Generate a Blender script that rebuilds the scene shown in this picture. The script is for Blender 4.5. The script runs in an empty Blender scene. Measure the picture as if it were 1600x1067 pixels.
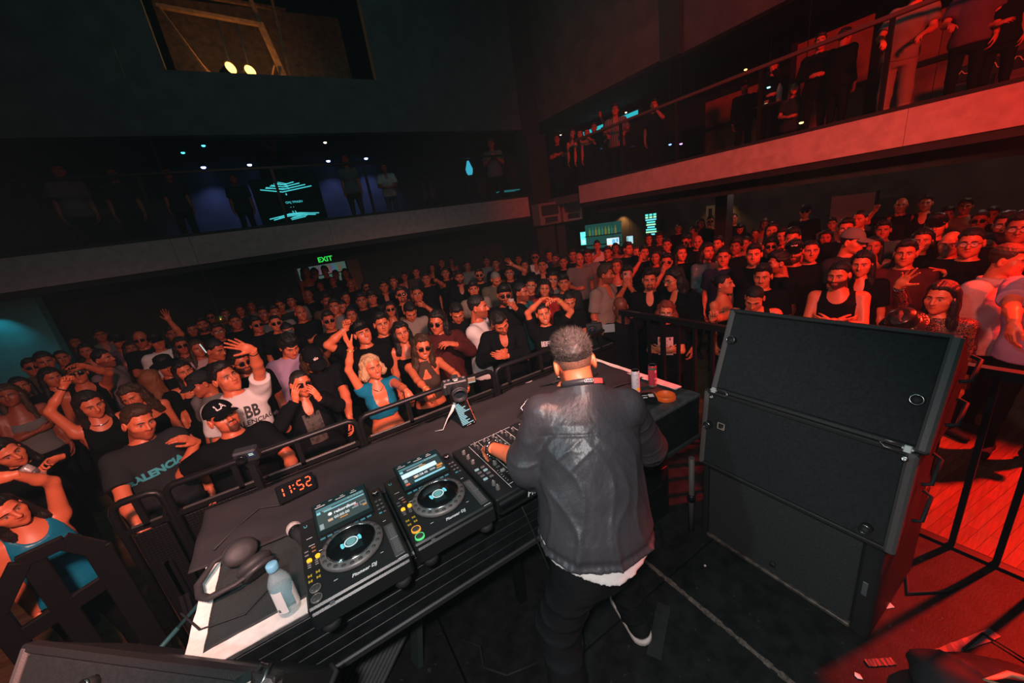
import bpy, math, random, zlib
import numpy as np
from mathutils import Matrix, Vector, Euler
from mathutils.bvhtree import BVHTree

scene = bpy.context.scene
COL = scene.collection
PI = math.pi
rng = random.Random(7)

# ------------------------------------------------------------------ camera
CAM_H = 2.55
CAM_YAW, CAM_PITCH, CAM_ROLL = math.radians(29), math.radians(17.66), math.radians(8.54)
FOCAL_PX = 582.0
cam_data = bpy.data.cameras.new('camera')
cam_data.sensor_width = 36.0
cam_data.lens = FOCAL_PX / 1600 * 36.0
cam_data.clip_start = 0.05
cam_data.clip_end = 200
cam = bpy.data.objects.new('camera', cam_data)
COL.objects.link(cam)
_f = Vector((math.sin(CAM_YAW) * math.cos(CAM_PITCH), math.cos(CAM_YAW) * math.cos(CAM_PITCH), -math.sin(CAM_PITCH)))
_q = _f.to_track_quat('-Z', 'Y').to_matrix()
cam.matrix_world = Matrix.Translation((0, 0, CAM_H)) @ (_q @ Matrix.Rotation(-CAM_ROLL, 3, 'Z')).to_4x4()
scene.camera = cam

# ------------------------------------------------------------------ world, lamps, exposure
scene.view_settings.view_transform = 'Standard'
scene.view_settings.look = 'None'
scene.view_settings.gamma = 1.0
scene.view_settings.use_curve_mapping = False
scene.view_settings.exposure = 0.0
world = bpy.data.worlds.new('world')
scene.world = world
world.use_nodes = True
world.node_tree.nodes['Background'].inputs[0].default_value = (0.10, 0.42, 0.45, 1)
world.node_tree.nodes['Background'].inputs[1].default_value = 0.10

# thin stage haze through the whole room
_hz = world.node_tree.nodes.new('ShaderNodeVolumeScatter')
_hz.inputs['Color'].default_value = (0.62, 0.95, 1.0, 1)
_hz.inputs['Density'].default_value = 0.0014
world.node_tree.links.new(_hz.outputs[0], world.node_tree.nodes['World Output'].inputs['Volume'])

def lamp(name, kind, loc, target, color, energy, size=0.3, angle=60, blend=0.4):
    d = bpy.data.lights.new(name, kind)
    d.color = color
    d.energy = energy
    if kind == 'AREA':
        d.size = size
    else:
        d.shadow_soft_size = size
    if kind == 'SPOT':
        d.spot_size = math.radians(angle)
        d.spot_blend = blend
    o = bpy.data.objects.new(name, d)
    o.location = loc
    v = Vector(target) - Vector(loc)
    o.rotation_euler = v.to_track_quat('-Z', 'Y').to_euler()
    COL.objects.link(o)
    return o

lamp('stage_wash', 'SPOT', (-0.40, 0.15, 3.15), (-1.25, 3.1, 1.25), (1.0, 0.46, 0.39), 640, 0.10, 64, 0.9)
lamp('stage_wash', 'SPOT', (0.60, 0.20, 3.15), (1.25, 3.5, 1.25), (1.0, 0.44, 0.36), 800, 0.10, 62, 0.9)
lamp('stage_wash_red', 'SPOT', (1.60, -0.9, 3.70), (4.9, 2.3, 1.6), (1.0, 0.19, 0.12), 480, 0.14, 60, 0.6)
lamp('camera_flash', 'SPOT', (-0.15, -0.15, 2.95), (0.70, 1.45, 1.2), (1.0, 0.93, 0.90), 150, 0.05, 92, 0.6)
lamp('cool_side_light', 'SPOT', (-3.4, 0.2, 4.3), (1.3, 1.0, 0.9), (0.60, 0.90, 1.0), 210, 0.10, 46, 0.6)
lamp('red_side_light', 'SPOT', (6.15, -0.75, 4.15), (3.15, 0.22, 0.4), (1.0, 0.020, 0.007), 3900, 0.07, 50, 0.35)
lamp('red_crowd_light', 'SPOT', (2.2, -2.6, 4.6), (6.6, 2.8, 3.3), (1.0, 0.04, 0.02), 2300, 0.3, 56, 0.8)
lamp('pink_fill_light', 'SPOT', (0.0, -1.8, 6.9), (1.0, 9.0, 3.0), (1.0, 0.52, 0.46), 130, 0.3, 80, 1.0)  # added fill that warms the far balcony fascia, no known fixture
lamp('teal_fill_light', 'AREA', (1.5, 4.0, 8.6), (1.5, 4.0, 0), (0.20, 0.75, 0.80), 62, 6.0)  # added overhead fill, lifts the blacks towards teal, no known fixture

# ------------------------------------------------------------------ pixel helpers for surveying real positions
def ray(x, y):
    dx, dy = x - 800.0, y - 533.5
    c, s = math.cos(CAM_ROLL), math.sin(CAM_ROLL)
    u, v = dx * c - dy * s, dx * s + dy * c
    X, Y, Z = u, FOCAL_PX * math.cos(CAM_PITCH) - v * math.sin(CAM_PITCH), -(v * math.cos(CAM_PITCH) + FOCAL_PX * math.sin(CAM_PITCH))
    ca, sa = math.cos(CAM_YAW), math.sin(CAM_YAW)
    return Vector((X * ca + Y * sa, -X * sa + Y * ca, Z))

def at(x, y, axis, val):
    r = ray(x, y)
    o = Vector((0, 0, CAM_H))
    return o + r * ((val - o[axis]) / r[axis])

# ------------------------------------------------------------------ materials
MATS = {}
def mat(name, color=(0.5, 0.5, 0.5), rough=0.6, metal=0.0, emit=None, estr=1.0, spec=0.5, trans=0.0, ior=1.45, alpha=1.0,
        noise=None, bump=None, coat=0.0, sheen=0.0):
    """noise=(scale, amount) varies the base colour, bump=(scale, strength[, stretch]) gives fine relief"""
    if name in MATS:
        return MATS[name]
    m = bpy.data.materials.new(name)
    m.use_nodes = True
    nt = m.node_tree
    b = nt.nodes['Principled BSDF']
    b.inputs['Base Color'].default_value = (*color, 1)
    b.inputs['Roughness'].default_value = rough
    b.inputs['Metallic'].default_value = metal
    b.inputs['Specular IOR Level'].default_value = spec
    b.inputs['IOR'].default_value = ior
    if trans:
        b.inputs['Transmission Weight'].default_value = trans
    if alpha < 1:
        b.inputs['Alpha'].default_value = alpha
    if coat:
        b.inputs['Coat Weight'].default_value = coat
    if sheen:
        b.inputs['Sheen Weight'].default_value = sheen
    if emit:
        b.inputs['Emission Color'].default_value = (*emit, 1)
        b.inputs['Emission Strength'].default_value = estr
    tc = None
    if noise or bump:
        tc = nt.nodes.new('ShaderNodeTexCoord')
    if noise:
        n = nt.nodes.new('ShaderNodeTexNoise')
        n.inputs['Scale'].default_value = noise[0]
        n.inputs['Detail'].default_value = 6
        nt.links.new(tc.outputs['Object'], n.inputs['Vector'])
        r = nt.nodes.new('ShaderNodeValToRGB')
        a = noise[1]
        r.color_ramp.elements[0].position = 0.32
        r.color_ramp.elements[1].position = 0.68
        r.color_ramp.elements[0].color = (*[max(0, c * (1 - a)) for c in color], 1)
        r.color_ramp.elements[1].color = (*[min(1, c * (1 + a)) for c in color], 1)
        nt.links.new(n.outputs['Fac'], r.inputs['Fac'])
        nt.links.new(r.outputs['Color'], b.inputs['Base Color'])
    if bump:
        n = nt.nodes.new('ShaderNodeTexNoise')
        n.inputs['Scale'].default_value = bump[0]
        n.inputs['Detail'].default_value = 4
        if len(bump) > 2:
            mp = nt.nodes.new('ShaderNodeMapping')
            mp.inputs['Scale'].default_value = bump[2]
            nt.links.new(tc.outputs['Object'], mp.inputs['Vector'])
            nt.links.new(mp.outputs['Vector'], n.inputs['Vector'])
        else:
            nt.links.new(tc.outputs['Object'], n.inputs['Vector'])
        bp = nt.nodes.new('ShaderNodeBump')
        bp.inputs['Strength'].default_value = bump[1]
        bp.inputs['Distance'].default_value = 0.01
        nt.links.new(n.outputs['Fac'], bp.inputs['Height'])
        nt.links.new(bp.outputs['Normal'], b.inputs['Normal'])
    MATS[name] = m
    return m

def emat(name, color, strength):
    return mat(name, (0, 0, 0), 0.5, emit=color, estr=strength)

# ------------------------------------------------------------------ mesh collector
class MB:
    """collects shapes; build() links them as ONE mesh object"""
    def __init__(self):
        self.v, self.f, self.s = [], [], []
    def add(self, v, f, smooth=False):
        o = len(self.v)
        self.v += [tuple(p) for p in v]
        self.f += [tuple(i + o for i in q) for q in f]
        self.s += [smooth] * len(f)
        return self
    def box(self, lo, hi, bev=0.0, M=None):
        x0, y0, z0 = lo
        x1, y1, z1 = hi
        if bev <= 0:
            v = [(x0, y0, z0), (x1, y0, z0), (x1, y1, z0), (x0, y1, z0), (x0, y0, z1), (x1, y0, z1), (x1, y1, z1), (x0, y1, z1)]
            f = [(3, 2, 1, 0), (4, 5, 6, 7), (0, 1, 5, 4), (1, 2, 6, 5), (2, 3, 7, 6), (3, 0, 4, 7)]
        else:
            b = min(bev, (x1 - x0) / 2.01, (y1 - y0) / 2.01, (z1 - z0) / 2.01)
            v, idx = [], {}
            for i, (xo, xi) in enumerate(((x0, x0 + b), (x1, x1 - b))):
                for j, (yo, yi) in enumerate(((y0, y0 + b), (y1, y1 - b))):
                    for k, (zo, zi) in enumerate(((z0, z0 + b), (z1, z1 - b))):
                        idx[i, j, k] = len(v)
                        v += [(xo, yi, zi), (xi, yo, zi), (xi, yi, zo)]
            f = []
            def g(i, j, k, a): return idx[i, j, k] + a
            for i in (0, 1):
                q = [g(i, 0, 0, 0), g(i, 1, 0, 0), g(i, 1, 1, 0), g(i, 0, 1, 0)]
                f.append(q if i else q[::-1])
                q = [g(0, i, 0, 1), g(1, i, 0, 1), g(1, i, 1, 1), g(0, i, 1, 1)]
                f.append(q[::-1] if i else q)
                q = [g(0, 0, i, 2), g(1, 0, i, 2), g(1, 1, i, 2), g(0, 1, i, 2)]
                f.append(q if i else q[::-1])
            for a in (0, 1):
                for c in (0, 1):
                    f.append([g(a, c, 0, 0), g(a, c, 0, 1), g(a, c, 1, 1), g(a, c, 1, 0)])
                    f.append([g(a, 0, c, 0), g(a, 0, c, 2), g(a, 1, c, 2), g(a, 1, c, 0)])
                    f.append([g(0, a, c, 1), g(0, a, c, 2), g(1, a, c, 2), g(1, a, c, 1)])
            for key, n in idx.items():
                f.append([n, n + 1, n + 2])
            # orient outwards
            cx = Vector(((x0 + x1) / 2, (y0 + y1) / 2, (z0 + z1) / 2))
            ff = []
            for q in f:
                p = [Vector(v[i]) for i in q]
                nrm = (p[1] - p[0]).cross(p[2] - p[0])
                mid = sum(p, Vector()) / len(p) - cx
                ff.append(q if nrm.dot(mid) > 0 else q[::-1])
            f = ff
        if M is not None:
            v = [tuple(M @ Vector(p)) for p in v]
        return self.add(v, f)
    def bar(self, a, b, w, h=None, up=(0, 0, 1), bev=0.0):
        h = h or w
        a, b = Vector(a), Vector(b)
        d = (b - a)
        L = d.length
        d.normalize()
        u = Vector(up)
        if abs(d.dot(u)) > 0.98:
            u = Vector((0, 1, 0))
        x = d.cross(u).normalized()
        z = x.cross(d)
        M = Matrix.Translation(a) @ Matrix((x, d, z)).transposed().to_4x4()
        return self.box((-w / 2, 0, -h / 2), (w / 2, L, h / 2), bev, M)
    def tube(self, pts, r, n=8, closed=False, caps=True):
        pts = [Vector(p) for p in pts]
        m = len(pts)
        rr = r if isinstance(r, (list, tuple)) else [r] * m
        v, f = [], []
        prev = None
        for i, p in enumerate(pts):
            a = pts[i - 1] if (i > 0 or closed) else p
            c = pts[(i + 1) % m] if (i < m - 1 or closed) else p
            d = (c - a).normalized()
            if prev is None:
                u = Vector((0, 0, 1)) if abs(d.z) < 0.9 else Vector((1, 0, 0))
                x = d.cross(u).normalized()
            else:
                x = (prev - d * prev.dot(d)).normalized()
            y = d.cross(x)
            prev = x
            for k in range(n):
                t = 2 * PI * k / n
                v.append(p + (x * math.cos(t) + y * math.sin(t)) * rr[i])
        for i in range(m if closed else m - 1):
            j = (i + 1) % m
            for k in range(n):
                l = (k + 1) % n
                f.append((i * n + k, i * n + l, j * n + l, j * n + k))
        self.add(v, f, True)
        if caps and not closed:
            o = len(self.v) - len(v)
            self.f.append(tuple(o + k for k in range(n))[::-1])
            self.f.append(tuple(o + (m - 1) * n + k for k in range(n)))
            self.s += [False, False]
        return self
    def lathe(self, prof, n=24, M=None, closed=False, smooth=True):
        """prof: (r, z) points from bottom to top, around local z"""
        v, f = [], []
        m = len(prof)
        for (r, z) in prof:
            for k in range(n):
                t = 2 * PI * k / n
                v.append((r * math.cos(t), r * math.sin(t), z))
        for i in range(m if closed else m - 1):
            j = (i + 1) % m
            for k in range(n):
                l = (k + 1) % n
                f.append((i * n + k, i * n + l, j * n + l, j * n + k))
        sm = [smooth] * len(f)
        if not closed:
            if prof[0][0] > 1e-6:
                f.append(tuple(range(n))[::-1]); sm.append(False)
            if prof[-1][0] > 1e-6:
                f.append(tuple((m - 1) * n + k for k in range(n))); sm.append(False)
        if M is not None:
            v = [tuple(M @ Vector(p)) for p in v]
        o = len(self.v)
        self.v += v
        self.f += [tuple(i + o for i in q) for q in f]
        self.s += sm
        return self
    def disc(self, c, r, n=20, M=None, z=0.0):
        v = [(c[0] + r * math.cos(2 * PI * k / n), c[1] + r * math.sin(2 * PI * k / n), c[2]) for k in range(n)]
        if M is not None:
            v = [tuple(M @ Vector(p)) for p in v]
        return self.add(v, [tuple(range(n))])
    def quad(self, a, b, c, d):
        return self.add([a, b, c, d], [(0, 1, 2, 3)])
    def slab(self, pts, z0, z1):
        """prism over a polygon given counter-clockwise"""
        n = len(pts)
        v = [(p[0], p[1], z0) for p in pts] + [(p[0], p[1], z1) for p in pts]
        f = [tuple(range(n))[::-1], tuple(range(n, 2 * n))] + [(i, (i + 1) % n, n + (i + 1) % n, n + i) for i in range(n)]
        return self.add(v, f)
    def mesh(self, name):
        me = bpy.data.meshes.new(name)
        me.from_pydata([tuple(p) for p in self.v], [], self.f)
        me.polygons.foreach_set('use_smooth', self.s)
        me.update()
        return me
    def build(self, name, m=None, parent=None, M=None):
        return link(name, self.mesh(name), m, parent, M)

def link(name, me, m=None, parent=None, M=None):
    o = bpy.data.objects.new(name, me)
    if m is not None and me is not None:
        if len(me.materials) == 0:
            me.materials.append(m)
        else:
            o.material_slots[0].link = 'OBJECT'
            o.material_slots[0].material = m
    COL.objects.link(o)
    if parent is not None:
        o.parent = parent
    if M is not None:
        o.matrix_basis = M
    return o

def tag(o, label=None, cat=None, group=None, kind=None):
    if label: o['label'] = label
    if cat: o['category'] = cat
    if group: o['group'] = group
    if kind: o['kind'] = kind
    return o

def thing(name, label, cat, loc=(0, 0, 0), rz=0.0, group=None):
    o = bpy.data.objects.new(name, None)
    o.empty_display_size = 0.1
    COL.objects.link(o)
    o.location = loc
    o.rotation_euler = (0, 0, rz)
    return tag(o, label, cat, group)

def structure(name, mb, m, parent=None):
    o = mb.build(name, m, parent)
    if parent is None:
        o['kind'] = 'structure'
    return o

def copy_tree(o, parent=None):
    c = o.copy()
    COL.objects.link(c)
    if parent is not None:
        c.parent = parent
    for ch in list(o.children):
        copy_tree(ch, c)
    return c

def text_mesh(s, size=1.0, depth=0.0, align='CENTER', bold=0.0, shear=0.0):
    cu = bpy.data.curves.new('lettering', 'FONT')
    cu.body = s
    cu.size = size
    cu.align_x = align
    cu.align_y = 'CENTER'
    cu.extrude = depth
    cu.offset = bold
    cu.shear = shear
    cu.resolution_u = 3
    o = bpy.data.objects.new('lettering', cu)
    COL.objects.link(o)
    dg = bpy.context.evaluated_depsgraph_get()
    me = bpy.data.meshes.new_from_object(o.evaluated_get(dg))
    bpy.data.objects.remove(o)
    bpy.data.curves.remove(cu)
    me.materials.clear()
    return me
# ================================================================== figures: signed distance shapes and a surface-net mesher
def surfnet(f, lo, hi, h):
    lo = np.asarray(lo, np.float32); hi = np.asarray(hi, np.float32)
    n = np.maximum(np.ceil((hi - lo) / h).astype(int) + 1, 4)
    ax = [lo[i] + h * np.arange(n[i], dtype=np.float32) for i in range(3)]
    X, Y, Z = np.meshgrid(*ax, indexing='ij')
    D = f(X, Y, Z).astype(np.float32)
    S = D < 0
    # cells with a sign change
    c = [S[i:n[0]-1+i, j:n[1]-1+j, k:n[2]-1+k] for i in (0, 1) for j in (0, 1) for k in (0, 1)]
    cnt = sum(x.astype(np.int8) for x in c)
    act = (cnt > 0) & (cnt < 8)
    idx = np.full(act.shape, -1, np.int32)
    I = np.argwhere(act)
    if len(I) == 0:
        return np.zeros((0, 3)), np.zeros((0, 4), int)
    idx[act] = np.arange(len(I))
    acc = np.zeros((len(I), 3), np.float32); w = np.zeros(len(I), np.float32)
    corners = [(i, j, k) for i in (0, 1) for j in (0, 1) for k in (0, 1)]
    dv = {q: D[I[:, 0] + q[0], I[:, 1] + q[1], I[:, 2] + q[2]] for q in corners}
    for a in corners:
        for d in range(3):
            if a[d] == 0:
                b = list(a); b[d] = 1; b = tuple(b)
                da, db = dv[a], dv[b]
                m = (da < 0) != (db < 0)
                t = np.where(m, da / np.where(m, da - db, 1), 0)
                p = np.array(a, np.float32)[None, :] + np.zeros((len(I), 3), np.float32)
                p[:, d] = t
                acc += p * m[:, None]; w += m
    V = lo + (I + acc / np.maximum(w, 1)[:, None]) * h
    F = []
    for d in range(3):
        e, g = (d + 1) % 3, (d + 2) % 3
        sl0 = [slice(1, n[i] - 1) for i in range(3)]; sl0[d] = slice(0, n[d] - 1)
        sl1 = list(sl0); sl1[d] = slice(1, n[d])
        a, b = S[tuple(sl0)], S[tuple(sl1)]
        ch = np.argwhere(a != b)
        if len(ch) == 0: continue
        flip = a[tuple(ch.T)]
        base = ch + 1; base[:, d] -= 1
        def cell(oe, og):
            q = base.copy(); q[:, e] += oe; q[:, g] += og
            return idx[tuple(q.T)]
        q = np.stack([cell(-1, -1), cell(0, -1), cell(0, 0), cell(-1, 0)], 1)
        q[~flip] = q[~flip][:, ::-1]
        F.append(q)
    return V, np.concatenate(F)

def np_mesh(name, V, F, attr=None):
    me = bpy.data.meshes.new(name)
    me.vertices.add(len(V)); me.vertices.foreach_set('co', np.asarray(V, np.float32).ravel())
    me.loops.add(F.size); me.loops.foreach_set('vertex_index', F.astype(np.int32).ravel())
    k = F.shape[1]
    me.polygons.add(len(F))
    me.polygons.foreach_set('loop_start', np.arange(0, F.size, k, dtype=np.int32))
    try:
        me.polygons.foreach_set('loop_total', np.full(len(F), k, np.int32))
    except Exception:
        pass
    me.polygons.foreach_set('use_smooth', np.ones(len(F), bool))
    me.update(calc_edges=True)
    if attr is not None:
        a = me.attributes.new('face_map', 'FLOAT_COLOR', 'POINT')
        a.data.foreach_set('color', np.asarray(attr, np.float32).ravel())
    return me

def smin(a, b, k):
    h = np.maximum(k - np.abs(a - b), 0) / k
    return np.minimum(a, b) - h * h * k * 0.25
def smax(a, b, k):
    return -smin(-a, -b, k)
def s_sphere(P, c, r):
    return np.sqrt((P[0]-c[0])**2 + (P[1]-c[1])**2 + (P[2]-c[2])**2) - r
def s_ell(P, c, r):
    x, y, z = (P[0]-c[0])/r[0], (P[1]-c[1])/r[1], (P[2]-c[2])/r[2]
    k = np.sqrt(x*x + y*y + z*z)
    return (k - 1) * min(r)* (0.55 + 0.45 * (max(r) / min(r)) ** 0.3)
def s_cap(P, a, b, ra, rb, flat=None):
    ax, ay, az = P[0]-a[0], P[1]-a[1], P[2]-a[2]
    d = (b[0]-a[0], b[1]-a[1], b[2]-a[2])
    L = d[0]**2 + d[1]**2 + d[2]**2 + 1e-9
    t = np.clip((ax*d[0] + ay*d[1] + az*d[2]) / L, 0, 1)
    return np.sqrt((ax-t*d[0])**2 + (ay-t*d[1])**2 + (az-t*d[2])**2) - (ra + (rb-ra)*t)
def s_loft(P, zs, rx, ry, cx=None, cy=None):
    """vertical stack of ellipses"""
    z = P[2]
    a = np.interp(z, zs, rx); b = np.interp(z, zs, ry)
    x = P[0] - (np.interp(z, zs, cx) if cx is not None else 0)
    y = P[1] - (np.interp(z, zs, cy) if cy is not None else 0)
    k = np.sqrt((x/a)**2 + (y/b)**2)
    d = (k - 1) * np.minimum(a, b)
    return np.maximum(d, np.maximum(zs[0] - z, z - zs[-1]))
def wob(P, f, seed=0.0):
    """cheap smooth folds/noise from sines"""
    x, y, z = P[0]*f + seed, P[1]*f + seed*1.7, P[2]*f - seed
    return (np.sin(x*1.0 + 1.3*np.sin(y*0.9 + z*0.6)) * np.sin(y*1.1 + 1.1*np.sin(z*1.2)) + np.sin(z*1.3 + 1.2*np.sin(x*0.8 + y))) * 0.5

# ------------------------------------------------------------------ heads (head frame: centre of skull, face towards -y, z up)
def head_sdf(P, female=False, wide=1.0, mouth=0.0, neck=True):
    x = P[0] / wide
    Q = (x, P[1], P[2])
    ax = np.abs(x)
    Qs = (ax, P[1], P[2])
    jw = 0.050 if female else 0.058
    d = s_ell(Q, (0, 0.012, 0.032), (0.074, 0.094, 0.088))
    d = smin(d, s_ell(Q, (0, -0.028, -0.035), (0.062, 0.066, 0.078)), 0.03)
    d = smin(d, s_ell(Q, (0, -0.030, -0.070), (jw, 0.055, 0.040)), 0.03)
    d = smin(d, s_sphere(Q, (0, -0.074, -0.100), 0.020 if not female else 0.016), 0.03)
    d = smin(d, s_sphere(Qs, (0.043, -0.052, -0.022), 0.027), 0.022)
    d = smin(d, s_cap(Qs, (0.008, -0.086, 0.024), (0.044, -0.070, 0.024), 0.011, 0.010), 0.016)
    d = smax(d, -s_sphere(Qs, (0.031, -0.106, 0.004), 0.020), 0.014)
    d = smin(d, s_sphere(Qs, (0.031, -0.074, 0.003), 0.0135), 0.004)
    d = smin(d, s_cap(Q, (0, -0.088, 0.016), (0, -0.113, -0.026), 0.008, 0.0115), 0.012)
    d = smin(d, s_sphere(Qs, (0.011, -0.102, -0.029), 0.0085), 0.008)
    # lips
    d = smin(d, s_cap(Qs, (0.0, -0.094, -0.054), (0.020, -0.084, -0.057 + 0.006 * mouth), 0.007, 0.004), 0.006)
    d = smin(d, s_cap(Qs, (0.0, -0.091, -0.066 - 0.010 * mouth), (0.018, -0.083, -0.062 - 0.004 * mouth), 0.008, 0.004), 0.006)
    if mouth > 0.3:
        d = smax(d, -s_ell(Q, (0, -0.098, -0.061 - 0.004 * mouth), (0.018, 0.016, 0.005 * mouth + 0.001)), 0.003)
    # ears
    d = smin(d, smax(s_ell(Qs, (0.081, 0.012, -0.006), (0.011, 0.022, 0.034)), -s_ell(Qs, (0.090, 0.006, -0.003), (0.008, 0.011, 0.019)), 0.006), 0.010)
    if neck:
        rn = 0.048 if female else 0.057
        d = smin(d, s_cap(P, (0, 0.022, -0.06), (0, 0.040, -0.20), rn, rn * 1.06), 0.02)
    return d

def head_paint(V, female, mouth, beard, skin=None):
    """R lips, G hair on the face, B teeth / eye white, A iris"""
    x, y, z = V[:, 0], V[:, 1], V[:, 2]
    ax = np.abs(x)
    front = y < -0.045
    lip = np.exp(-((ax / 0.021)**4) - (((z + 0.060 + 0.003*mouth) / (0.011 + 0.006*mouth))**4)) * (y < -0.072)
    brow = np.exp(-(((ax - 0.030) / 0.019)**4) - (((z - 0.0265 + 0.10*np.abs(ax-0.030)) / (0.0060 if not female else 0.0045))**4)) * front * 0.95
    eye = np.exp(-(((ax - 0.031) / 0.0125)**4) - (((z - 0.003) / 0.0068)**4)) * (y < -0.070)
    iris = np.exp(-(((ax - 0.031) / 0.0062)**4) - (((z - 0.003) / 0.0066)**4)) * (y < -0.07)
    lash = np.exp(-(((ax - 0.031) / 0.015)**4) - (((z - 0.0105) / 0.0035)**2)) * (y < -0.066) * 0.8
    hair = np.clip(np.maximum(brow * 1.8, lash * 1.3), 0, 1)
    if beard:
        jaw = ((z < -0.035 - 0.9 * np.maximum(0, 0.04 - ax) * 0) & (z > -0.125) & (y < 0.035))
        edge = np.clip((-(z + 0.030) + 0.35 * np.clip(ax - 0.045, 0, 1)) / 0.012, 0, 1)
        neckl = np.clip((z + 0.122 + 0.25 * np.clip(y + 0.05, 0, 1)) / 0.012, 0, 1)
        bd = edge * neckl * np.clip((0.045 - y) / 0.02, 0, 1)
        cheek = np.clip((ax - 0.016) / 0.012, 0, 1)
        bd = bd * np.clip(cheek + (z < -0.072) + ((z > -0.052) & (y < -0.07)), 0, 1)
        if beard == 'goatee':
            bd = bd * (ax < 0.034) * (y < -0.055)
        if beard == 'moustache':
            bd = np.exp(-((ax / 0.027)**4) - (((z + 0.046) / 0.007)**4)) * (y < -0.07)
        amt = {'full': 0.93, 'stubble': 0.5, 'goatee': 0.85, 'moustache': 0.9}[beard]
        hair = np.maximum(hair, bd * amt * (lip < 0.3))
    teeth = np.zeros_like(x)
    if mouth > 0.3:
        teeth = np.exp(-((ax / 0.015)**4) - (((z + 0.059 + 0.004*mouth) / (0.004 + 0.003 * mouth))**4)) * (y < -0.066)
    white = np.maximum(eye * 0.55, teeth)
    return np.stack([lip, hair, white, iris], 1)

_heads = {}
def head_arrays(female, wide, mouth, beard, h):
    k = (female, wide, mouth, beard, h)
    if k not in _heads:
        kk = (female, wide, mouth, h, 'raw')
        if kk not in _heads:
            _heads[kk] = surfnet(lambda X, Y, Z: smax(head_sdf((X, Y, Z), female, wide, mouth), -(Z + 0.185), 0.004), (-0.105, -0.135, -0.195), (0.105, 0.12, 0.13), h)
        V, F = _heads[kk]
        _heads[k] = (V, F, head_paint(V / np.array([wide, 1, 1]), female, mouth, beard))
    return _heads[k]

# ------------------------------------------------------------------ hands (wrist at origin, fingers towards +z, palm faces -y, thumb on +x)
HAND_POSES = {   # curl per finger joint (degrees) for index..little, thumb curl, spread
    'open': ([(4, 6, 4), (2, 5, 4), (4, 6, 4), (8, 8, 5)], (38, 8, 6), 9),
    'relaxed': ([(22, 28, 14), (28, 34, 18), (34, 36, 20), (38, 40, 22)], (24, 16, 14), 4),
    'fist': ([(78, 92, 55), (80, 95, 55), (82, 95, 55), (82, 92, 52)], (12, 42, 40), 0),
    'grip': ([(38, 48, 30), (40, 50, 32), (42, 50, 32), (44, 48, 30)], (48, 22, 22), 2),
    'point': ([(6, 8, 5), (70, 90, 50), (78, 92, 50), (80, 92, 50)], (16, 30, 30), 2),
    'splay': ([(10, 12, 8), (2, 5, 4), (12, 18, 10), (26, 24, 12)], (52, 6, 4), 14),
    'knob': ([(52, 42, 22), (56, 48, 24), (62, 54, 28), (66, 56, 28)], (40, 22, 18), 2),
}
def hand_segments(pose):
    cur, th, spread = HAND_POSES[pose]
    segs = []
    kn = [(0.026, -0.002, 0.088), (0.008, -0.006, 0.093), (-0.011, -0.004, 0.089), (-0.028, 0.0, 0.080)]
    ln = [(0.044, 0.026, 0.020), (0.048, 0.030, 0.021), (0.045, 0.028, 0.020), (0.034, 0.021, 0.018)]
    rd = [0.0092, 0.0095, 0.0090, 0.0080]
    for i in range(4):
        p = Vector(kn[i]); a = 0.0
        sp = math.radians(spread) * (1.1, 0.25, -0.55, -1.3)[i]
        for j in range(3):
            a += math.radians(cur[i][j])
            d = Vector((math.sin(sp) * math.cos(a), -math.sin(a), math.cos(a) * math.cos(sp)))
            q = p + d * ln[i][j]
            segs.append((tuple(p), tuple(q), rd[i] * (1 - 0.10 * j), rd[i] * (1 - 0.10 * (j + 1))))
            p = q
    p = Vector((0.026, -0.006, 0.026)); o = math.radians(th[0]); a = 0
    d = Vector((math.sin(o), -0.35, math.cos(o))).normalized()
    q = p + d * 0.040
    segs.append((tuple(p), tuple(q), 0.0145, 0.0115)); p = q
    for j, L in ((1, 0.030), (2, 0.025)):
        a += math.radians(th[j])
        dd = Vector((math.sin(o - a * 0.9), -0.35 - 0.5 * math.sin(a), math.cos(o - a * 0.9))).normalized()
        q = p + dd * L
        segs.append((tuple(p), tuple(q), 0.0112 - 0.001 * j, 0.0098 - 0.001 * j)); p = q
    return segs
_hands = {}
def hand_arrays(pose, h=0.0055):
    k = (pose, h)
    if k not in _hands:
        segs = hand_segments(pose)
        def f(X, Y, Z):
            P = (X, Y, Z)
            fl = (X, Y * 1.55, Z)
            d = s_cap(fl, (0.012, 0, 0.030), (0.012, 0, 0.076), 0.021, 0.020)
            d = smin(d, s_cap(fl, (-0.014, 0, 0.026), (-0.016, 0, 0.070), 0.019, 0.017), 0.02)
            d = smin(d, s_cap((X, Y * 1.2, Z), (0, 0, -0.03), (0, 0, 0.03), 0.028, 0.027), 0.025)
            d = smin(d, s_ell(P, (0.022, -0.008, 0.034), (0.016, 0.013, 0.026)), 0.014)
            fing = None
            for i, s in enumerate(segs):
                c = s_cap(P, *s)
                fing = c if fing is None else np.minimum(fing, c) if i % 3 == 0 else smin(fing, c, 0.004)
            return smax(smin(d, fing, 0.007), -(Z + 0.025), 0.003)
        pts = np.array([s[0] for s in segs] + [s[1] for s in segs])
        lo = np.minimum(pts.min(0), (-0.04, -0.02, -0.03)) - 0.016
        hi = np.maximum(pts.max(0), (0.04, 0.02, 0.03)) + 0.016
        _hands[k] = surfnet(f, lo, hi, h)
    return _hands[k]
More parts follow.
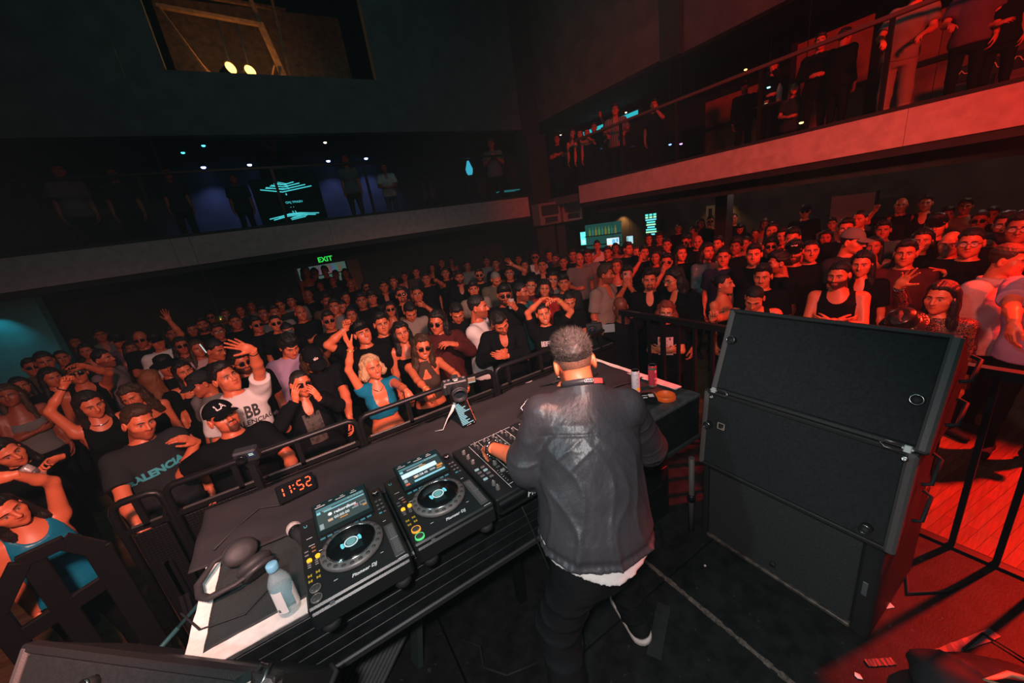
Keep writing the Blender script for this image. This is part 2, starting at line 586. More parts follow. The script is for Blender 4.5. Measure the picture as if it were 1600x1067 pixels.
# ------------------------------------------------------------------ whole figures (body frame: feet at origin, facing -y, z up, own right hand at -x, 1.75 m tall)
def R3(ax, deg):
    return np.array(Matrix.Rotation(math.radians(deg), 3, ax))
PELV = np.array([0, 0, 0.95])
def rig(female=False, lean=(0, 0), head=(0, 0, 0), twist=0):
    Rl = R3('Z', twist) @ R3('Y', lean[1]) @ R3('X', lean[0])
    def U(p): return PELV + Rl @ (np.array(p, float) - PELV)
    w = 0.155 if female else 0.176
    r = {'U': U, 'Rl': Rl, 'w': w, 'female': female}
    r['neck'] = U((0, 0.015, 1.47))
    Rh = Rl @ R3('Z', head[0]) @ R3('Y', head[2]) @ R3('X', head[1])
    r['Rh'] = Rh
    r['headc'] = r['neck'] + Rl @ np.array((0, -0.012, 0.03)) + Rh @ np.array((0, -0.022, 0.145))
    for sd, sx in (('R', -1), ('L', 1)):
        r['S' + sd] = U((sx * w, 0.01, 1.415))
    return r

def ik(S, T, L1, L2, hint):
    d = T - S; D = np.linalg.norm(d)
    D2 = min(max(D, abs(L1 - L2) + 0.03), (L1 + L2) * 0.998)
    u = d / max(D, 1e-6); T = S + u * D2
    a = (L1*L1 - L2*L2 + D2*D2) / (2*D2)
    hgt = math.sqrt(max(L1*L1 - a*a, 0))
    hint = np.array(hint, float); hint = hint - u * hint.dot(u)
    n = np.linalg.norm(hint)
    hint = hint / n if n > 1e-6 else np.array((0, 1.0, 0))
    return S + u * a + hint * hgt, T

# preset arms: wrist offset from the shoulder (own right side; x mirrored for left), elbow hint, hand pose, finger dir, palm dir
ARMS = {
    'down':    ((-0.05, -0.06, -0.52), (-0.2, 1, 0), 'relaxed', (0, -0.15, -1), (1, 0.1, 0)),
    'rail':    ((-0.02, -0.36, -0.30), (-0.6, 0.2, -1), 'grip', (0.3, -0.9, -0.3), (0, -0.1, -1)),
    'belly':   ((0.10, -0.26, -0.30), (-0.9, 0.3, -1), 'relaxed', (0.9, -0.4, 0.1), (0, 0.8, -0.4)),
    'chest':   ((0.12, -0.24, -0.10), (-0.8, 0.2, -1), 'fist', (0.7, -0.4, 0.6), (0.3, 0.8, 0)),
    'chin':    ((0.13, -0.20, 0.10), (-0.7, -0.3, -1), 'relaxed', (0.3, -0.1, 1), (0.4, 0.8, 0)),
    'phone':   ((0.14, -0.34, 0.12), (-0.5, 0, -1), 'grip', (0.25, -0.1, 1), (0.5, 0.85, 0)),
    'up':      ((-0.04, -0.10, 0.50), (-1, -0.2, 0), 'open', (0.05, -0.15, 1), (0, -1, 0)),
    'fist_up': ((-0.02, -0.16, 0.46), (-1, -0.2, 0), 'fist', (0.05, -0.1, 1), (0.2, -1, 0)),
    'upbent':  ((-0.16, -0.16, 0.26), (-1, 0.1, -0.6), 'open', (0.1, -0.2, 1), (0.2, -1, 0)),
    'fistbent':((-0.12, -0.20, 0.20), (-1, 0.1, -0.8), 'fist', (0.1, -0.2, 1), (0.3, -0.6, 0)),
    'point':   ((0.00, -0.40, 0.22), (-1, 0, -0.5), 'point', (0.1, -1, 0.35), (0.3, 0, -1)),
    'behind_head': ((0.08, 0.05, 0.28), (-1, -0.3, 0.6), 'relaxed', (0.8, 0.3, 0.1), (0.2, 1, 0)),
    'cross':   ((0.20, -0.20, -0.20), (-1, 0, -0.8), 'relaxed', (1, 0.2, 0.1), (0, 1, 0.2)),
    'drink':   ((0.10, -0.22, 0.06), (-0.9, 0, -1), 'grip', (0.6, -0.6, 0.5), (0.7, 0.5, 0)),
    'shoulder':((-0.42, 0.06, 0.06), (0, 0.6, -0.6), 'relaxed', (-0.9, -0.3, -0.2), (0, 0.2, -1)),
    'back':    ((0.02, 0.10, -0.50), (-0.5, 1, 0), 'relaxed', (0.2, 0.1, -1), (0.6, 0.6, 0)),
}
def arm(r, sd, spec):
    """spec: preset name, or (wrist target, elbow hint, pose[, fingers, palm]) in the body frame"""
    sx = -1 if sd == 'R' else 1
    S = r['S' + sd]; Rl = r['Rl']
    if isinstance(spec, str):
        off, hint, pose, fg, pl = ARMS[spec]
        m = np.array((1 if sx < 0 else -1, 1, 1), float)
        T = S + Rl @ (np.array(off) * m); hint = Rl @ (np.array(hint) * m)
        fg = Rl @ (np.array(fg) * m); pl = Rl @ (np.array(pl) * m)
    else:
        T, hint, pose = np.array(spec[0], float), spec[1], spec[2]
        fg = spec[3] if len(spec) > 3 else None
        pl = spec[4] if len(spec) > 4 else (0, -1, 0)
    k = 0.94 if r['female'] else 1.0
    E, W = ik(S, T, 0.285 * k, 0.255 * k, hint)
    fa = (W - E) / np.linalg.norm(W - E)
    z = fa if fg is None else np.array(fg, float) / np.linalg.norm(fg)
    # a wrist bends at most about 70 degrees
    if z.dot(fa) < 0.35:
        z = z - fa * z.dot(fa); z = z / max(np.linalg.norm(z), 1e-6); z = fa * 0.35 + z * 0.94; z /= np.linalg.norm(z)
    y = -np.array(pl, float); y = y - z * y.dot(z)
    if np.linalg.norm(y) < 1e-4: y = np.cross(z, (1, 0, 0))
    y /= np.linalg.norm(y); x = np.cross(y, z)
    return {'S': S, 'E': E, 'W': W, 'Rhand': np.stack([x, y, z], 1), 'pose': pose, 'sx': sx, 'fa': fa}

def torso_sdf(P, r, fat=1.0, grow=0.0, drape=0.0):
    Rl = r['Rl']
    x, y, z = P[0] - PELV[0], P[1] - PELV[1], P[2] - PELV[2]
    Q = tuple(Rl[0, i]*x + Rl[1, i]*y + Rl[2, i]*z + PELV[i] for i in range(3))
    zs = [0.74, 0.95, 1.05, 1.15, 1.28, 1.37, 1.43, 1.49]
    if r['female']:
        rx = np.array([.172, .170, .132, .130, .146, .142, .098, .055]); ry = np.array([.120, .118, .095, .098, .108, .098, .078, .055])
    else:
        rx = np.array([.165, .165, .152, .156, .178, .172, .118, .065]); ry = np.array([.118, .118, .108, .112, .124, .112, .088, .062])
    f = np.array([fat, fat, fat*1.02, fat*1.02, 1+.6*(fat-1), 1+.4*(fat-1), 1, 1])
    rx, ry = rx*f + grow, ry*f + grow
    if drape:
        k = np.array([1, 1, 1, .8, .35, .1, 0, 0])
        rx = rx + drape * k * (1.3 if r['female'] else 0.9); ry = ry + drape * k
    d = s_loft(Q, zs, rx, ry)
    if r['female']:
        d = smin(d, s_sphere((np.abs(Q[0]), Q[1], Q[2]), (0.068, -0.072, 1.245), 0.058 + grow), 0.04)
    return d, Q

def shoulders_sdf(P, r, A, grow=0.0):
    U, w = r['U'], r['w']; k = 0.86 if r['female'] else 1.0
    d = None
    for sd in 'RL':
        a = A[sd]
        t = s_cap(P, tuple(r['neck'] - r['Rl'] @ np.array((0, 0, 0.035))), tuple(a['S']), 0.050*k + grow, 0.052*k + grow)
        d = t if d is None else smin(d, t, 0.03)
    return d

def upper_sdf(P, r, A, fat, grow=0.0):
    d, Q = torso_sdf(P, r, fat, grow)
    d = smin(d, shoulders_sdf(P, r, A, grow), 0.05)
    k = (0.84 if r['female'] else 1.0) * (0.6 + 0.4*fat)
    for sd in 'RL':
        a = A[sd]
        ar = smin(s_cap(P, tuple(a['S']), tuple(a['E']), 0.056*k + grow, 0.041*k + grow), s_cap(P, tuple(a['E']), tuple(a['E']*0.62 + a['W']*0.38), 0.040*k + grow, 0.042*k + grow), 0.02)
        ar = smin(ar, s_cap(P, tuple(a['E']*0.62 + a['W']*0.38), tuple(a['W']), 0.042*k + grow, 0.0285*k + grow), 0.02)
        d = smin(d, ar, 0.035)
    rn = 0.050 if r['female'] else 0.059
    d = smin(d, s_cap(P, tuple(r['neck'] - r['Rl'] @ np.array((0, 0, .06))), tuple(r['neck'] + (r['headc'] - r['neck']) * 0.42), rn + grow, rn - 0.003 + grow), 0.035)
    return d, Q

def body_mesh(name, r, A, fat, hk, h, hh, hhand):
    """skin: trunk, arms, hands, neck and head as one mesh"""
    pts = np.array([A[s][k] for s in 'RL' for k in 'SEW'] + [PELV, r['neck']])
    lo = pts.min(0) - 0.10; hi = pts.max(0) + 0.10
    lo[0] = min(lo[0], -0.26*fat); hi[0] = max(hi[0], 0.26*fat); lo[1] = min(lo[1], r['neck'][1] - .17, -0.17*fat); hi[1] = max(hi[1], r['neck'][1] + .15, 0.16)
    ncut = r['neck'] + (r['headc'] - r['neck']) * 0.40
    nd = (r['headc'] - r['neck']); nd = nd / np.linalg.norm(nd)
    def f(X, Y, Z):
        d, Q = upper_sdf((X, Y, Z), r, A, fat)
        for s in 'RL':
            a = A[s]; w = a['W']; z = a['fa']
            near = (X-w[0])**2 + (Y-w[1])**2 + (Z-w[2])**2 < 0.006
            d = np.where(near, np.maximum(d, (X-w[0])*z[0] + (Y-w[1])*z[1] + (Z-w[2])*z[2] - 0.004), d)
        return d
    V, F = surfnet(f, lo, hi, h)
    VV, FF, AA = [V], [F], [np.zeros((len(V), 4))]
    n = len(V)
    hv, hf, ha = head_arrays(*hk, hh)
    VV.append(hv @ r['Rh'].T + r['headc']); FF.append(hf + n); AA.append(ha); n += len(hv)
    ks = 0.9 if r['female'] else 1.0
    for s in 'RL':
        a = A[s]
        v, fq = hand_arrays(a['pose'], hhand)
        v = v.copy() * ks
        if a['sx'] > 0:
            v[:, 0] *= -1; fq = fq[:, ::-1]
        VV.append(v @ a['Rhand'].T + a['W']); FF.append(fq + n); AA.append(np.zeros((len(v), 4))); n += len(v)
    return np_mesh(name, np.concatenate(VV), np.concatenate(FF), np.concatenate(AA))

def top_mesh(name, kind, r, A, fat, h, seed=0.0):
    """tee, long (sleeves), jacket, tank, cami, crop, halter, hoodie"""
    loose = {'tee': 0.022, 'long': 0.020, 'jacket': 0.034, 'hoodie': 0.040, 'shirt': 0.026}.get(kind, 0.004)
    g = {'tee': 0.011, 'long': 0.011, 'jacket': 0.017, 'hoodie': 0.022, 'shirt': 0.012}.get(kind, 0.006)
    hem = {'crop': 1.10, 'halter': 1.02, 'cami': 0.92, 'tank': 0.90}.get(kind, 0.86)
    sleeve = {'tee': 0.72, 'shirt': 0.80, 'crop': 0.25}.get(kind, None)
    longs = kind in ('long', 'jacket', 'hoodie')
    bare = kind in ('tank', 'cami', 'halter')
    pts = np.array([A[s][k] for s in 'RL' for k in ('SEW' if longs else 'SE')] + [PELV, r['neck']])
    lo = pts.min(0) - 0.12; hi = pts.max(0) + 0.12
    lo[0] = min(lo[0], -0.30*fat); hi[0] = max(hi[0], 0.30*fat); lo[1] = min(lo[1], r['neck'][1] - .19, -0.21*fat); hi[1] = max(hi[1], r['neck'][1] + .17, 0.20)
    lo[2] = min(lo[2], hem - 0.05); hi[2] = min(hi[2], max(1.62, pts[:, 2].max() + 0.1))
    if bare: hi[2] = 1.55
    k = (0.84 if r['female'] else 1.0) * (0.6 + 0.4*fat)
    nk = r['neck']
    def f(X, Y, Z):
        P = (X, Y, Z)
        d, Q = torso_sdf(P, r, fat, g, loose)
        if bare:
            d2 = smin(d, shoulders_sdf(P, r, A, g - 0.002), 0.05) if kind == 'tank' else d
            ax = np.abs(Q[0])
            w = r['w']
            # arm holes and neckline
            hole = s_cap((ax, Q[1]*0.8, Q[2]), (w + 0.035, 0, 1.48), (w + 0.030, 0, 1.27), 0.075, 0.060)
            d = smax(d2, -hole, 0.01)
            if kind == 'tank':
                d = smax(d, -s_ell(Q, (0, -0.10, 1.47), (0.085, 0.16, 0.095)), 0.008)
                d = smax(d, -s_ell(Q, (0, 0.08, 1.49), (0.085, 0.10, 0.06)), 0.008)
            elif kind == 'cami':
                d = smax(d, Q[2] - (1.325 + 0.18*np.clip(ax - 0.05, 0, .05)), 0.006)
                strap = smax(np.abs(ax - 0.088 - 0.1*np.clip(1.40-Q[2],0,.1)) - 0.006, smax(torso_sdf(P, r, fat, 0.004)[0], 1.30 - Q[2], 0.004), 0.004)
                d = np.minimum(d, strap)
            else:  # halter: two bands crossing from the bust to the neck
                dn = smax(d, Q[2] - 1.30, 0.006)
                dn = smax(dn, -s_ell(Q, (0, -0.12, 1.12), (0.022, 0.08, 0.065)), 0.006)
                band = smax(np.abs(ax - (1.47 - Q[2])*0.42 - 0.012) - 0.035, smax(smin(torso_sdf(P, r, fat, 0.006)[0], shoulders_sdf(P, r, A, .005), .05), np.maximum(1.24 - Q[2], Q[1] + 0.0), 0.004), 0.004)
                d = np.minimum(dn, band)
        else:
            d = smin(d, shoulders_sdf(P, r, A, g), 0.05)
            dg = Q[2] * 0.5 + np.abs(Q[0]) * 0.8
            fold = wob(Q, 15, seed) * 0.007 + np.sin(dg * 62 + 3 * np.sin(Q[0] * 14 + seed)) * 0.0035 * np.clip((1.38 - Q[2])*6, 0, 1) + wob((Q[0], Q[1], Q[2]*0.3), 30, seed + 3) * 0.005 * np.clip((1.30 - Q[2])*5, 0, 1)
            d = d + fold
            for s in 'RL':
                a = A[s]
                if kind == 'crop':
                    end = a['S'] + (a['E'] - a['S']) * 0.16; ar = s_cap(P, tuple(a['S']), tuple(end), 0.062*k + g, 0.062*k + g)
                    u = (a['E'] - a['S']); L = np.linalg.norm(u); u = u / L; cutp = a['S'] + u * L * 0.20
                elif longs:
                    ar = smin(s_cap(P, tuple(a['S']), tuple(a['E']), 0.060*k + g + .006, 0.048*k + g + .004), s_cap(P, tuple(a['E']), tuple(a['W']), 0.048*k + g + .004, 0.034*k + g), 0.02)
                    u = a['fa']; cutp = a['W'] - u * 0.012
                else:
                    u = (a['E'] - a['S']); L = np.linalg.norm(u); u = u / L
                    ar = s_cap(P, tuple(a['S']), tuple(a['E']), 0.062*k + g + .004, 0.056*k + g + .012)
                    cutp = a['S'] + u * L * sleeve
                tt = (X-cutp[0])*u[0] + (Y-cutp[1])*u[1] + (Z-cutp[2])*u[2]
                ar = ar + wob(P, 30, seed + a['sx']) * 0.005
                ar = smax(ar, tt, 0.004)
                d = smin(d, ar, 0.03)
            rn = (0.066 if r['female'] else 0.072)
            if kind in ('jacket', 'hoodie'):
                col = smax(np.abs(s_cap(P, tuple(nk - r['Rl'] @ np.array((0, 0, .05))), tuple(nk + r['Rl'] @ np.array((0, 0, .035))), rn + .006, rn + .012)) - 0.012, Q[2] - 1.50, 0.006)
                d = smin(d, col, 0.01)
            d = smax(d, -s_cap(P, tuple(nk - r['Rl'] @ np.array((0, 0.0, .02))), tuple(nk + r['Rl'] @ np.array((0, -.01, .2))), rn, rn + .02), 0.006)
            if kind in ('shirt', 'jacket', 'crop'):
                v = s_ell(Q, (0, -0.13, 1.45 if kind != 'crop' else 1.40), (0.05 if kind != 'crop' else 0.075, 0.10, 0.12 if kind != 'crop' else 0.17))
                d = smax(d, -v, 0.006)
        d = smax(d, hem - Q[2], 0.005)
        return d
    return surfnet(f, lo, hi, h)

_cache = {}
def legs_arrays(kind, female, fat):
    k = ('legs', kind, female, fat)
    if k not in _cache:
        top = 0.94 if kind != 'skirt' else 0.98
        def f(X, Y, Z):
            ax = np.abs(X); P = (ax, Y, Z); full = (X, Y, Z)
            g = 0.010
            d = s_loft(full, [0.78, 0.88, 0.95, 1.0], np.array([.150, .168, .166, .155])*fat + g, np.array([.115, .124, .118, .112])*fat + g)
            wd = {'jeans': 0.0, 'loose': 0.022, 'leather': 0.004, 'skirt': 0.0, 'skin': -0.01}[kind]
            l = smin(s_cap(P, (0.088, 0, 0.86), (0.105, -0.012, 0.48), 0.088*fat, 0.060 + wd), s_cap(P, (0.105, -0.012, 0.48), (0.110, 0.012, 0.07), 0.060 + wd, 0.042 + wd), 0.03)
            d = smin(d, l + wob(full, 26, 2.0) * 0.003, 0.04)
            return smax(smax(d, Z - top, 0.01), 0.045 - Z, 0.005)
        _cache[k] = surfnet(f, (-0.27*fat, -0.2*fat, 0.02), (0.27*fat, 0.2*fat, 1.0), 0.022)
    return _cache[k]

def shoe_mesh():
    if 'shoe' not in _cache:
        def f(X, Y, Z):
            P = (X, Y, Z)
            d = s_cap((X, Y, Z*1.15), (0, 0.045, 0.052), (0.004, -0.13, 0.040), 0.044, 0.036)
            d = smin(d, s_cap(P, (0, 0.03, 0.06), (0, 0.03, 0.10), 0.045, 0.042), 0.03)
            return smax(smax(d, 0.0 - Z, 0.004), Z - 0.105, 0.006)
        V, F = surfnet(f, (-0.06, -0.19, -0.01), (0.06, 0.11, 0.13), 0.011)
        _cache['shoe'] = np_mesh('shoe', V, F)
    return _cache['shoe']

# ------------------------------------------------------------------ hair, hats, glasses (head frame)
def hairline(y):
    return np.interp(y, [-0.12, -0.075, -0.05, -0.028, 0.0, 0.03, 0.06, 0.11], [0.080, 0.080, 0.064, 0.025, 0.004, -0.010, -0.045, -0.062])
def hair_arrays(style, female=False, h=0.0058):
    k = ('hair', style, female, h)
    if k in _cache: return _cache[k]
    lo, hi = [-0.13, -0.13, -0.12], [0.13, 0.16, 0.17]
    if style in ('long', 'wavy', 'straight'): lo = [-0.16, -0.13, -0.40]; hi = [0.16, 0.17, 0.16]
    if style in ('bob', 'shoulder'): lo = [-0.15, -0.13, -0.22]; hi = [0.15, 0.17, 0.16]
    def shell(P, t, top=0.0, front=0.0):
        d = s_ell(P, (0, 0.014 - front*0.3, 0.034), (0.075 + t, 0.095 + t, 0.089 + t + top))
        if front: d = smin(d, s_ell(P, (0, -0.045, 0.098), (0.058, 0.045, 0.034 + front)), 0.03)
        return d
    def f(X, Y, Z):
        P = (X, Y, Z); ax = np.abs(X)
        hl = hairline(Y) + 0.010 * np.exp(-((ax - 0.048) / 0.014)**2) * (Y < -0.03) + 0.0045 * np.sin(X * 260 + 2 * np.sin(X * 90)) * (Y < 0)
        tp = np.clip((Z - hl) / 0.030, 0, 1)
        if style == 'buzz':
            return smax(shell(P, 0.0035) + 0.004 * (1 - tp), hl - Z, 0.004)
        if style == 'fade':
            d = shell(P, 0.003)
            d = smin(d, smax(shell(P, 0.012, 0.006), 0.052 - Z, 0.01), 0.012)
            return smax(d + wob(P, 210, 1) * 0.0022 + 0.004 * (1 - tp), hl - Z, 0.004)
        if style in ('short', 'quiff', 'side', 'curly', 'fringe', 'mop'):
            t, top, fr = {'short': (0.010, 0.014, 0.004), 'quiff': (0.009, 0.020, 0.018), 'side': (0.012, 0.018, 0.008), 'curly': (0.022, 0.016, 0.008), 'fringe': (0.012, 0.010, 0.012), 'mop': (0.022, 0.016, 0.010)}[style]
            d = shell(P, t, top, fr)
            am, fq = (0.006, 120) if style in ('curly', 'mop') else (0.0042, 120)
            d = d + wob((X, Y*0.45, Z), fq, 2) * am + 0.010 * (1 - tp)
            hh = hl - (0.022 if style in ('fringe', 'mop') else 0.0) - (0.012 if style in ('curly', 'mop') else 0)
            return smax(d, hh - Z, 0.005)
        if style == 'bun':
            d = smax(shell(P, 0.006) + 0.005 * (1 - tp), hl - Z, 0.004)
            return smin(d, s_ell(P, (0, 0.11, 0.055), (0.042, 0.036, 0.042)) + wob(P, 140, 1) * 0.002, 0.008)
        # long styles
        d = smax(shell(P, 0.012, 0.008) + 0.009 * (1 - tp) + 0.007 * np.exp(-(X / 0.006)**2) * (Y < 0.03), hl - Z, 0.005)
        L = {'long': -0.36, 'wavy': -0.32, 'straight': -0.30, 'bob': -0.13, 'shoulder': -0.18}[style]
        wd = {'long': 0.036, 'wavy': 0.046, 'straight': 0.032, 'bob': 0.044, 'shoulder': 0.042}[style]
        am = {'long': 0.005, 'wavy': 0.011, 'straight': 0.003, 'bob': 0.011, 'shoulder': 0.008}[style]
        cur = s_cap((ax, Y*0.72, Z), (0.070, 0.020, 0.045), (0.092, 0.018 - 0.02*(L < -.25), L + wd), wd*0.72, wd)
        back = s_cap((X*0.55, Y, Z), (0, 0.060, 0.02), (0, 0.085, L + 0.04), 0.042, 0.040)
        c = smin(cur, back, 0.04)
        strands = np.sin(X * 330 + 2.2*np.sin(Z*22)) * 0.0018 + wob((X, Y, Z*0.55), 62, 4) * am
        c = c + strands
        d = smin(d + strands*0.6, c, 0.02)
        # keep the face free
        face = s_ell((ax, Y, Z), (0, -0.10, -0.045), (0.062, 0.085, 0.122))
        return smax(d, -face, 0.008)
    _cache[k] = surfnet(f, lo, hi, h)
    return _cache[k]

def hat_arrays(style, h=0.0065):
    k = ('hat', style, h)
    if k in _cache: return _cache[k]
    def f(X, Y, Z):
        P = (X, Y, Z)
        if style in ('cap', 'cap_back'):
            sy = -1 if style == 'cap_back' else 1
            d = smax(s_ell(P, (0, 0.012, 0.040), (0.092, 0.110, 0.106)), 0.045 + 0.16*np.clip(-Y*0.15, -.02, .02) - Z, 0.006)
            q = (X, Y * sy, Z)
            br = smax(s_ell(q, (0, -0.095, 0.048), (0.078, 0.092, 0.40)), np.abs(q[2] - 0.050 + 0.22*np.clip(-0.09 - q[1], 0, .1) + 4.5*X*X) - 0.0045, 0.004)
            br = smax(br, q[1] + 0.055, 0.01)
            return smin(d, br, 0.006)
        if style == 'beanie':
            return smax(s_ell(P, (0, 0.014, 0.045), (0.088, 0.106, 0.105)) + np.sin(np.arctan2(X, Y)*44)*0.0012, hairline(Y) * 0.4 + 0.022 - Z, 0.008)
        if style == 'bucket':
            d = smax(s_loft(P, [0.03, 0.06, 0.12, 0.140], np.array([.096, .090, .080, .05]), np.array([.112, .106, .096, .06]), None, np.full(4, .012)), 0.04 - Z, 0.006)
            rr = np.sqrt((X/0.9)**2 + (Y - .012)**2)
            br = np.maximum(np.abs(Z - 0.050 + 0.45*(rr - 0.10)) - 0.005, np.maximum(rr - 0.155, 0.085 - rr))
            return np.minimum(d, br)
        if style == 'visor':
            d = np.maximum(np.abs(s_ell(P, (0, 0.012, 0.035), (0.084, 0.103, 0.30))) - 0.003, np.abs(Z - 0.058) - 0.016)
            br = smax(s_ell(P, (0, -0.095, 0.048), (0.075, 0.080, 0.40)), np.abs(Z - 0.052 + 4*X*X) - 0.004, 0.004)
            return smin(d, smax(br, Y + 0.06, 0.01), 0.005)
    _cache[k] = surfnet(f, (-0.16, -0.21, -0.03), (0.16, 0.22, 0.17), h)
    return _cache[k]

def cached_mesh(key, fn):
    if key not in _cache: _cache[key] = fn()
    return _cache[key]
def hair_me(style, female): return cached_mesh(('hm', style), lambda: np_mesh('hair', *hair_arrays(style, female)))
def hat_me(style): return cached_mesh(('ht', style), lambda: np_mesh('hat', *hat_arrays(style)))
def glasses_parts(kind):
    """frame mesh, lens mesh"""
    def mk_frame():
        m = MB()
        for s in (-1, 1):
            if kind == 'sun':
                pts = [(s*(0.031 + 0.027*math.cos(t)*abs(math.cos(t))**-0.35), -0.103 + 0.010*abs(math.cos(t)), 0.003 + 0.019*math.sin(t)*abs(math.sin(t)+1e-6)**-0.25) for t in [0.15 + 2*PI*i/16 for i in range(16)]]
            else:
                pts = [(s*(0.031 + 0.025*math.cos(t)), -0.103 + 0.008*abs(math.cos(t)), 0.001 + 0.020*math.sin(t)) for t in [2*PI*i/16 for i in range(16)]]
            m.tube(pts, 0.0022 if kind != 'sun' else 0.003, 5, closed=True)
            m.tube([(s*0.057, -0.095, 0.008), (s*0.074, -0.055, 0.008), (s*0.080, 0.005, 0.010), (s*0.080, 0.022, -0.004)], 0.0026, 5)
        m.tube([(-0.008, -0.105, 0.008), (0, -0.110, 0.010), (0.008, -0.105, 0.008)], 0.0022, 5)
        return m.mesh('frame')
    def mk_lens():
        m = MB()
        for s in (-1, 1):
            n = 16
            if kind == 'sun':
                pts = [(s*(0.031 + 0.026*math.cos(t)*abs(math.cos(t))**-0.35), -0.104 + 0.010*abs(math.cos(t)), 0.003 + 0.018*math.sin(t)*abs(math.sin(t)+1e-6)**-0.25) for t in [0.15 + 2*PI*i/n for i in range(n)]]
            else:
                pts = [(s*(0.031 + 0.024*math.cos(t)), -0.104 + 0.008*abs(math.cos(t)), 0.001 + 0.019*math.sin(t)) for t in [2*PI*i/n for i in range(n)]]
            c = (s*0.031, -0.107, 0.002)
            v = [c] + pts
            m.add(v, [((0, 1 + (i+1) % n, 1 + i) if s > 0 else (0, 1 + i, 1 + (i+1) % n)) for i in range(n)], True)
        return m.mesh('lens')
    return cached_mesh(('gf', kind), mk_frame), cached_mesh(('gl', kind), mk_lens)

# ------------------------------------------------------------------ skin and cloth
def skin_mat(tone):
    nm = 'skin_%d' % tone
    if nm in MATS: return MATS[nm]
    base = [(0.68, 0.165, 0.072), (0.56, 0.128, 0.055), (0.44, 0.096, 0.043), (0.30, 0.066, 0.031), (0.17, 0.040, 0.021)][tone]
    m = mat(nm, base, 0.42, spec=0.5)
    nt = m.node_tree; b = nt.nodes['Principled BSDF']
    at_ = nt.nodes.new('ShaderNodeAttribute'); at_.attribute_name = 'face_map'
    sep = nt.nodes.new('ShaderNodeSeparateColor'); nt.links.new(at_.outputs['Color'], sep.inputs['Color'])
    def mix(fac, a, col):
        n = nt.nodes.new('ShaderNodeMix'); n.data_type = 'RGBA'
        nt.links.new(fac, n.inputs['Factor'])
        if isinstance(a, tuple): n.inputs['A'].default_value = (*a, 1)
        else: nt.links.new(a, n.inputs['A'])
        n.inputs['B'].default_value = (*col, 1)
        return n.outputs['Result']
    c = mix(sep.outputs[0], base, (base[0]*0.72, base[1]*0.45, base[2]*0.50))
    c = mix(sep.outputs[1], c, (0.022, 0.012, 0.010))
    c = mix(sep.outputs[2], c, (0.62, 0.55, 0.50))
    c = mix(at_.outputs['Alpha'], c, (0.012, 0.008, 0.006))
    nt.links.new(c, b.inputs['Base Color'])
    return m
HAIRC = {'black': (0.012, 0.010, 0.010), 'brown': (0.050, 0.026, 0.014), 'ginger': (0.20, 0.065, 0.022), 'blonde': (0.52, 0.32, 0.17), 'grey': (0.22, 0.20, 0.18), 'red': (0.22, 0.035, 0.02)}
def hair_mat(c): return mat('hair_' + c, HAIRC[c], 0.42, spec=0.4, bump=(260, 0.5, (1, 1, 0.12)))
CLOTH = {'black': (0.0055, 0.006, 0.0075), 'charcoal': (0.022, 0.024, 0.027), 'white': (0.66, 0.60, 0.58), 'blue': (0.006, 0.155, 0.27), 'grey': (0.16, 0.155, 0.15), 'lavender': (0.38, 0.25, 0.36),
         'beige': (0.26, 0.20, 0.165), 'maroon': (0.07, 0.012, 0.012), 'navy': (0.012, 0.020, 0.045), 'pink': (0.55, 0.33, 0.32), 'mauve': (0.17, 0.11, 0.12), 'brown': (0.065, 0.04, 0.03),
         'denim': (0.07, 0.10, 0.15), 'purple': (0.11, 0.06, 0.10), 'teal': (0.02, 0.12, 0.14), 'khaki': (0.12, 0.10, 0.07), 'red': (0.35, 0.02, 0.02)}
def cloth_mat(c): return mat('cloth_' + c, CLOTH[c], 0.85, spec=0.05 if max(CLOTH[c]) < .03 else 0.16, bump=(11, 0.8))

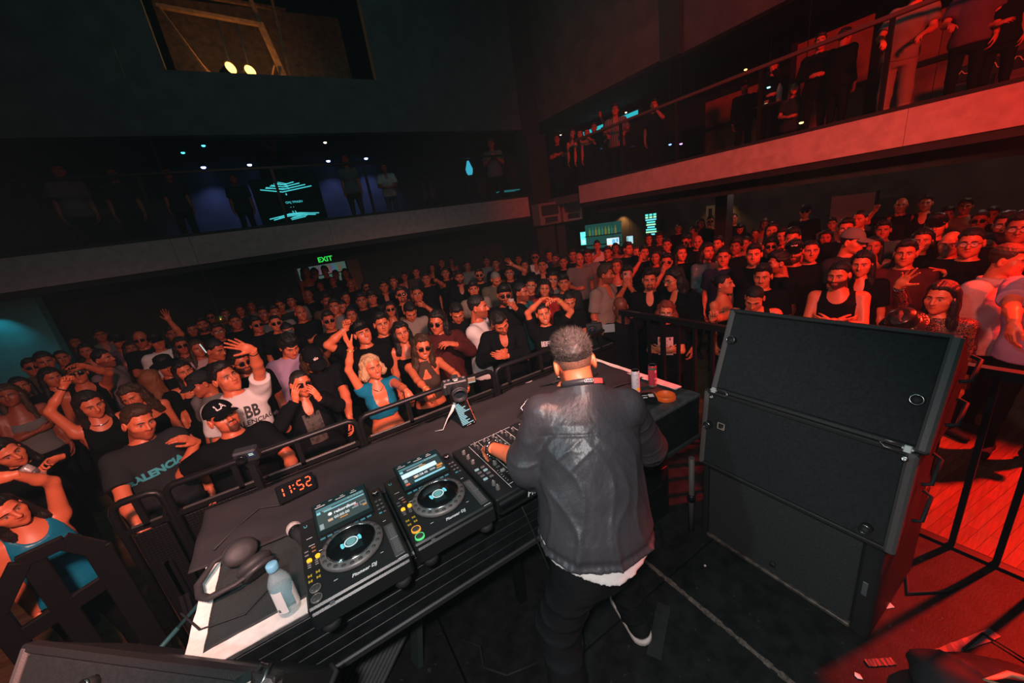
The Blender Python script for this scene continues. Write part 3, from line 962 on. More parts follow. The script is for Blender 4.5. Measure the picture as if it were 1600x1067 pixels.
PLACED = []
def person(label, z=1.6, px=None, pos=None, floor=0.0, female=False, tone=1, fat=1.0, wide=1.0, mouth=0.0, beard=None, yaw=0.0, head=(0, 0, 0), lean=(0, 0), twist=0, R='down', L='down',
           top=('tee', 'black'), legs=('jeans', 'black'), hair=('short', 'black'), hat=None, glasses=None, text=None, extras=(), near=True, group='people on the dance floor', seed=None, facecam=True):
    """px: where the photograph shows the head; z: height of the head's centre above the world floor. The figure stands where that sight line meets that height."""
    if pos is None:
        # small changes of height slide the figure along its sight line until it stands clear of its neighbours
        best = None
        for dz in ((0, .02, -.02, .04, -.04, .06, -.06) if near else (0, .02, -.02, .04, -.04, .06, -.06, .08, -.08, .10, -.10, .12)):
            hw = at(px[0], px[1], 2, z + dz)
            sc = min([math.hypot(hw.x - q[0], hw.y - q[1]) for q in PLACED if abs(q[2] - floor) < 1] or [9])
            sc = min(sc, 0.36)
            if floor == 0.0:
                if hw.x < 2.85 and hw.y < 3.0: sc -= (3.0 - hw.y)
                if hw.y < 2.75 and 2.5 < hw.x < 3.08: sc -= (3.08 - hw.x)
            sc -= abs(dz) * (1.2 if near else 0.3)
            if best is None or sc > best[0]: best = (sc, hw, z + dz)
        hw, z = best[1], best[2]
        hx, hy = hw.x, hw.y
    else:
        hx, hy = pos
    rz = (math.atan2(hx - 0.3, hy - 0.4) if facecam else 0) * -1.0     # yaw 0 looks at the booth
    rz = rz + math.radians(yaw)
    head = tuple(head)
    PLACED.append((hx, hy, floor))
    rg = rig(female, lean, head, twist)
    s = (z - floor) / rg['headc'][2]
    Mz = np.array(Matrix.Rotation(rz, 3, 'Z'))
    off = Mz @ (rg['headc'] * s)
    root = thing('person', label, 'person', (hx - off[0], hy - off[1], floor), rz, group)
    root.scale = (s, s, s)
    org = np.array((hx - off[0], hy - off[1], floor))
    def loc(p): return Mz.T @ ((np.array(p, float) - org)) / s
    fwd = np.array(_f)
    hd = (np.array((hx, hy, z)) - np.array((0, 0, CAM_H))) @ fwd
    def res(spec):
        if isinstance(spec, tuple) and spec[0] == 'px':     # ('px', x, y, depth offset, pose, elbow hint[, fingers, palm])
            rr = np.array(ray(spec[1], spec[2])); t = (hd + spec[3]) / (rr @ fwd)
            w = loc(np.array((0, 0, CAM_H)) + rr * t)
            out = [w, spec[5], spec[4]] + list(spec[6:])
            return tuple(out)
        return spec
    cacheable = isinstance(R, str) and isinstance(L, str)
    sp = {'R': res(R), 'L': res(L)}
    A = {k: arm(rg, k, sp[k]) for k in 'RL'}
    h, hh, hn = (0.0125, 0.0050, 0.0050) if near else (0.022, 0.0085, 0.0085)
    hk = (female, wide, mouth, beard)
    key = ('body', female, tone * 0, fat, hk, R, L, lean, head, twist, near)
    if cacheable and key in _cache: bme = _cache[key]
    else:
        bme = body_mesh('body', rg, A, fat, hk, h, hh, hn)
        if cacheable: _cache[key] = bme
    link('body', bme, skin_mat(tone), root)
    sd = (seed if seed is not None else (zlib.crc32(label.encode()) % 97) * 0.37) if not cacheable else 1.0
    tk = ('top', top[0], female, fat, R, L, lean, twist, near)
    if cacheable and tk in _cache: tme = _cache[tk]
    else:
        tme = np_mesh('top', *top_mesh('top', top[0], rg, A, fat, 0.0115 if near else 0.020, sd))
        if cacheable: _cache[tk] = tme
    tn = {'tee': 't_shirt', 'long': 'sweater', 'jacket': 'jacket', 'hoodie': 'hoodie', 'tank': 'tank_top', 'cami': 'camisole', 'crop': 'crop_top', 'halter': 'halter_top', 'shirt': 'shirt'}[top[0]]
    to = link(tn, tme, cloth_mat(top[1]) if isinstance(top[1], str) else top[1], root)
    lk = ('lm', legs[0], female, round(fat, 2))
    lme = cached_mesh(lk, lambda: np_mesh('trousers', *legs_arrays(legs[0], female, fat)))
    link('trousers', lme, cloth_mat(legs[1]), root)
    for sx in (-1, 1):
        link('shoe', shoe_mesh(), cloth_mat('charcoal'), root, Matrix.Translation((sx * 0.110, 0.0, 0)) @ Matrix.Rotation(math.radians(sx * 8), 4, 'Z'))
    HM = Matrix.Translation(Vector(rg['headc'])) @ Matrix(rg['Rh'].tolist()).to_4x4() @ Matrix.Diagonal((wide, 1, 1, 1))
    if hair:
        link('hair', hair_me(hair[0], female), hair_mat(hair[1]), root, HM)
    hato = None
    if hat:
        hato = link({'cap_back': 'cap', 'cap': 'cap'}.get(hat[0], hat[0]), hat_me(hat[0]), cloth_mat(hat[1]) if isinstance(hat[1], str) else hat[1], root, HM)
    if glasses:
        fr, ln = glasses_parts('sun' if glasses == 'sun' else 'clear')
        g = link('sunglasses' if glasses == 'sun' else 'glasses', fr, mat('black_frame', (0.012, 0.012, 0.013), 0.3), root, HM)
        link('lens', ln, mat('dark_lens', (0.006, 0.006, 0.008), 0.06, spec=0.8) if glasses == 'sun' else mat('clear_lens', (0.9, 0.9, 0.9), 0.05, alpha=0.18), g)
    info = {'root': root, 'rig': rg, 'A': A, 'top': to, 'topme': tme, 'HM': HM, 's': s, 'hat': hato}
    if text:
        for t in (text if isinstance(text, list) else [text]): print_on(info, **t)
    for e in extras:
        extra(info, *e)
    return info

def print_on(info, s=None, size=0.06, z=1.28, x=0.0, color=(0.5, 0.5, 0.5), tilt=0.0, me=None, name='lettering', stretch=1.0, thick=0.0):
    """flat print laid on the cloth of the chest"""
    rg = info['rig']
    bvh = BVHTree.FromPolygons([v.co for v in info['topme'].vertices], [p.vertices for p in info['topme'].polygons])
    me = me or text_mesh(s, size, bold=thick)
    ct, st = math.cos(math.radians(tilt)), math.sin(math.radians(tilt))
    d = Vector(rg['Rl'] @ np.array((0, 1.0, 0)))
    bad = False
    for v in me.vertices:
        u, w = v.co.x * stretch, v.co.y
        o = Vector(rg['U']((x + u*ct - w*st, -0.55, z + u*st + w*ct)))
        hit = bvh.ray_cast(o, d)
        if hit[0] is None: v.co = o + d * 0.45
        else: v.co = hit[0] - d * 0.0045
    m = mat('print_%02d%02d%02d' % tuple(int(c*99) for c in color), color, 0.7)
    return link(name, me, m, info['root'])

def ring_mesh(r, t, n=20):
    return cached_mesh(('ring', r, t), lambda: MB().tube([(r*math.cos(2*PI*i/n), r*math.sin(2*PI*i/n), 0) for i in range(n)], t, 6, closed=True).mesh('ring'))
def extra(info, kind, *a):
    root, rg, A = info['root'], info['rig'], info['A']
    if kind == 'necklace':
        col, drop = a
        pts = []
        for i in range(24):
            t = 2*PI*i/24
            p = np.array((0.072*math.sin(t), 0.02 + 0.068*math.cos(t)*-1, 1.478))
            fr = max(0.0, math.cos(t))
            p = p + np.array((0, -0.045*fr - 0.02*fr*fr, -drop*fr**1.5 - 0.02))
            pts.append(rg['U'](p))
        MB().tube(pts, 0.0032, 5, closed=True).build('necklace', mat('metal_' + col, {'silver': (0.75, 0.75, 0.76), 'gold': (0.85, 0.52, 0.16)}[col], 0.25, 1.0), root)
    elif kind == 'bracelet':
        sd, col = a
        ar = A[sd]; z = Vector(ar['fa']); q = z.to_track_quat('Z', 'Y')
        link('bracelet', ring_mesh(0.031, 0.0045), mat('bracelet_' + col, {'silver': (0.7, 0.7, 0.72), 'black': (0.01, 0.01, 0.01), 'yellow': (0.75, 0.75, 0.08), 'gold': (0.8, 0.5, 0.15)}[col], 0.3, 0.6), root,
             Matrix.Translation(Vector(ar['W']) - z*0.035) @ q.to_matrix().to_4x4())
    elif kind == 'earring':
        link('earring', ring_mesh(0.014, 0.002, 12), mat('metal_silver', (0.75, 0.75, 0.76), 0.25, 1.0), root, info['HM'] @ Matrix.Translation((a[0]*0.085, 0.01, -0.055)) @ Matrix.Rotation(PI/2, 4, 'X'))
    elif kind == 'captext':
        s, size, col = a[:3]
        me = text_mesh(s, size, bold=0.0012 if size > .03 else 0)
        V, F = hat_arrays('cap')
        bvh = BVHTree.FromPolygons([Vector(p) for p in V.tolist()], F.tolist())
        for v in me.vertices:
            h = bvh.ray_cast(Vector((v.co.x, -0.4, v.co.y + (a[3] if len(a) > 3 else 0.088))), Vector((0, 1, 0)))
            if h[0] is not None: v.co = h[0] + Vector((0, -0.0025, 0.001))
        link('cap_logo', me, mat('caplogo', col, 0.6), info['hat'])
# ================================================================== the room (x along the booth, y towards the audience, metres)
M_wall = mat('dark_plaster', (0.060, 0.060, 0.058), 0.85, noise=(3, 0.25))
M_black = mat('matt_black', (0.012, 0.012, 0.013), 0.7, noise=(6, 0.3))
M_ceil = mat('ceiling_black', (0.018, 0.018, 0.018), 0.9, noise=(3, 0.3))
M_fascia = mat('fascia_paint', (0.42, 0.33, 0.31), 0.7, noise=(9, 0.12), bump=(60, 0.15))
M_soffit = mat('soffit_grey', (0.085, 0.09, 0.09), 0.8, noise=(4, 0.2))
M_deck = mat('stage_deck', (0.0115, 0.0112, 0.0115), 0.5, noise=(14, 0.45), bump=(90, 0.10), spec=0.16)
M_metal = mat('dark_metal', (0.018, 0.018, 0.020), 0.38, 0.6)
M_steel = mat('worn_steel', (0.30, 0.29, 0.28), 0.35, 1.0, noise=(40, 0.3))
M_alu = mat('aluminium', (0.42, 0.41, 0.40), 0.35, 0.9)
M_glass = mat('rail_glass', (0.01, 0.03, 0.032), 0.03, alpha=0.10, spec=0.5)
M_tape_w = mat('white_tape', (0.80, 0.68, 0.62), 0.75, noise=(30, 0.1), bump=(40, 0.3))
M_tape_b = mat('black_tape', (0.035, 0.035, 0.037), 0.45)

def deck_specks(m):
    nt = m.node_tree; bs = nt.nodes['Principled BSDF']
    src = bs.inputs['Base Color'].links[0].from_socket
    tc = nt.nodes.new('ShaderNodeTexCoord')
    last = src
    for sc, lo, col in ((210, 0.70, (0.09, 0.10, 0.10, 1)), (26, 0.69, (0.035, 0.04, 0.042, 1))):
        n = nt.nodes.new('ShaderNodeTexNoise'); n.inputs['Scale'].default_value = sc; n.inputs['Detail'].default_value = 2 if sc > 100 else 8
        nt.links.new(tc.outputs['Object'], n.inputs['Vector'])
        r = nt.nodes.new('ShaderNodeValToRGB'); r.color_ramp.elements[0].position = lo; r.color_ramp.elements[1].position = lo + 0.04
        nt.links.new(n.outputs['Fac'], r.inputs['Fac'])
        x = nt.nodes.new('ShaderNodeMix'); x.data_type = 'RGBA'
        nt.links.new(r.outputs['Color'], x.inputs['Factor']); nt.links.new(last, x.inputs['A']); x.inputs['B'].default_value = col
        last = x.outputs['Result']
    nt.links.new(last, bs.inputs['Base Color'])
deck_specks(M_deck)
def wood_floor_mat():
    m = mat('strip_wood', (0.30, 0.15, 0.08), 0.38)
    nt = m.node_tree; b = nt.nodes['Principled BSDF']
    tc = nt.nodes.new('ShaderNodeTexCoord'); mp = nt.nodes.new('ShaderNodeMapping')
    mp.inputs['Rotation'].default_value = (0, 0, math.radians(8))
    br = nt.nodes.new('ShaderNodeTexBrick')
    br.inputs['Color1'].default_value = (0.19, 0.082, 0.038, 1); br.inputs['Color2'].default_value = (0.30, 0.15, 0.08, 1); br.inputs['Mortar'].default_value = (0.05, 0.025, 0.015, 1)
    br.inputs['Scale'].default_value = 1.0; br.inputs['Mortar Size'].default_value = 0.0016; br.inputs['Brick Width'].default_value = 0.9; br.inputs['Row Height'].default_value = 0.057; br.inputs['Bias'].default_value = 0
    nt.links.new(tc.outputs['Object'], mp.inputs['Vector']); nt.links.new(mp.outputs['Vector'], br.inputs['Vector'])
    ns = nt.nodes.new('ShaderNodeTexNoise'); ns.inputs['Scale'].default_value = 9
    mp2 = nt.nodes.new('ShaderNodeMapping'); mp2.inputs['Scale'].default_value = (0.6, 9, 1)
    nt.links.new(tc.outputs['Object'], mp2.inputs['Vector']); nt.links.new(mp2.outputs['Vector'], ns.inputs['Vector'])
    mx = nt.nodes.new('ShaderNodeMix'); mx.data_type = 'RGBA'; mx.blend_type = 'MULTIPLY'; mx.inputs['Factor'].default_value = 0.8
    nt.links.new(br.outputs['Color'], mx.inputs['A']); nt.links.new(ns.outputs['Color'], mx.inputs['B'])
    nt.links.new(mx.outputs['Result'], b.inputs['Base Color'])
    return m

structure('floor', MB().box((-7, -4, -0.15), (12.5, 15, 0.0)), wood_floor_mat())
structure('ceiling', MB().box((-7, -4, 9.0), (12.5, 15, 9.2)), M_ceil)
structure('wall_back', MB().box((-7, 14.6, 0), (12.5, 14.8, 9.0)), M_black)
structure('wall_right', MB().box((12.0, -4, 0), (12.2, 14.6, 9.0)), M_black)
structure('wall_left', MB().box((-7.0, -4, 0), (-6.8, 14.6, 9.0)), M_black)
# raised tier along the right hand side of the room, behind the dancers
structure('floor_tier', MB().box((8.6, -4, 0.0), (12.0, 14.6, 0.30)), M_black)

# stage deck: panels with open joints, a worn aluminium edge along the seam
stage = bpy.data.objects.new('stage_floor', None); COL.objects.link(stage); stage['kind'] = 'structure'
xs = [-3.46, -2.24, -1.02, 0.20, 1.42, 2.90]
ys = [-2.55, -1.33, -0.11, 1.11, 2.33]
for i in range(5):
    for j in range(4):
        MB().box((xs[i] + 0.004, ys[j] + 0.004, 0.30), (xs[i+1] - 0.004, ys[j+1] - 0.004, 0.40), 0.004).build('deck_panel', M_deck, stage)
MB().box((-3.46, -2.55, 0.02), (2.90, 2.33, 0.30)).build('deck_skirt', M_black, stage)
for k, (a, b) in enumerate((((1.42, -0.1), (1.42, 1.11)), ((1.42, 1.11), (1.42, 2.3)), ((0.20, -0.1), (0.20, 1.11)))):
    m = MB(); r2 = random.Random(k)
    n = 40
    for s in range(n):
        t0, t1 = s/n, (s+1)/n
        y0, y1 = a[1] + (b[1]-a[1])*t0, a[1] + (b[1]-a[1])*t1
        w = 0.008 + 0.008 * r2.random() if k < 2 else 0.004
        m.box((a[0] - w, y0, 0.398), (a[0] + w, y1, 0.4025 + 0.002*r2.random()))
    m.build('joint_edge', mat('worn_edge', (0.16, 0.12, 0.10), 0.5, 0.3, noise=(50, 0.6)), stage)

# ---- far balcony (faces the stage): slab, fascia, glass rail, back area, upper wall
def fascia_panels(parent, axis, fixed, lo, hi, z0, z1, n):
    for i in range(n):
        a, b = lo + (hi - lo)*i/n, lo + (hi - lo)*(i+1)/n
        if axis == 'x': MB().box((a + .0015, fixed, z0), (b - .0015, fixed + 0.05, z1), 0.003).build('fascia_panel', M_fascia, parent)
        else: MB().box((fixed, a + .0015, z0), (fixed + 0.05, b - .0015, z1), 0.003).build('fascia_panel', M_fascia, parent)
bal = bpy.data.objects.new('floor_balcony_far', None); COL.objects.link(bal); bal['kind'] = 'structure'
MB().box((-6.8, 9.05, 2.66), (6.25, 14.6, 2.85)).build('slab', M_soffit, bal)
fascia_panels(bal, 'x', 9.0, -6.8, 6.28, 2.62, 3.12, 5)
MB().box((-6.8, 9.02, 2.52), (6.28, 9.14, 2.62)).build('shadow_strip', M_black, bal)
MB().box((-6.8, 9.5, 2.50), (6.28, 10.1, 2.66)).build('duct', M_soffit, bal)
MB().box((-6.8, 9.0, 3.12), (6.28, 9.12, 3.17)).build('ledge', M_black, bal)
rail = thing('balcony_railing', 'glass panel railing with black posts above the far grey balcony edge', 'railing', (0, 9.08, 3.17))
px = [-5.6, -4.3, -2.98, -1.66, 0.32, 2.05, 3.4, 4.7, 6.1]
for x in px:
    MB().bar((x, 0, 0), (x, 0, 1.02), 0.05, 0.05, (0, 1, 0)).build('post', M_metal, rail)
for a, b in zip(px[:-1], px[1:]):
    MB().box((a + .04, -0.006, 0.03), (b - .04, 0.006, 0.99)).build('glass_panel', M_glass, rail)
MB().box((-6.4, -0.03, 1.00), (6.15, 0.03, 1.05), 0.008).build('handrail', M_metal, rail)
# the wall over the far balcony with the lit catwalk opening
up = bpy.data.objects.new('wall_upper_far', None); COL.objects.link(up); up['kind'] = 'structure'
MB().box((-6.8, 9.0, 4.76), (6.45, 9.2, 5.74)).build('segment', M_wall, up)
MB().box((-6.8, 9.0, 5.74), (-0.75, 9.2, 9.0)).build('segment', M_wall, up)
MB().box((2.72, 9.0, 5.74), (6.2, 9.2, 9.0)).build('segment', M_wall, up)
MB().box((-0.75, 9.0, 7.6), (2.72, 9.2, 9.0)).build('segment', M_wall, up)
MB().box((-0.75, 9.2, 5.70), (2.72, 11.0, 5.75)).build('opening_sill', M_black, up)
MB().box((-0.75, 11.0, 5.70), (2.72, 11.1, 7.7)).build('opening_back', mat('catwalk_board', (0.10, 0.06, 0.035), 0.8, noise=(8, 0.4)), up)
MB().box((6.2, 8.98, 4.6), (6.75, 9.3, 9.0)).build('corner_pier', M_black, up)
structure('ceiling_far_balcony', MB().box((-6.8, 9.2, 5.30), (6.3, 14.6, 5.40)), M_ceil)
cat = thing('catwalk_frame', 'wooden catwalk frame lit amber inside the opening above the balcony', 'frame', (0, 9.6, 5.75))
m_wood = mat('catwalk_wood', (0.20, 0.105, 0.05), 0.7, noise=(12, 0.3))
for (a, b, w) in (((-0.62, 0.2, 1.25), (0.92, 0.2, 1.12), 0.09), ((0.92, 0.2, 1.15), (1.12, 0.2, 0.0), 0.11), ((-0.62, 0.2, 1.3), (-0.12, 0.0, 0.0), 0.06), ((0.85, 0.3, 1.9), (0.95, 0.25, 1.0), 0.07),
                  ((1.28, 0.4, 1.8), (1.2, 0.4, 0.0), 0.05), ((-0.7, 0.6, 1.7), (1.5, 0.6, 1.6), 0.08), ((0.75, 0.1, 0.0), (0.95, 0.1, 0.4), 0.05), ((-0.25, 0.1, 0.35), (0.0, 0.1, 0.0), 0.06)):
    MB().bar(a, b, w, w*0.6).build('beam', m_wood, cat)
for k, (x, y, z, tilt) in enumerate(((0.20, 9.55, 6.02, 35), (0.50, 9.5, 5.97, 28))):
    t = thing('warm_spotlight', ('amber spotlight hanging inside the catwalk opening, higher of two', 'amber spotlight hanging inside the catwalk opening, lower of two')[k], 'spotlight', (x, y, z), 0, 'amber catwalk spotlights')
    Mx = Matrix.Rotation(math.radians(90 - 10), 4, 'X') @ Matrix.Rotation(math.radians(tilt), 4, 'Y')
    MB().lathe([(0.035, -0.30), (0.075, -0.26), (0.09, -0.05), (0.115, 0.0), (0.105, 0.0), (0.085, -0.03), (0.0, -0.03)], 20, Mx).build('housing', M_metal, t)
    MB().lathe([(0.108, -0.012), (0.0, 0.014)], 20, Mx).build('lamp_lens', emat('amber_glow', (1.0, 0.50, 0.10), 4.5), t)
    MB().bar((0, 0.16, 0.02), (0.02, 0.25, 0.85), 0.025).build('yoke', M_metal, t)
    lp = bpy.data.lights.new('amber_bulb', 'POINT'); lp.color = (1, 0.45, 0.10); lp.energy = 16; lp.shadow_soft_size = 0.08
    lo = bpy.data.objects.new('amber_bulb', lp); lo.location = (0, -0.16, 0.10); lo.parent = t; COL.objects.link(lo)

# ---- right balcony
br_ = bpy.data.objects.new('floor_balcony_right', None); COL.objects.link(br_); br_['kind'] = 'structure'
MB().box((6.65, -4, 2.80), (12.0, 7.55, 2.98)).build('slab', M_soffit, br_)
MB().box((6.65, 7.55, 2.80), (12.0, 14.6, 2.98)).build('slab', M_soffit, br_)
fascia_panels(br_, 'y', 6.6, -4.0, 7.45, 2.735, 3.135, 4)
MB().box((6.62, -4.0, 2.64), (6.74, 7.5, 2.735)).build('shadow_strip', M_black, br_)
MB().box((6.6, -4.0, 3.135), (6.72, 7.5, 3.18)).build('ledge', M_black, br_)
MB().box((7.2, -4.0, 2.45), (7.6, 7.5, 2.80)).build('duct', M_soffit, br_)
rail2 = thing('balcony_railing', 'glass panel railing along the red lit side balcony', 'railing', (6.68, 0, 3.18))
py = [-2.2, -0.8, 0.6, 2.0, 3.4, 4.8, 6.1, 7.4]
for y in py:
    MB().bar((0, y, 0), (0, y, 0.98), 0.045, 0.045, (0, 1, 0)).build('post', M_metal, rail2)
for a, b in zip(py[:-1], py[1:]):
    MB().box((-0.006, a + .04, 0.03), (0.006, b - .04, 0.95)).build('glass_panel', M_glass, rail2)
MB().box((-0.03, -2.6, 0.95), (0.03, 7.5, 1.0), 0.008).build('handrail', mat('rail_wood', (0.10, 0.05, 0.04), 0.5), rail2)
up2 = bpy.data.objects.new('wall_upper_right', None); COL.objects.link(up2); up2['kind'] = 'structure'
MB().box((7.0, 5.35, 5.0), (7.2, 9.3, 9.0)).build('segment', mat('brown_plaster', (0.075, 0.058, 0.048), 0.85, noise=(3, 0.3)), up2)
MB().box((7.12, -4.0, 4.98), (7.3, 5.35, 9.0)).build('segment', M_wall, up2)
MB().box((6.98, 4.95, 4.95), (7.1, 5.35, 9.0)).build('pier', M_black, up2)
structure('ceiling_right_balcony', MB().box((7.2, -4, 5.25), (12.0, 14.6, 5.35)), M_ceil)
# low brown screen walls at the back of the side balcony
for k, (x, y0, y1, z0, z1) in enumerate(((9.5, 4.6, 6.1, 3.0, 4.55), (9.4, 3.05, 4.2, 3.0, 4.95), (9.2, 0.9, 2.8, 3.0, 4.6))):
    t = thing('screen_wall', ('low brown screen wall with dark rail behind the seated woman, side balcony', 'tall brown screen wall behind the two dark men, side balcony', 'brown screen wall beside the man in pale trousers, side balcony')[k], 'screen', (x, 0, 0))
    n = 3
    for i in range(n):
        a, b = y0 + (y1-y0)*i/n, y0 + (y1-y0)*(i+1)/n
        MB().box((0, a + .004, z0), (0.04, b - .004, z1), 0.004).build('panel', mat('brown_board', (0.30, 0.13, 0.09), 0.7, noise=(6, 0.15)), t)
    MB().bar((-0.05, y0 - .1, z0 + 0.95), (-0.05, y1 + .1, z0 + 0.95), 0.07).build('rail', M_black, t)
    MB().box((-0.02, y1 - 0.05, z0), (0.06, y1 + 0.05, z1 + .05)).build('post', M_black, t)
lb = thing('light_box', 'long teal light box glowing above the side balcony crowd', 'sign', (9.7, 0, 0))
for y in (8.4, 10.3): MB().bar((0.04, y, 5.05), (0.04, y, 5.26), 0.01).build('hanger', M_metal, lb)
MB().box((0, 8.15, 4.84), (0.08, 10.6, 5.06), 0.01).build('housing', M_black, lb)
MB().box((-0.012, 8.2, 4.87), (0.0, 10.5, 5.03)).build('diffuser', emat('teal_box', (0.03, 0.62, 0.72), 0.75), lb)

# ---- under the balconies: corner column, speaker boxes, bar, doors, signs, screens
structure('column_corner', MB().box((6.15, 8.75, 0), (6.75, 9.35, 4.6), 0.01), M_black)
structure('column_2', MB().box((7.0, 8.95, 0), (7.3, 9.25, 2.8), 0.01), M_black)
structure('column_3', MB().box((8.2, 4.72, 0.0), (8.45, 4.98, 2.8), 0.01), M_black)
for k, (x, lab) in enumerate(((6.08, 'grey wall loudspeaker box under the balcony corner, smaller looking of the pair'), (6.86, 'grey wall loudspeaker box under the balcony corner, beside the red fascia end'))):
    t = thing('wall_speaker', lab, 'speaker', (x, 8.45, 2.33), 0, 'corner speaker boxes')
    MB().box((0, 0, 0), (0.70, 0.35, 0.56), 0.012).build('cabinet', mat('speaker_grey', (0.17, 0.15, 0.15), 0.7), t)
    MB().box((0.07, -0.012, 0.24), (0.63, 0.0, 0.50), 0.006).build('upper_grille', M_black, t)
    MB().box((0.16, -0.012, 0.06), (0.58, 0.0, 0.19), 0.006).build('lower_port', M_black, t)
    MB().box((0.13, -0.02, 0.03), (0.61, -0.006, 0.055), 0.003).build('trim_bar', M_steel, t)
# back wall of the dance floor under the far balcony, with the bar opening
bw = bpy.data.objects.new('wall_under_balcony', None); COL.objects.link(bw); bw['kind'] = 'structure'
M_under = mat('under_wall', (0.035, 0.045, 0.045), 0.8, noise=(2, 0.2))
MB().box((-6.8, 12.9, 0), (0.30, 13.05, 2.66)).build('segment', M_under, bw)
MB().box((2.05, 12.9, 0), (6.3, 13.05, 2.66)).build('segment', M_under, bw)
MB().box((0.30, 12.9, 2.13), (2.05, 13.05, 2.66)).build('segment', M_under, bw)
MB().box((6.3, 13.0, 0), (12.0, 13.15, 2.8)).build('segment', M_under, bw)
MB().box((1.72, 12.86, 0), (2.05, 12.92, 2.13)).build('door_leaf', mat('door_wood', (0.17, 0.08, 0.05), 0.6), bw)
MB().box((0.24, 12.84, 0), (0.32, 12.92, 2.16)).build('door_frame', M_metal, bw)
bar_ = thing('bar_shelf', 'bottle shelf glowing pale teal through the doorway under the exit sign', 'shelf', (1.1, 14.3, 0))
MB().box((-0.75, 0.1, 0.0), (0.75, 0.14, 2.4)).build('back_panel', emat('bar_glow', (0.16, 0.30, 0.25), 0.28), bar_)
for z in (1.40, 1.74):
    MB().box((-0.55, -0.12, z), (0.6, 0.1, z + 0.03)).build('shelf_board', M_black, bar_)
MB().lathe([(0.05, 1.62), (0.07, 1.72), (0.05, 1.82), (0.0, 1.84)], 10, Matrix.Translation((0.05, -0.12, 0))).build('lamp', emat('bar_lamp', (0.25, 0.9, 0.8), 4.0), bar_)
r3 = random.Random(4)
for i in range(12):
    c = [(0.30, 0.10, 0.22), (0.12, 0.22, 0.42), (0.08, 0.30, 0.30), (0.30, 0.16, 0.08)][i % 4]
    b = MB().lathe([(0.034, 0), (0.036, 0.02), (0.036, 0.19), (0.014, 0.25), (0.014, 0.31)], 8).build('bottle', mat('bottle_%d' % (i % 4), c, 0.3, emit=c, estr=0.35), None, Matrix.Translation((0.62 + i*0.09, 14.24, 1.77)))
    tag(b, 'coloured glass bottle on the upper glowing bar shelf', 'bottle', 'bottles on the bar shelf')

def ceiling_z(p):
    if p[0] > 6.65: return 2.80 if p[2] < 2.8 else 5.25
    if p[1] > 9.0: return 2.66 if p[2] < 2.66 else 5.30
    return 9.0
def hang(t, p, dx=0.0, z0=0.0, dy=0.02):
    MB().bar((dx, dy, z0), (dx, dy, ceiling_z(p) - p[2] + 0.01), 0.008).build('hanger', M_metal, t)
def exit_sign(loc, rz, label, h=0.16):
    t = thing('exit_sign', label, 'sign', loc, rz)
    hang(t, loc, 0, 0.1)
    MB().box((-0.20, 0, -0.11), (0.20, 0.05, 0.11), 0.008).build('housing', M_black, t)
    me = text_mesh('EXIT', h * 1.25, 0.002, bold=0.004)
    link('lettering', me, emat('exit_green', (0.02, 0.55, 0.06), 1.4), t, Matrix.Translation((0, -0.006, 0)) @ Matrix.Rotation(PI/2, 4, 'X'))
exit_sign((1.12, 12.75, 2.275), 0, 'green exit sign above the lit bar doorway')
exit_sign((-4.75, 13.6, 3.95), 0, 'dim green exit sign at the dark end of the far balcony')
exit_sign((5.55, 13.9, 4.6), 0, 'small green exit sign beside the blue glow on the far balcony')

def menu(loc, rz, w, h, label, seed, title=True, name='menu_screen', cols=((0.10, 0.75, 0.62), (0.30, 0.75, 0.45), (0.12, 0.60, 0.75)), est=1.6):
    """lit panel of short rows; the rows are flat bars standing for print too small to read"""
    t = thing(name, label, 'screen', loc, rz)
    hang(t, loc, 0, h/2)
    MB().box((-w/2, 0, -h/2), (w/2, 0.05, h/2), 0.006).build('housing', M_black, t)
    r = random.Random(seed)
    rows = 9
    for k, c in enumerate(cols):
        m = MB()
        for i in range(rows):
            if i % len(cols) != k: continue
            z = h*0.44 - h*0.88*(i + 0.5)/rows
            if title and i < 2:
                for q in (-0.28, 0.0, 0.28):
                    m.box((w*(q - 0.10), -0.006, z - h*0.035), (w*(q + 0.10), 0.0, z + h*0.035))
            else:
                a = 0.5*(0.5 + 0.4*r.random())
                m.box((-w*a, -0.006, z - h*0.028), (w*a, 0.0, z + h*0.028))
        m.build('text_rows', emat('menu_%d_%d' % (seed, k), c, est), t)['kind'] = 'stuff'
menu((10.4, 8.43, 1.82), math.radians(-72), 0.46, 0.78, 'tall menu screen with teal rows on the wall under the side balcony', 3)
menu((8.55, 12.3, 1.78), math.radians(-20), 0.36, 0.62, 'teal menu screen beside the corner column, partly behind heads', 5)
def monitor(loc, rz, w, h, label, col, est, parts):
    t = thing('monitor', label, 'screen', loc, rz)
    hang(t, loc, 0, h/2)
    MB().box((-w/2 - .02, 0, -h/2 - .02), (w/2 + .02, 0.05, h/2 + .02), 0.006).build('bezel', M_black, t)
    MB().box((-w/2, -0.006, -h/2), (w/2, 0, h/2)).build('display', emat('mon_%s' % label[:14].replace(' ', '_'), col, est), t)
    for i, (x0, x1, z0, z1, c) in enumerate(parts):
        MB().box((x0*w, -0.012, z0*h), (x1*w, -0.006, z1*h)).build('picture_patch', emat('mon_%s_%d' % (label[:10].replace(' ', '_'), i), c, est), t)
monitor((10.5, 10.22, 1.30), math.radians(-65), 0.46, 0.32, 'small bright monitor with blue and orange picture under the side balcony', (0.55, 0.75, 0.85), 1.3, ((-0.5, 0.5, -0.5, -0.25, (0.8, 0.16, 0.06)), (-0.05, 0.2, -0.3, 0.35, (0.12, 0.45, 0.65)), (0.28, 0.42, 0, 0.4, (0.1, 0.35, 0.55))))
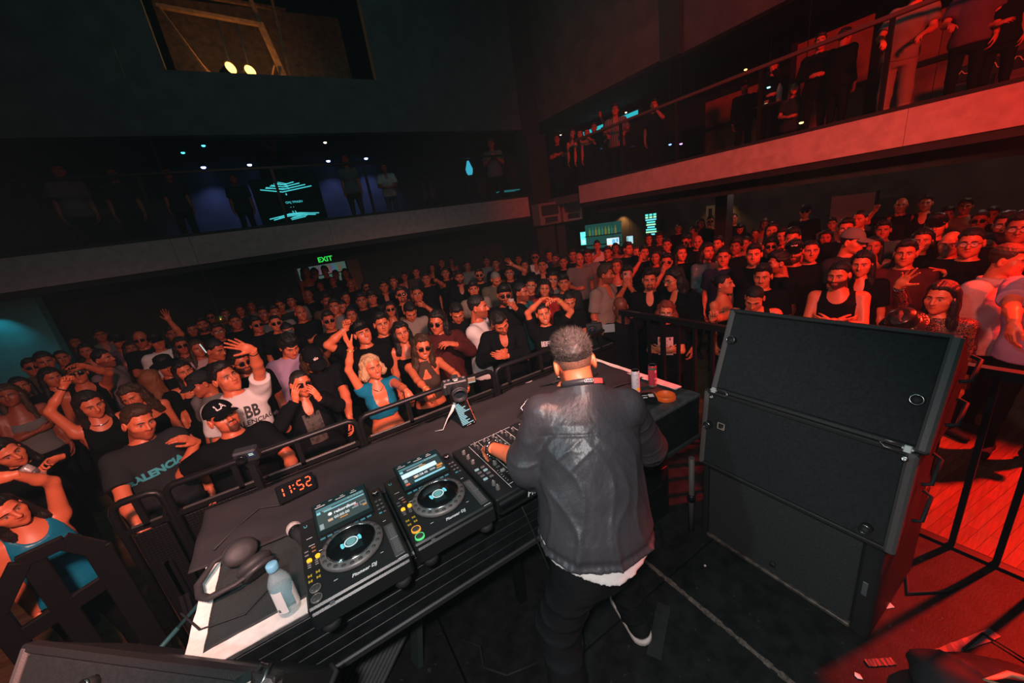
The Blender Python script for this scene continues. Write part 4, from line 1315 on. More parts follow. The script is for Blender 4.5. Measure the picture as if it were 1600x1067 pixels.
monitor((10.5, 9.42, 1.36), math.radians(-65), 0.22, 0.26, 'tiny pale monitor beside the taller teal menu screen', (0.45, 0.75, 0.80), 1.0, ((-0.4, -0.25, -0.4, 0.4, (0.1, 0.3, 0.35)),))
monitor((10.5, 11.75, 1.50), math.radians(-58), 0.30, 0.50, 'narrow turquoise display at the end of the back bar', (0.12, 0.85, 0.72), 1.5, ((-0.4, 0.1, -0.4, -0.1, (0.4, 0.95, 0.9)),))
# back bar beside it: lit shelf of bottles
bb = thing('back_bar', 'dim back bar with green lit bottle shelf under the side balcony', 'shelf', (10.8, 11.0, 0), math.radians(-60))
MB().box((-0.7, 0, 0.9), (0.7, 0.06, 2.0)).build('back_panel', emat('backbar_glow', (0.02, 0.12, 0.10), 0.5), bb)
for z in (1.2, 1.55): MB().box((-0.7, -0.14, z), (0.7, 0.0, z + 0.03)).build('shelf_board', M_black, bb)
MB().box((-0.85, -0.5, 0), (0.85, -0.2, 1.1), 0.01).build('counter', M_black, bb)
for i in range(9):
    w = bb.matrix_basis @ Vector((-0.5 + i*0.125, -0.08, 1.58))
    c = [(0.10, 0.28, 0.05), (0.04, 0.20, 0.16), (0.24, 0.20, 0.04)][i % 3]
    p = Vector((10.8, 11.0, 0)) + Matrix.Rotation(math.radians(-60), 3, 'Z') @ Vector((-0.5 + i*0.125, -0.08, 1.58))
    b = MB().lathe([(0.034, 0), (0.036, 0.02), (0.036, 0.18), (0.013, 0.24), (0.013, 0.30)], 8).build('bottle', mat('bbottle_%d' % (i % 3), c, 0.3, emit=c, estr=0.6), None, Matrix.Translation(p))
    tag(b, 'green lit bottle on the back bar shelf beside the turquoise display', 'bottle', 'bottles on the back bar')
notice = thing('wall_frame', 'small cream framed notice on the dark wall beside the menu screen', 'frame', (10.9, 6.75, 1.95), math.radians(-90))
MB().box((-0.13, 0, -0.22), (0.13, 0.03, 0.22), 0.004).build('border', mat('cream_frame', (0.55, 0.45, 0.28), 0.6), notice)
MB().box((-0.05, -0.008, -0.12), (0.05, 0, 0.14)).build('picture', M_black, notice)
pl = thing('red_partition', 'plain dull red partition behind the man in cap and shades', 'partition', (11.0, 3.55, 0))
MB().box((0, -0.38, 0.3), (0.06, 0.38, 2.05), 0.005).build('panel', mat('partition_paint', (0.40, 0.09, 0.08), 0.7), pl)
MB().box((-0.01, -0.42, 0.3), (0.07, -0.38, 2.08), 0.004).build('edge_strip', M_black, pl)

# ---- stage visuals reflected in the far balcony glass, added as a glowing panel
sc_ = thing('logo_reflection', 'glowing panel for the teal line logo and mirrored lettering reflected in the balcony glass', 'screen', (0.5, 9.42, 3.6))
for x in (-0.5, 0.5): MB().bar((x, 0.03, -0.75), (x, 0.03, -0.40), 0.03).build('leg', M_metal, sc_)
MB().box((-0.62, 0, -0.42), (0.62, 0.05, 0.46), 0.008).build('housing', mat('reflection_backing', (0.003, 0.012, 0.013), 0.8, spec=0.1), sc_)
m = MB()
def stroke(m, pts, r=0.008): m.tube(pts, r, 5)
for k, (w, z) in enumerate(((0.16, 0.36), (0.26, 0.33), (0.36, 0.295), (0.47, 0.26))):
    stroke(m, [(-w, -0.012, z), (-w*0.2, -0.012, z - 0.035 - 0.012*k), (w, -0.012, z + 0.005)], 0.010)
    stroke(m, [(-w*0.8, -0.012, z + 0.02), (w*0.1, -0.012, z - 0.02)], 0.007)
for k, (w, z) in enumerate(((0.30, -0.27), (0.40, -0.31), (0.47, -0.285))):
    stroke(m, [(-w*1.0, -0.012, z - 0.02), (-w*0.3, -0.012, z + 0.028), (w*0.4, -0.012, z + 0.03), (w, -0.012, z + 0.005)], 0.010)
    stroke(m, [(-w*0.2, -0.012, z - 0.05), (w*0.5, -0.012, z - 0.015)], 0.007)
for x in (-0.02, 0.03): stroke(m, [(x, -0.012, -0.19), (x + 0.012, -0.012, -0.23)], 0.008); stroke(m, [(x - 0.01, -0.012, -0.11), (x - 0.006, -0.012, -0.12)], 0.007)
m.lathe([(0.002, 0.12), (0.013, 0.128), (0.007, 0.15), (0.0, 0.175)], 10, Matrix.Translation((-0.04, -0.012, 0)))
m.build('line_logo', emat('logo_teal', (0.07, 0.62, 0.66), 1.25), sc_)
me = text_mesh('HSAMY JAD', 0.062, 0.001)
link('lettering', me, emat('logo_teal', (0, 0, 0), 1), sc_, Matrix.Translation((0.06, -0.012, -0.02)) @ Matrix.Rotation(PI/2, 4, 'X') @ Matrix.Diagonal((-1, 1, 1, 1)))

# ---- lamps that show as points of light
def point_lamp(name, label, cat, p, r, col, est, group=None, throw=None, house=True):
    t = thing(name, label, cat, p, 0, group)
    hang(t, p, 0, r*0.4, 0)
    if house:
        MB().lathe([(r*1.3, r*0.3), (r*1.6, r*1.2), (r*1.2, r*2.6), (0.0, r*2.7)], 12).build('housing', M_metal, t)
    MB().lathe([(0.0, -r*0.5), (r*0.7, -r*0.35), (r, 0.0), (r*0.9, r*0.35), (0.0, r*0.45)], 12).build('bulb', emat('glow_%02d%02d%02d_%d' % (int(col[0]*99), int(col[1]*99), int(col[2]*99), int(est)), col, est), t)
    if throw:
        d = bpy.data.lights.new('bulb_light', 'SPOT'); d.color = col; d.energy = throw; d.spot_size = math.radians(110); d.spot_blend = 0.8; d.shadow_soft_size = 0.03
        o = bpy.data.objects.new('bulb_light', d); o.parent = t; o.location = (0, 0, -r*0.7); COL.objects.link(o)
pos_blue = [at(318, 262, 1, 11.6), at(390, 258, 1, 11.6), at(513, 252, 1, 11.6), at(572, 248, 1, 11.6)]
names_ = ('first blue downlight from the dark end of the far balcony', 'second blue downlight from the dark end, just above the logo reflection', 'third blue downlight of the far balcony, above the woman in pale dress', 'last blue downlight of the far balcony, above the man in white shirt')
for p, n_ in zip(pos_blue, names_):
    point_lamp('downlight', n_, 'light', p, 0.05, (0.22, 0.30, 1.0), 9, 'blue downlights', 45)
structure('wall_balcony_back', MB().box((-6.8, 12.0, 2.85), (6.3, 12.15, 5.3)), mat('balcony_back', (0.05, 0.055, 0.055), 0.8, noise=(2, 0.3)))
for q, c, e, lab in (((318, 228), (0.05, 0.5, 0.85), 5, 'moving head light with cyan lens on the far balcony ceiling'), ((286, 239), (0.05, 0.55, 0.75), 4, 'smaller cyan lens light beside the moving head'), ((508, 223), (1.0, 0.85, 0.6), 5, 'tiny white lamp on the far balcony ceiling')):
    point_lamp('moving_light', lab, 'light', at(q[0], q[1], 1, 10.6), 0.035, c, e)
for q, ax, v, c, e, lab, th in (((418, 400), 1, 9.3, (1, 0.45, 0.12), 5, 'small amber lamp under the far balcony edge beside the bar', 0), ((812, 340), 1, 9.3, (1, 0.65, 0.3), 4, 'small warm lamp under the far balcony edge beside the corner', 0),
        ((1260, 254), 0, 6.9, (1, 0.45, 0.10), 5, 'small amber lamp under the red side fascia', 0), ((1165, 109), 0, 9.0, (1, 0.32, 0.06), 9, 'orange lamp above the brown screen wall of the side balcony', 3),
        ((978, 176), 0, 9.4, (1, 0.75, 0.45), 6, 'warm bulb in front of the teal light box, higher', 0), ((929, 193), 0, 9.4, (1, 0.7, 0.4), 6, 'warm bulb in front of the teal light box, lower', 0),
        ((876, 211), 0, 9.4, (1, 0.7, 0.35), 6, 'warm bulb above the couple at the balcony corner', 0), ((1252, 192), 0, 6.75, (1, 0.6, 0.2), 4, 'tiny yellow light on the floor edge of the side balcony', 0),
        ((1201, 137), 0, 7.6, (0.25, 0.95, 1.0), 5, 'cyan phone torch held up on the side balcony', 0), ((1047, 226), 0, 7.3, (0.15, 0.3, 1), 6, 'blue point light on the dark side balcony', 0), ((1064, 225), 0, 7.3, (0.55, 0.25, 0.8), 5, 'violet point light on the dark side balcony', 0)):
    point_lamp('small_lamp', lab, 'light', at(q[0], q[1], ax, v), 0.028, c, e, None, th, False)
for q, lab, e in (((967, 335), 'amber wall light glowing beside the tall menu screen', 22), ((1122, 312), 'amber wall light glowing under the side balcony near the notice', 22)):
    p = at(q[0], q[1], 0, 11.6)
    t = thing('wall_light', lab, 'light', (p.x, p.y, min(p.z, 2.55)))
    MB().box((0.0, -0.08, -0.05), (0.10, 0.08, 0.05), 0.01).build('housing', M_metal, t)
    d = bpy.data.lights.new('bulb_light', 'SPOT'); d.color = (1, 0.50, 0.14); d.energy = e; d.spot_size = math.radians(120); d.spot_blend = 0.7; d.shadow_soft_size = 0.04
    o = bpy.data.objects.new('bulb_light', d); o.parent = t; o.location = (-0.06, 0, -0.06); o.rotation_euler = (0, math.radians(-25), 0); COL.objects.link(o)
for k, (x, y) in enumerate(((8.6, 1.2), (8.6, 4.2), (8.6, 7.4))):  # added fills to brighten soffit and back wall, no such lamps known
    t = thing('fill_lamp', 'dim %s added fill lamp under the side balcony soffit' % ('first', 'second', 'third')[k], 'light', (x, y, 2.72))
    MB().lathe([(0.06, 0.0), (0.08, 0.02), (0.08, 0.08)], 14).build('housing', M_metal, t)
    d = bpy.data.lights.new('bulb_light', 'POINT'); d.color = (1.0, 0.62, 0.50); d.energy = 11; d.shadow_soft_size = 0.1
    o = bpy.data.objects.new('bulb_light', d); o.parent = t; o.location = (0.3, 0, -0.12); COL.objects.link(o)
structure('wall_side_back', MB().box((11.8, -4, 0.3), (12.0, 14.6, 2.8)), mat('side_back_wall', (0.11, 0.085, 0.08), 0.7, noise=(2, 0.4), bump=(8, 0.6)))
_p = at(733, 264, 1, 10.2)
gl = thing('blue_glow_lamp', 'turquoise glowing lamp on a table of the far balcony near the corner', 'lamp', at(733, 264, 1, 10.2))
MB().lathe([(0.05, -0.16), (0.085, -0.10), (0.10, 0.0), (0.07, 0.08), (0.03, 0.20), (0.0, 0.22)], 16).build('shade', emat('turq_lamp', (0.03, 0.30, 0.42), 1.6), gl)
MB().lathe([(0.06, -0.20), (0.05, -0.16)], 12).build('base', M_black, gl)
MB().box((-0.25, -0.25, 2.85 - _p.z), (0.25, 0.25, -0.195), 0.01).build('plinth', M_black, gl)
gl2 = thing('low_table', 'low balcony table with teal lit top near the corner', 'table', at(793, 298, 1, 9.9) - Vector((0, 0, 0.0)))
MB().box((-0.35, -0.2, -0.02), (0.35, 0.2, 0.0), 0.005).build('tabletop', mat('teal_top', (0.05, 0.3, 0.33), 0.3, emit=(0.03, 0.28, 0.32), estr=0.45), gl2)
for x in (-0.3, 0.3): MB().bar((x, 0, 2.85 - gl2.location.z), (x, 0, -0.02), 0.04).build('leg', M_black, gl2)

ne = thing('neon_script', 'short red neon squiggle low on the side balcony near the frame edge', 'sign', at(1556, 102, 0, 8.4))
_pts = [(0, 0.32 - 0.028*i, 0.03*math.sin(i*1.9) + 0.02*math.sin(i*0.8)) for i in range(24)]
MB().tube(_pts, 0.005, 6).build('neon_tube', emat('neon_red', (1.0, 0.05, 0.02), 0.6), ne)
MB().box((0.01, -0.36, -0.10), (0.05, 0.36, 0.10), 0.01).build('back_plate', M_black, ne)
MB().bar((0.03, 0, 2.98 - ne.location.z), (0.03, 0, -0.08), 0.03).build('stand', M_metal, ne)
point_lamp('small_lamp', 'small red light beside the frame edge on the side balcony', 'light', at(1563, 42, 0, 8.2), 0.03, (1.0, 0.05, 0.02), 5, None, 0, False)
cf = thing('cocktail_table', 'low balcony table with glowing candle glass below the standing woman', 'table', at(1203, 165, 0, 7.6))
_d = 2.98 - cf.location.z
MB().lathe([(0.0, -0.02), (0.30, -0.02), (0.30, 0.0), (0.0, 0.0)], 24).build('tabletop', M_black, cf)
MB().bar((0, 0, _d), (0, 0, -0.02), 0.05).build('pedestal', M_metal, cf)
cg = thing('candle_glass', 'small yellow glowing candle glass on the low balcony table', 'candle', cf.location + Vector((0, 0.06, 0.001)))
MB().lathe([(0.0, 0.0), (0.035, 0.0), (0.04, 0.09), (0.036, 0.09), (0.03, 0.01), (0, 0.01)], 14).build('glass_wall', mat('candle_glass_m', (0.5, 0.5, 0.35), 0.1, alpha=0.4), cg)
MB().lathe([(0.0, 0.012), (0.026, 0.012), (0.026, 0.05), (0, 0.055)], 12).build('glow', emat('candle_glow', (0.75, 0.75, 0.35), 2.2), cg)
bt = thing('bottle', 'pale glass bottle on the low balcony table beside the candle', 'bottle', cf.location + Vector((-0.02, -0.14, 0.001)))
MB().lathe([(0.0, 0.0), (0.04, 0.0), (0.04, 0.2), (0.015, 0.27), (0.015, 0.34)], 14).build('glass_body', mat('pale_bottle', (0.55, 0.6, 0.58), 0.1, alpha=0.6), bt)

structure('column_dark_end', MB().box((-4.75, 9.35, 0), (-3.62, 9.6, 2.62), 0.01), mat('teal_lit_paint', (0.04, 0.26, 0.29), 0.7, noise=(3, 0.2)))  # teal light falling on the pillar is put into its colour
_d = bpy.data.lights.new('pillar_light', 'SPOT'); _d.color = (0.1, 0.85, 1.0); _d.energy = 7; _d.spot_size = math.radians(70); _d.spot_blend = 0.8
_t = thing('pillar_lamp', 'small teal uplight clipped under the far balcony before the teal pillar', 'light', (-4.1, 9.08, 2.48))
MB().lathe([(0.03, 0.0), (0.04, 0.02), (0.04, 0.05)], 12).build('housing', M_metal, _t)
_o = bpy.data.objects.new('pillar_light', _d); _o.parent = _t; _o.location = (0, 0.0, -0.05); _o.rotation_euler = (math.radians(22), 0, 0); COL.objects.link(_o)
# ================================================================== booth table and everything on it
TZ = 1.40
M_case = mat('case_black', (0.007, 0.008, 0.009), 0.45, noise=(18, 0.4), spec=0.35)
M_matt = mat('rubber_mat', (0.045, 0.052, 0.052), 0.75, noise=(30, 0.3))
def ribbed(name, col, sc, ang):
    m = mat(name, col, 0.6); nt = m.node_tree; b = nt.nodes['Principled BSDF']
    tc = nt.nodes.new('ShaderNodeTexCoord'); mp = nt.nodes.new('ShaderNodeMapping'); mp.inputs['Rotation'].default_value = (0, 0, ang)
    w = nt.nodes.new('ShaderNodeTexWave'); w.inputs['Scale'].default_value = sc; w.bands_direction = 'Y'
    w2 = nt.nodes.new('ShaderNodeTexWave'); w2.inputs['Scale'].default_value = sc*0.8; w2.bands_direction = 'X'
    nt.links.new(tc.outputs['Object'], mp.inputs['Vector']); nt.links.new(mp.outputs['Vector'], w.inputs['Vector']); nt.links.new(mp.outputs['Vector'], w2.inputs['Vector'])
    mu = nt.nodes.new('ShaderNodeMath'); mu.operation = 'MULTIPLY'; nt.links.new(w.outputs['Fac'], mu.inputs[0]); nt.links.new(w2.outputs['Fac'], mu.inputs[1])
    bp = nt.nodes.new('ShaderNodeBump'); bp.inputs['Strength'].default_value = 0.6; bp.inputs['Distance'].default_value = 0.004
    nt.links.new(mu.outputs[0], bp.inputs['Height']); nt.links.new(bp.outputs['Normal'], b.inputs['Normal'])
    return m
tb = thing('booth_table', 'long black booth table with ribbed front rail and rubber mat top', 'table', (0, 0, 0))
X0, X1, Y0, Y1 = -0.60, 1.93, 1.245, 2.16
MB().box((X0, Y0 + .06, 1.33), (X1, Y1, TZ - 0.003), 0.004).build('tabletop', ribbed('mat_top', (0.022, 0.028, 0.028), 60, 0.2), tb)
rail_m = MB()
MB().box((X0, Y0 - 0.01, 1.375), (X1, Y0 + 0.075, TZ + 0.004), 0.008).build('front_ledge', mat('ledge_grey', (0.075, 0.075, 0.075), 0.42, 0.2, noise=(25, 0.4)), tb)
for k in range(5):
    MB().box((X0, Y0 - 0.004 + 0.0015*(k % 2), 1.12 + k*0.0505), (X1, Y0 + 0.05, 1.12 + k*0.0505 + 0.0490), 0.002).build('rail_rib', M_case, tb)
MB().box((X0, Y0 - 0.012, 1.085), (X1, Y0 + 0.05, 1.118), 0.006).build('lower_lip', mat('lip_grey', (0.03, 0.033, 0.033), 0.45, 0.2), tb)
MB().box((X0, Y1 - .04, 1.10), (X1, Y1, 1.33)).build('back_apron', M_case, tb)
for sx in (X0, X1 - .03): MB().box((sx, Y0 + .05, 1.10), (sx + .03, Y1 - .04, 1.33)).build('side_apron', M_case, tb)
for x in (X0 + .06, 0.66, X1 - .06):
    for y in (Y0 + .30, Y1 - .08):
        MB().bar((x, y, 0.40), (x, y, 1.33), 0.05).build('leg', M_metal, tb)
for x in (X0 + .06, X1 - .06):
    MB().bar((x, Y0 + .30, 0.60), (x, Y1 - .08, 0.60), 0.04).build('stretcher', M_metal, tb)
# the white tape on its edges
def tape_strip(pts, w, z, label, m=M_tape_w, seed=0, name='tape_strip'):
    r = random.Random(seed); mbx = MB(); v = []
    n = 14
    a, b = Vector((*pts[0], 0)), Vector((*pts[1], 0)); d = (b - a); nn = Vector((-d.y, d.x, 0)).normalized()
    for i in range(n + 1):
        c = a + d*i/n
        for s in (-1, 1):
            q = c + nn*s*(w/2 + (r.random() - .5)*0.004); zz = z + 0.0015*r.random()
            v += [(q.x, q.y, zz), (q.x, q.y, zz - 0.004)]
    f = []
    for i in range(n):
        o = 4*i
        f += [(o, o+4, o+6, o+2), (o+1, o+3, o+7, o+5), (o, o+1, o+5, o+4), (o+2, o+6, o+7, o+3)]
    f += [(0, 2, 3, 1), (4*n, 4*n+1, 4*n+3, 4*n+2)]
    t = mbx.add(v, f).build(name, m)
    return tag(t, label, 'tape')
tape_strip([(-0.575, 1.25), (-0.575, 1.83)], 0.05, TZ + .004, 'strip of white tape down the short end of the booth table', seed=1)
tape_strip([(-0.56, 1.262), (-0.045, 1.262)], 0.066, TZ + .0075, 'strip of white tape along the front ledge below the water bottle', seed=2)
tape_strip([(1.895, 1.36), (1.895, 2.14)], 0.062, TZ + .010, 'strip of white tape along the table end beside the drink cans', seed=3)
tape_strip([(-0.56, 2.02), (-0.555, 2.10)], 0.05, TZ + .004, 'short torn piece of white tape at the table corner past the cloth', seed=4)
tape_strip([(-0.30, 2.135), (-0.10, 2.14)], 0.035, TZ + .004, 'thin sliver of white tape on the far table edge behind the clock', seed=5)
tape_strip([(1.50, 2.06), (1.66, 2.10)], 0.05, TZ + .012, 'creased piece of white tape on the far table edge behind the cans', seed=6)

# black cloth lying over the far half of the table and hanging off its back
def cloth_grid(n, m, fn):
    v = [fn(i/(n-1), j/(m-1)) for j in range(m) for i in range(n)]
    f = [(j*n+i, j*n+i+1, (j+1)*n+i+1, (j+1)*n+i) for j in range(m-1) for i in range(n-1)]
    return v, f
def cl(u, w):
    x = -0.66 + u*2.54
    front = 1.64 + 0.05*math.sin(u*9) - (0.04 if u > .8 else 0) + 0.10*max(0, 0.12 - u)*8
    L = (Y1 + 0.012 - front) + 0.34
    s = w*L
    wr = 0.004*math.sin(x*13 + s*9) + 0.003*math.sin(x*31 - s*17) + 0.004*math.sin(s*26 + x*5)
    drop = Y1 + 0.012 - front
    if x < X0 - 0.004: z = TZ - 0.02
    if s < drop: return (x, front + s, TZ + 0.012 + max(-0.004, wr))
    k = s - drop
    return (x + 0.01*math.sin(x*20), Y1 + 0.016 + 0.016*math.sin(x*17 + k*3) + 0.015, TZ + 0.010 - k)
v, f = cloth_grid(90, 44, cl)
cl_o = MB().add(v, f, True).build('black_cloth', mat('cloth_drape', (0.024, 0.022, 0.024), 0.85, spec=0.2, bump=(9, 0.5)))
sol = cl_o.modifiers.new('thickness', 'SOLIDIFY'); sol.thickness = 0.004
tag(cl_o, 'black cloth draped over the far half of the booth table', 'cloth')

# ------------------------------------------------------------------ media players
M_deckb = mat('player_black', (0.012, 0.013, 0.014), 0.36, spec=0.5, bump=(300, 0.06))
M_gloss = mat('gloss_black', (0.006, 0.007, 0.008), 0.12)
M_white = mat('print_white', (0.70, 0.70, 0.70), 0.5)
M_btn = mat('button_grey', (0.10, 0.10, 0.105), 0.4)
def flat_text(s, size, M, m, parent, name='lettering', shear=0.0, bold=0.0):
    return link(name, text_mesh(s, size, 0.0004, shear=shear, bold=bold), m, parent, M)
def player(name, label, loc, rz, lit, screen):
    t = thing(name, label, 'media player', loc, rz, 'media players')
    MB().box((0, 0.012, 0.016), (0.325, 0.47, 0.100), 0.006).box((0.004, 0.0, 0.022), (0.321, 0.014, 0.088), 0.006).build('body', M_deckb, t)
    for x in (0.045, 0.28):
        for y in (0.05, 0.42):
            MB().lathe([(0.026, -0.012), (0.029, -0.008), (0.029, 0.018)], 20, Matrix.Translation((x, y - .02*(y < .1), 0))).build('foot', M_black, t)
    # raised display housing
    SM = Matrix.Translation((0.058, 0.315, 0.100)) @ Matrix.Rotation(math.radians(12), 4, 'X')
    MB().box((0, 0, -0.02), (0.212, 0.165, 0.012), 0.003, SM).build('screen_housing', M_gloss, t)
    sc = MB().box((0.012, 0.020, 0.0118), (0.200, 0.130, 0.0135), 0, SM).build('display', emat('display_' + screen, (0.055, 0.075, 0.075) if screen == 'idle' else (0.03, 0.045, 0.05), 1.0), t)
    def patch(x0, x1, y0, y1, c, e):
        MB().box((x0, y0, 0.0134), (x1, y1, 0.0142), 0, SM).build('screen_row', emat('scr_%02d%02d%02d' % tuple(int(q*99) for q in c), c, e), sc)
    teal, cy, wh, org = (0.05, 0.38, 0.42), (0.30, 0.75, 0.85), (0.75, 0.9, 0.92), (0.9, 0.32, 0.05)
    patch(0.014, 0.198, 0.116, 0.128, (0.10, 0.26, 0.28), 0.9)
    patch(0.014, 0.028, 0.100, 0.112, cy, 0.9)
    for i in range(5): patch(0.135 + i*.012, 0.143 + i*.012, 0.117, 0.125, wh, 0.45)
    if screen == 'idle':
        patch(0.040, 0.198, 0.1015, 0.1065, cy, 0.9)
        patch(0.034, 0.070, 0.109, 0.113, wh, 0.6)
        flat_text('\u25cf rekordbox', 0.0195, SM @ Matrix.Translation((0.105, 0.079, 0.0142)), emat('scr_text', (0.85, 0.9, 0.9), 1.1), sc, bold=0.0004)
        flat_text('00:00.00', 0.017, SM @ Matrix.Translation((0.100, 0.053, 0.0142)), emat('scr_text', (0.85, 0.9, 0.9), 1.1), sc)
        patch(0.048, 0.066, 0.045, 0.057, (0.85, 0.55, 0.40), 0.8)
        patch(0.090, 0.120, 0.037, 0.041, org, 0.9)
        patch(0.150, 0.166, 0.065, 0.072, (0.8, 0.3, 0.3), 0.7); patch(0.140, 0.165, 0.056, 0.061, wh, 0.5)
        patch(0.016, 0.030, 0.022, 0.048, wh, 0.8)
        for (x0, x1, y0, y1) in ((0.172, 0.196, 0.070, 0.0715), (0.172, 0.196, 0.055, 0.0565), (0.172, 0.1735, 0.055, 0.0715), (0.1945, 0.196, 0.055, 0.0715)): patch(x0, x1, y0, y1, wh, 0.7)
        patch(0.180, 0.196, 0.047, 0.053, org, 0.9)
    else:
        patch(0.014, 0.176, 0.066, 0.092, (0.70, 0.93, 0.97), 1.1)
        patch(0.045, 0.120, 0.103, 0.109, wh, 0.9)
        patch(0.100, 0.130, 0.0955, 0.099, org, 0.9)
        flat_text('00:28.45', 0.017, SM @ Matrix.Translation((0.095, 0.050, 0.0142)), emat('scr_text', (0.85, 0.9, 0.9), 1.1), sc)
        patch(0.060, 0.076, 0.044, 0.056, (0.9, 0.5, 0.3), 0.9)
        patch(0.135, 0.160, 0.046, 0.056, wh, 0.6); patch(0.170, 0.198, 0.052, 0.063, org, 0.9); patch(0.165, 0.19, 0.040, 0.047, (0.85, 0.4, 0.1), 0.7)
        patch(0.055, 0.198, 0.022, 0.032, cy, 1.0); patch(0.016, 0.030, 0.040, 0.058, wh, 0.8); patch(0.016, 0.034, 0.022, 0.033, (0.8, 0.15, 0.08), 0.9)
    m = MB()
    for (x0, x1) in ((0.012, 0.05), (0.09, 0.13), (0.15, 0.175)): m.box((x0, 0.140, 0.012), (x1, 0.1435, 0.0130), 0, SM)
    for i in range(4): m.box((0.02 + i*.045, 0.150, 0.012), (0.034 + i*.045, 0.1525, 0.0130), 0, SM)
    m.build('housing_print', mat('print_dim', (0.45, 0.5, 0.5), 0.5), t)
    # jog wheel
    J = Matrix.Translation((0.163, 0.186, 0.100))
    jog = MB().lathe([(0.108, 0), (0.109, 0.010), (0.104, 0.017), (0.088, 0.020), (0.0845, 0.0205)], 48, J).build('jog_wheel', mat('jog_ring', (0.17, 0.155, 0.15), 0.42, 0.3, noise=(30, 0.2)), t)
    MB().lathe([(0.0855, 0.018), (0.0855, 0.0235), (0.0825, 0.0235), (0.0825, 0.018)], 48, J, closed=True).build('chrome_rim', mat('chrome_rim', (0.62, 0.62, 0.62), 0.2, 1.0), jog)
    MB().lathe([(0.083, 0.0), (0.083, 0.0225), (0.0, 0.0232)], 48, J).build('platter', M_gloss, jog)
    for i in range(22):
        a = 2*PI*i/22
        MB().lathe([(0.0075, 0.0), (0.0075, 0.001), (0.004, -0.0012 + 0.003), (0.0, 0.0032)], 10, J @ Matrix.Translation((0.0965*math.cos(a), 0.0965*math.sin(a), 0.0185))).build('dimple', mat('dimple_dark', (0.05, 0.048, 0.047), 0.5), jog)
    MB().lathe([(0.0245, 0.0225), (0.0245, 0.0242), (0.0195, 0.0242), (0.0195, 0.0225)], 32, J, closed=True).build('display_ring', emat('ring_white', (0.62, 0.82, 0.84), 1.0), jog)
    MB().lathe([(0.0195, 0.022), (0.0195, 0.0236), (0.0165, 0.0238)], 32, J).build('ring_gap', M_gloss, jog)
    MB().lathe([(0.0165, 0.023), (0.0165, 0.0242), (0.0, 0.0244)], 32, J).build('display_centre', emat('jog_teal', (0.16, 0.40, 0.40), 0.9), jog)
    for s in (0.12, PI + 0.12):
        mm = MB(); v = []; n = 7
        for i in range(n):
            a = s - 0.42 + 0.84*i/(n-1)
            for r in (0.0265, 0.0365): v.append((0.163 + r*math.cos(a), 0.186 + r*math.sin(a), 0.1241))
        mm.add(v, [(2*i, 2*i+1, 2*i+3, 2*i+2) for i in range(n-1)]).build('display_lobe', emat('lobe_cyan', (0.16, 0.72, 0.82), 1.1), jog)
    # buttons
    def button(x, y, r, m_, ring=None, h=0.006):
        b = MB().lathe([(r, 0), (r, h), (r*0.85, h + .0015), (0, h + .0015)], 18, Matrix.Translation((x, y, 0.100))).build('button', m_, t)
        if ring: MB().lathe([(r*1.2, 0), (r*1.2, h), (r*1.0, h + .001), (r*1.0, 0)], 22, Matrix.Translation((x, y, 0.100)), closed=True).build('button_ring', ring, b)
        return b
    chrome = mat('button_chrome', (0.45, 0.42, 0.40), 0.25, 0.9)
    for k, y in enumerate((0.040, 0.082)):
        if lit: rg_ = emat('cue_green', (0.10, 0.75, 0.22), 1.2) if k == 0 else emat('cue_orange', (0.95, 0.38, 0.03), 1.2)
        else: rg_ = mat('ring_dull', (0.28, 0.25, 0.24), 0.3, 0.6)
        b = button(0.030, y, 0.0145, mat('button_dark', (0.05, 0.045, 0.045), 0.4), rg_)
        m = MB()
        for q in range(6):
            a = q*PI/3 + 0.3
            m.bar((0.030 + 0.003*math.cos(a), y + 0.003*math.sin(a), 0.1083), (0.030 + 0.012*math.cos(a), y + 0.012*math.sin(a), 0.1083), 0.003, 0.001)
        m.build('button_star', chrome, b)
    yel = emat('pad_yellow', (0.98, 0.48, 0.02), 1.5)
    for x in (0.022, 0.050): button(x, 0.222 + (x > .03)*0.004, 0.0085, yel)
    for (x, y) in ((0.018, 0.125), (0.043, 0.128), (0.018, 0.150), (0.043, 0.153)):
        MB().bar((x - .006, y - .004, 0.101), (x + .006, y + .004, 0.101), 0.003, 0.002).bar((x - .006, y + .004, 0.101), (x + .006, y - .004, 0.101), 0.003, 0.002).build('search_mark', mat('mark_amber', (0.55, 0.38, 0.03), 0.5), t)
    m = MB()
    for i in range(3):
        for j in range(2): m.box((0.014 + j*.024, 0.188 + i*0.0105, 0.1), (0.026 + j*.024, 0.193 + i*.0105, 0.1035), 0.001)
    m.build('small_keys', M_btn, t)
    for i in range(8):
        MB().box((0.066 + i*0.0245, 0.300, 0.1), (0.084 + i*0.0245, 0.307, 0.104), 0.001).build('hot_cue', emat('hotcue_%d' % (i % 3), [(0.05, 0.45, 0.6), (0.12, 0.5, 0.15), (0.6, 0.12, 0.08)][i % 3] if lit else (0.08, 0.38, 0.46), 0.5), t)
    for i, (x, y) in enumerate(((0.016, 0.255), (0.040, 0.262), (0.016, 0.275), (0.040, 0.282))):
        MB().box((x - .007, y - .0025, .1), (x + .007, y + .0025, .104), .001).build('loop_key', mat('key_orange', (0.30, 0.10, 0.04), 0.5) if i % 2 else M_btn, t)
    MB().lathe([(0.013, 0), (0.012, 0.012), (0, 0.0125)], 20, Matrix.Translation((0.298, 0.425, 0.1))).build('browse_knob', M_gloss, t)
    mm = MB(); v = []; n = 12
    for i in range(n):
        a = -0.3 - 2.6*i/(n-1)
        for r in (0.0065, 0.0105): v.append((0.298 + r*math.cos(a), 0.425 + r*math.sin(a), 0.1128))
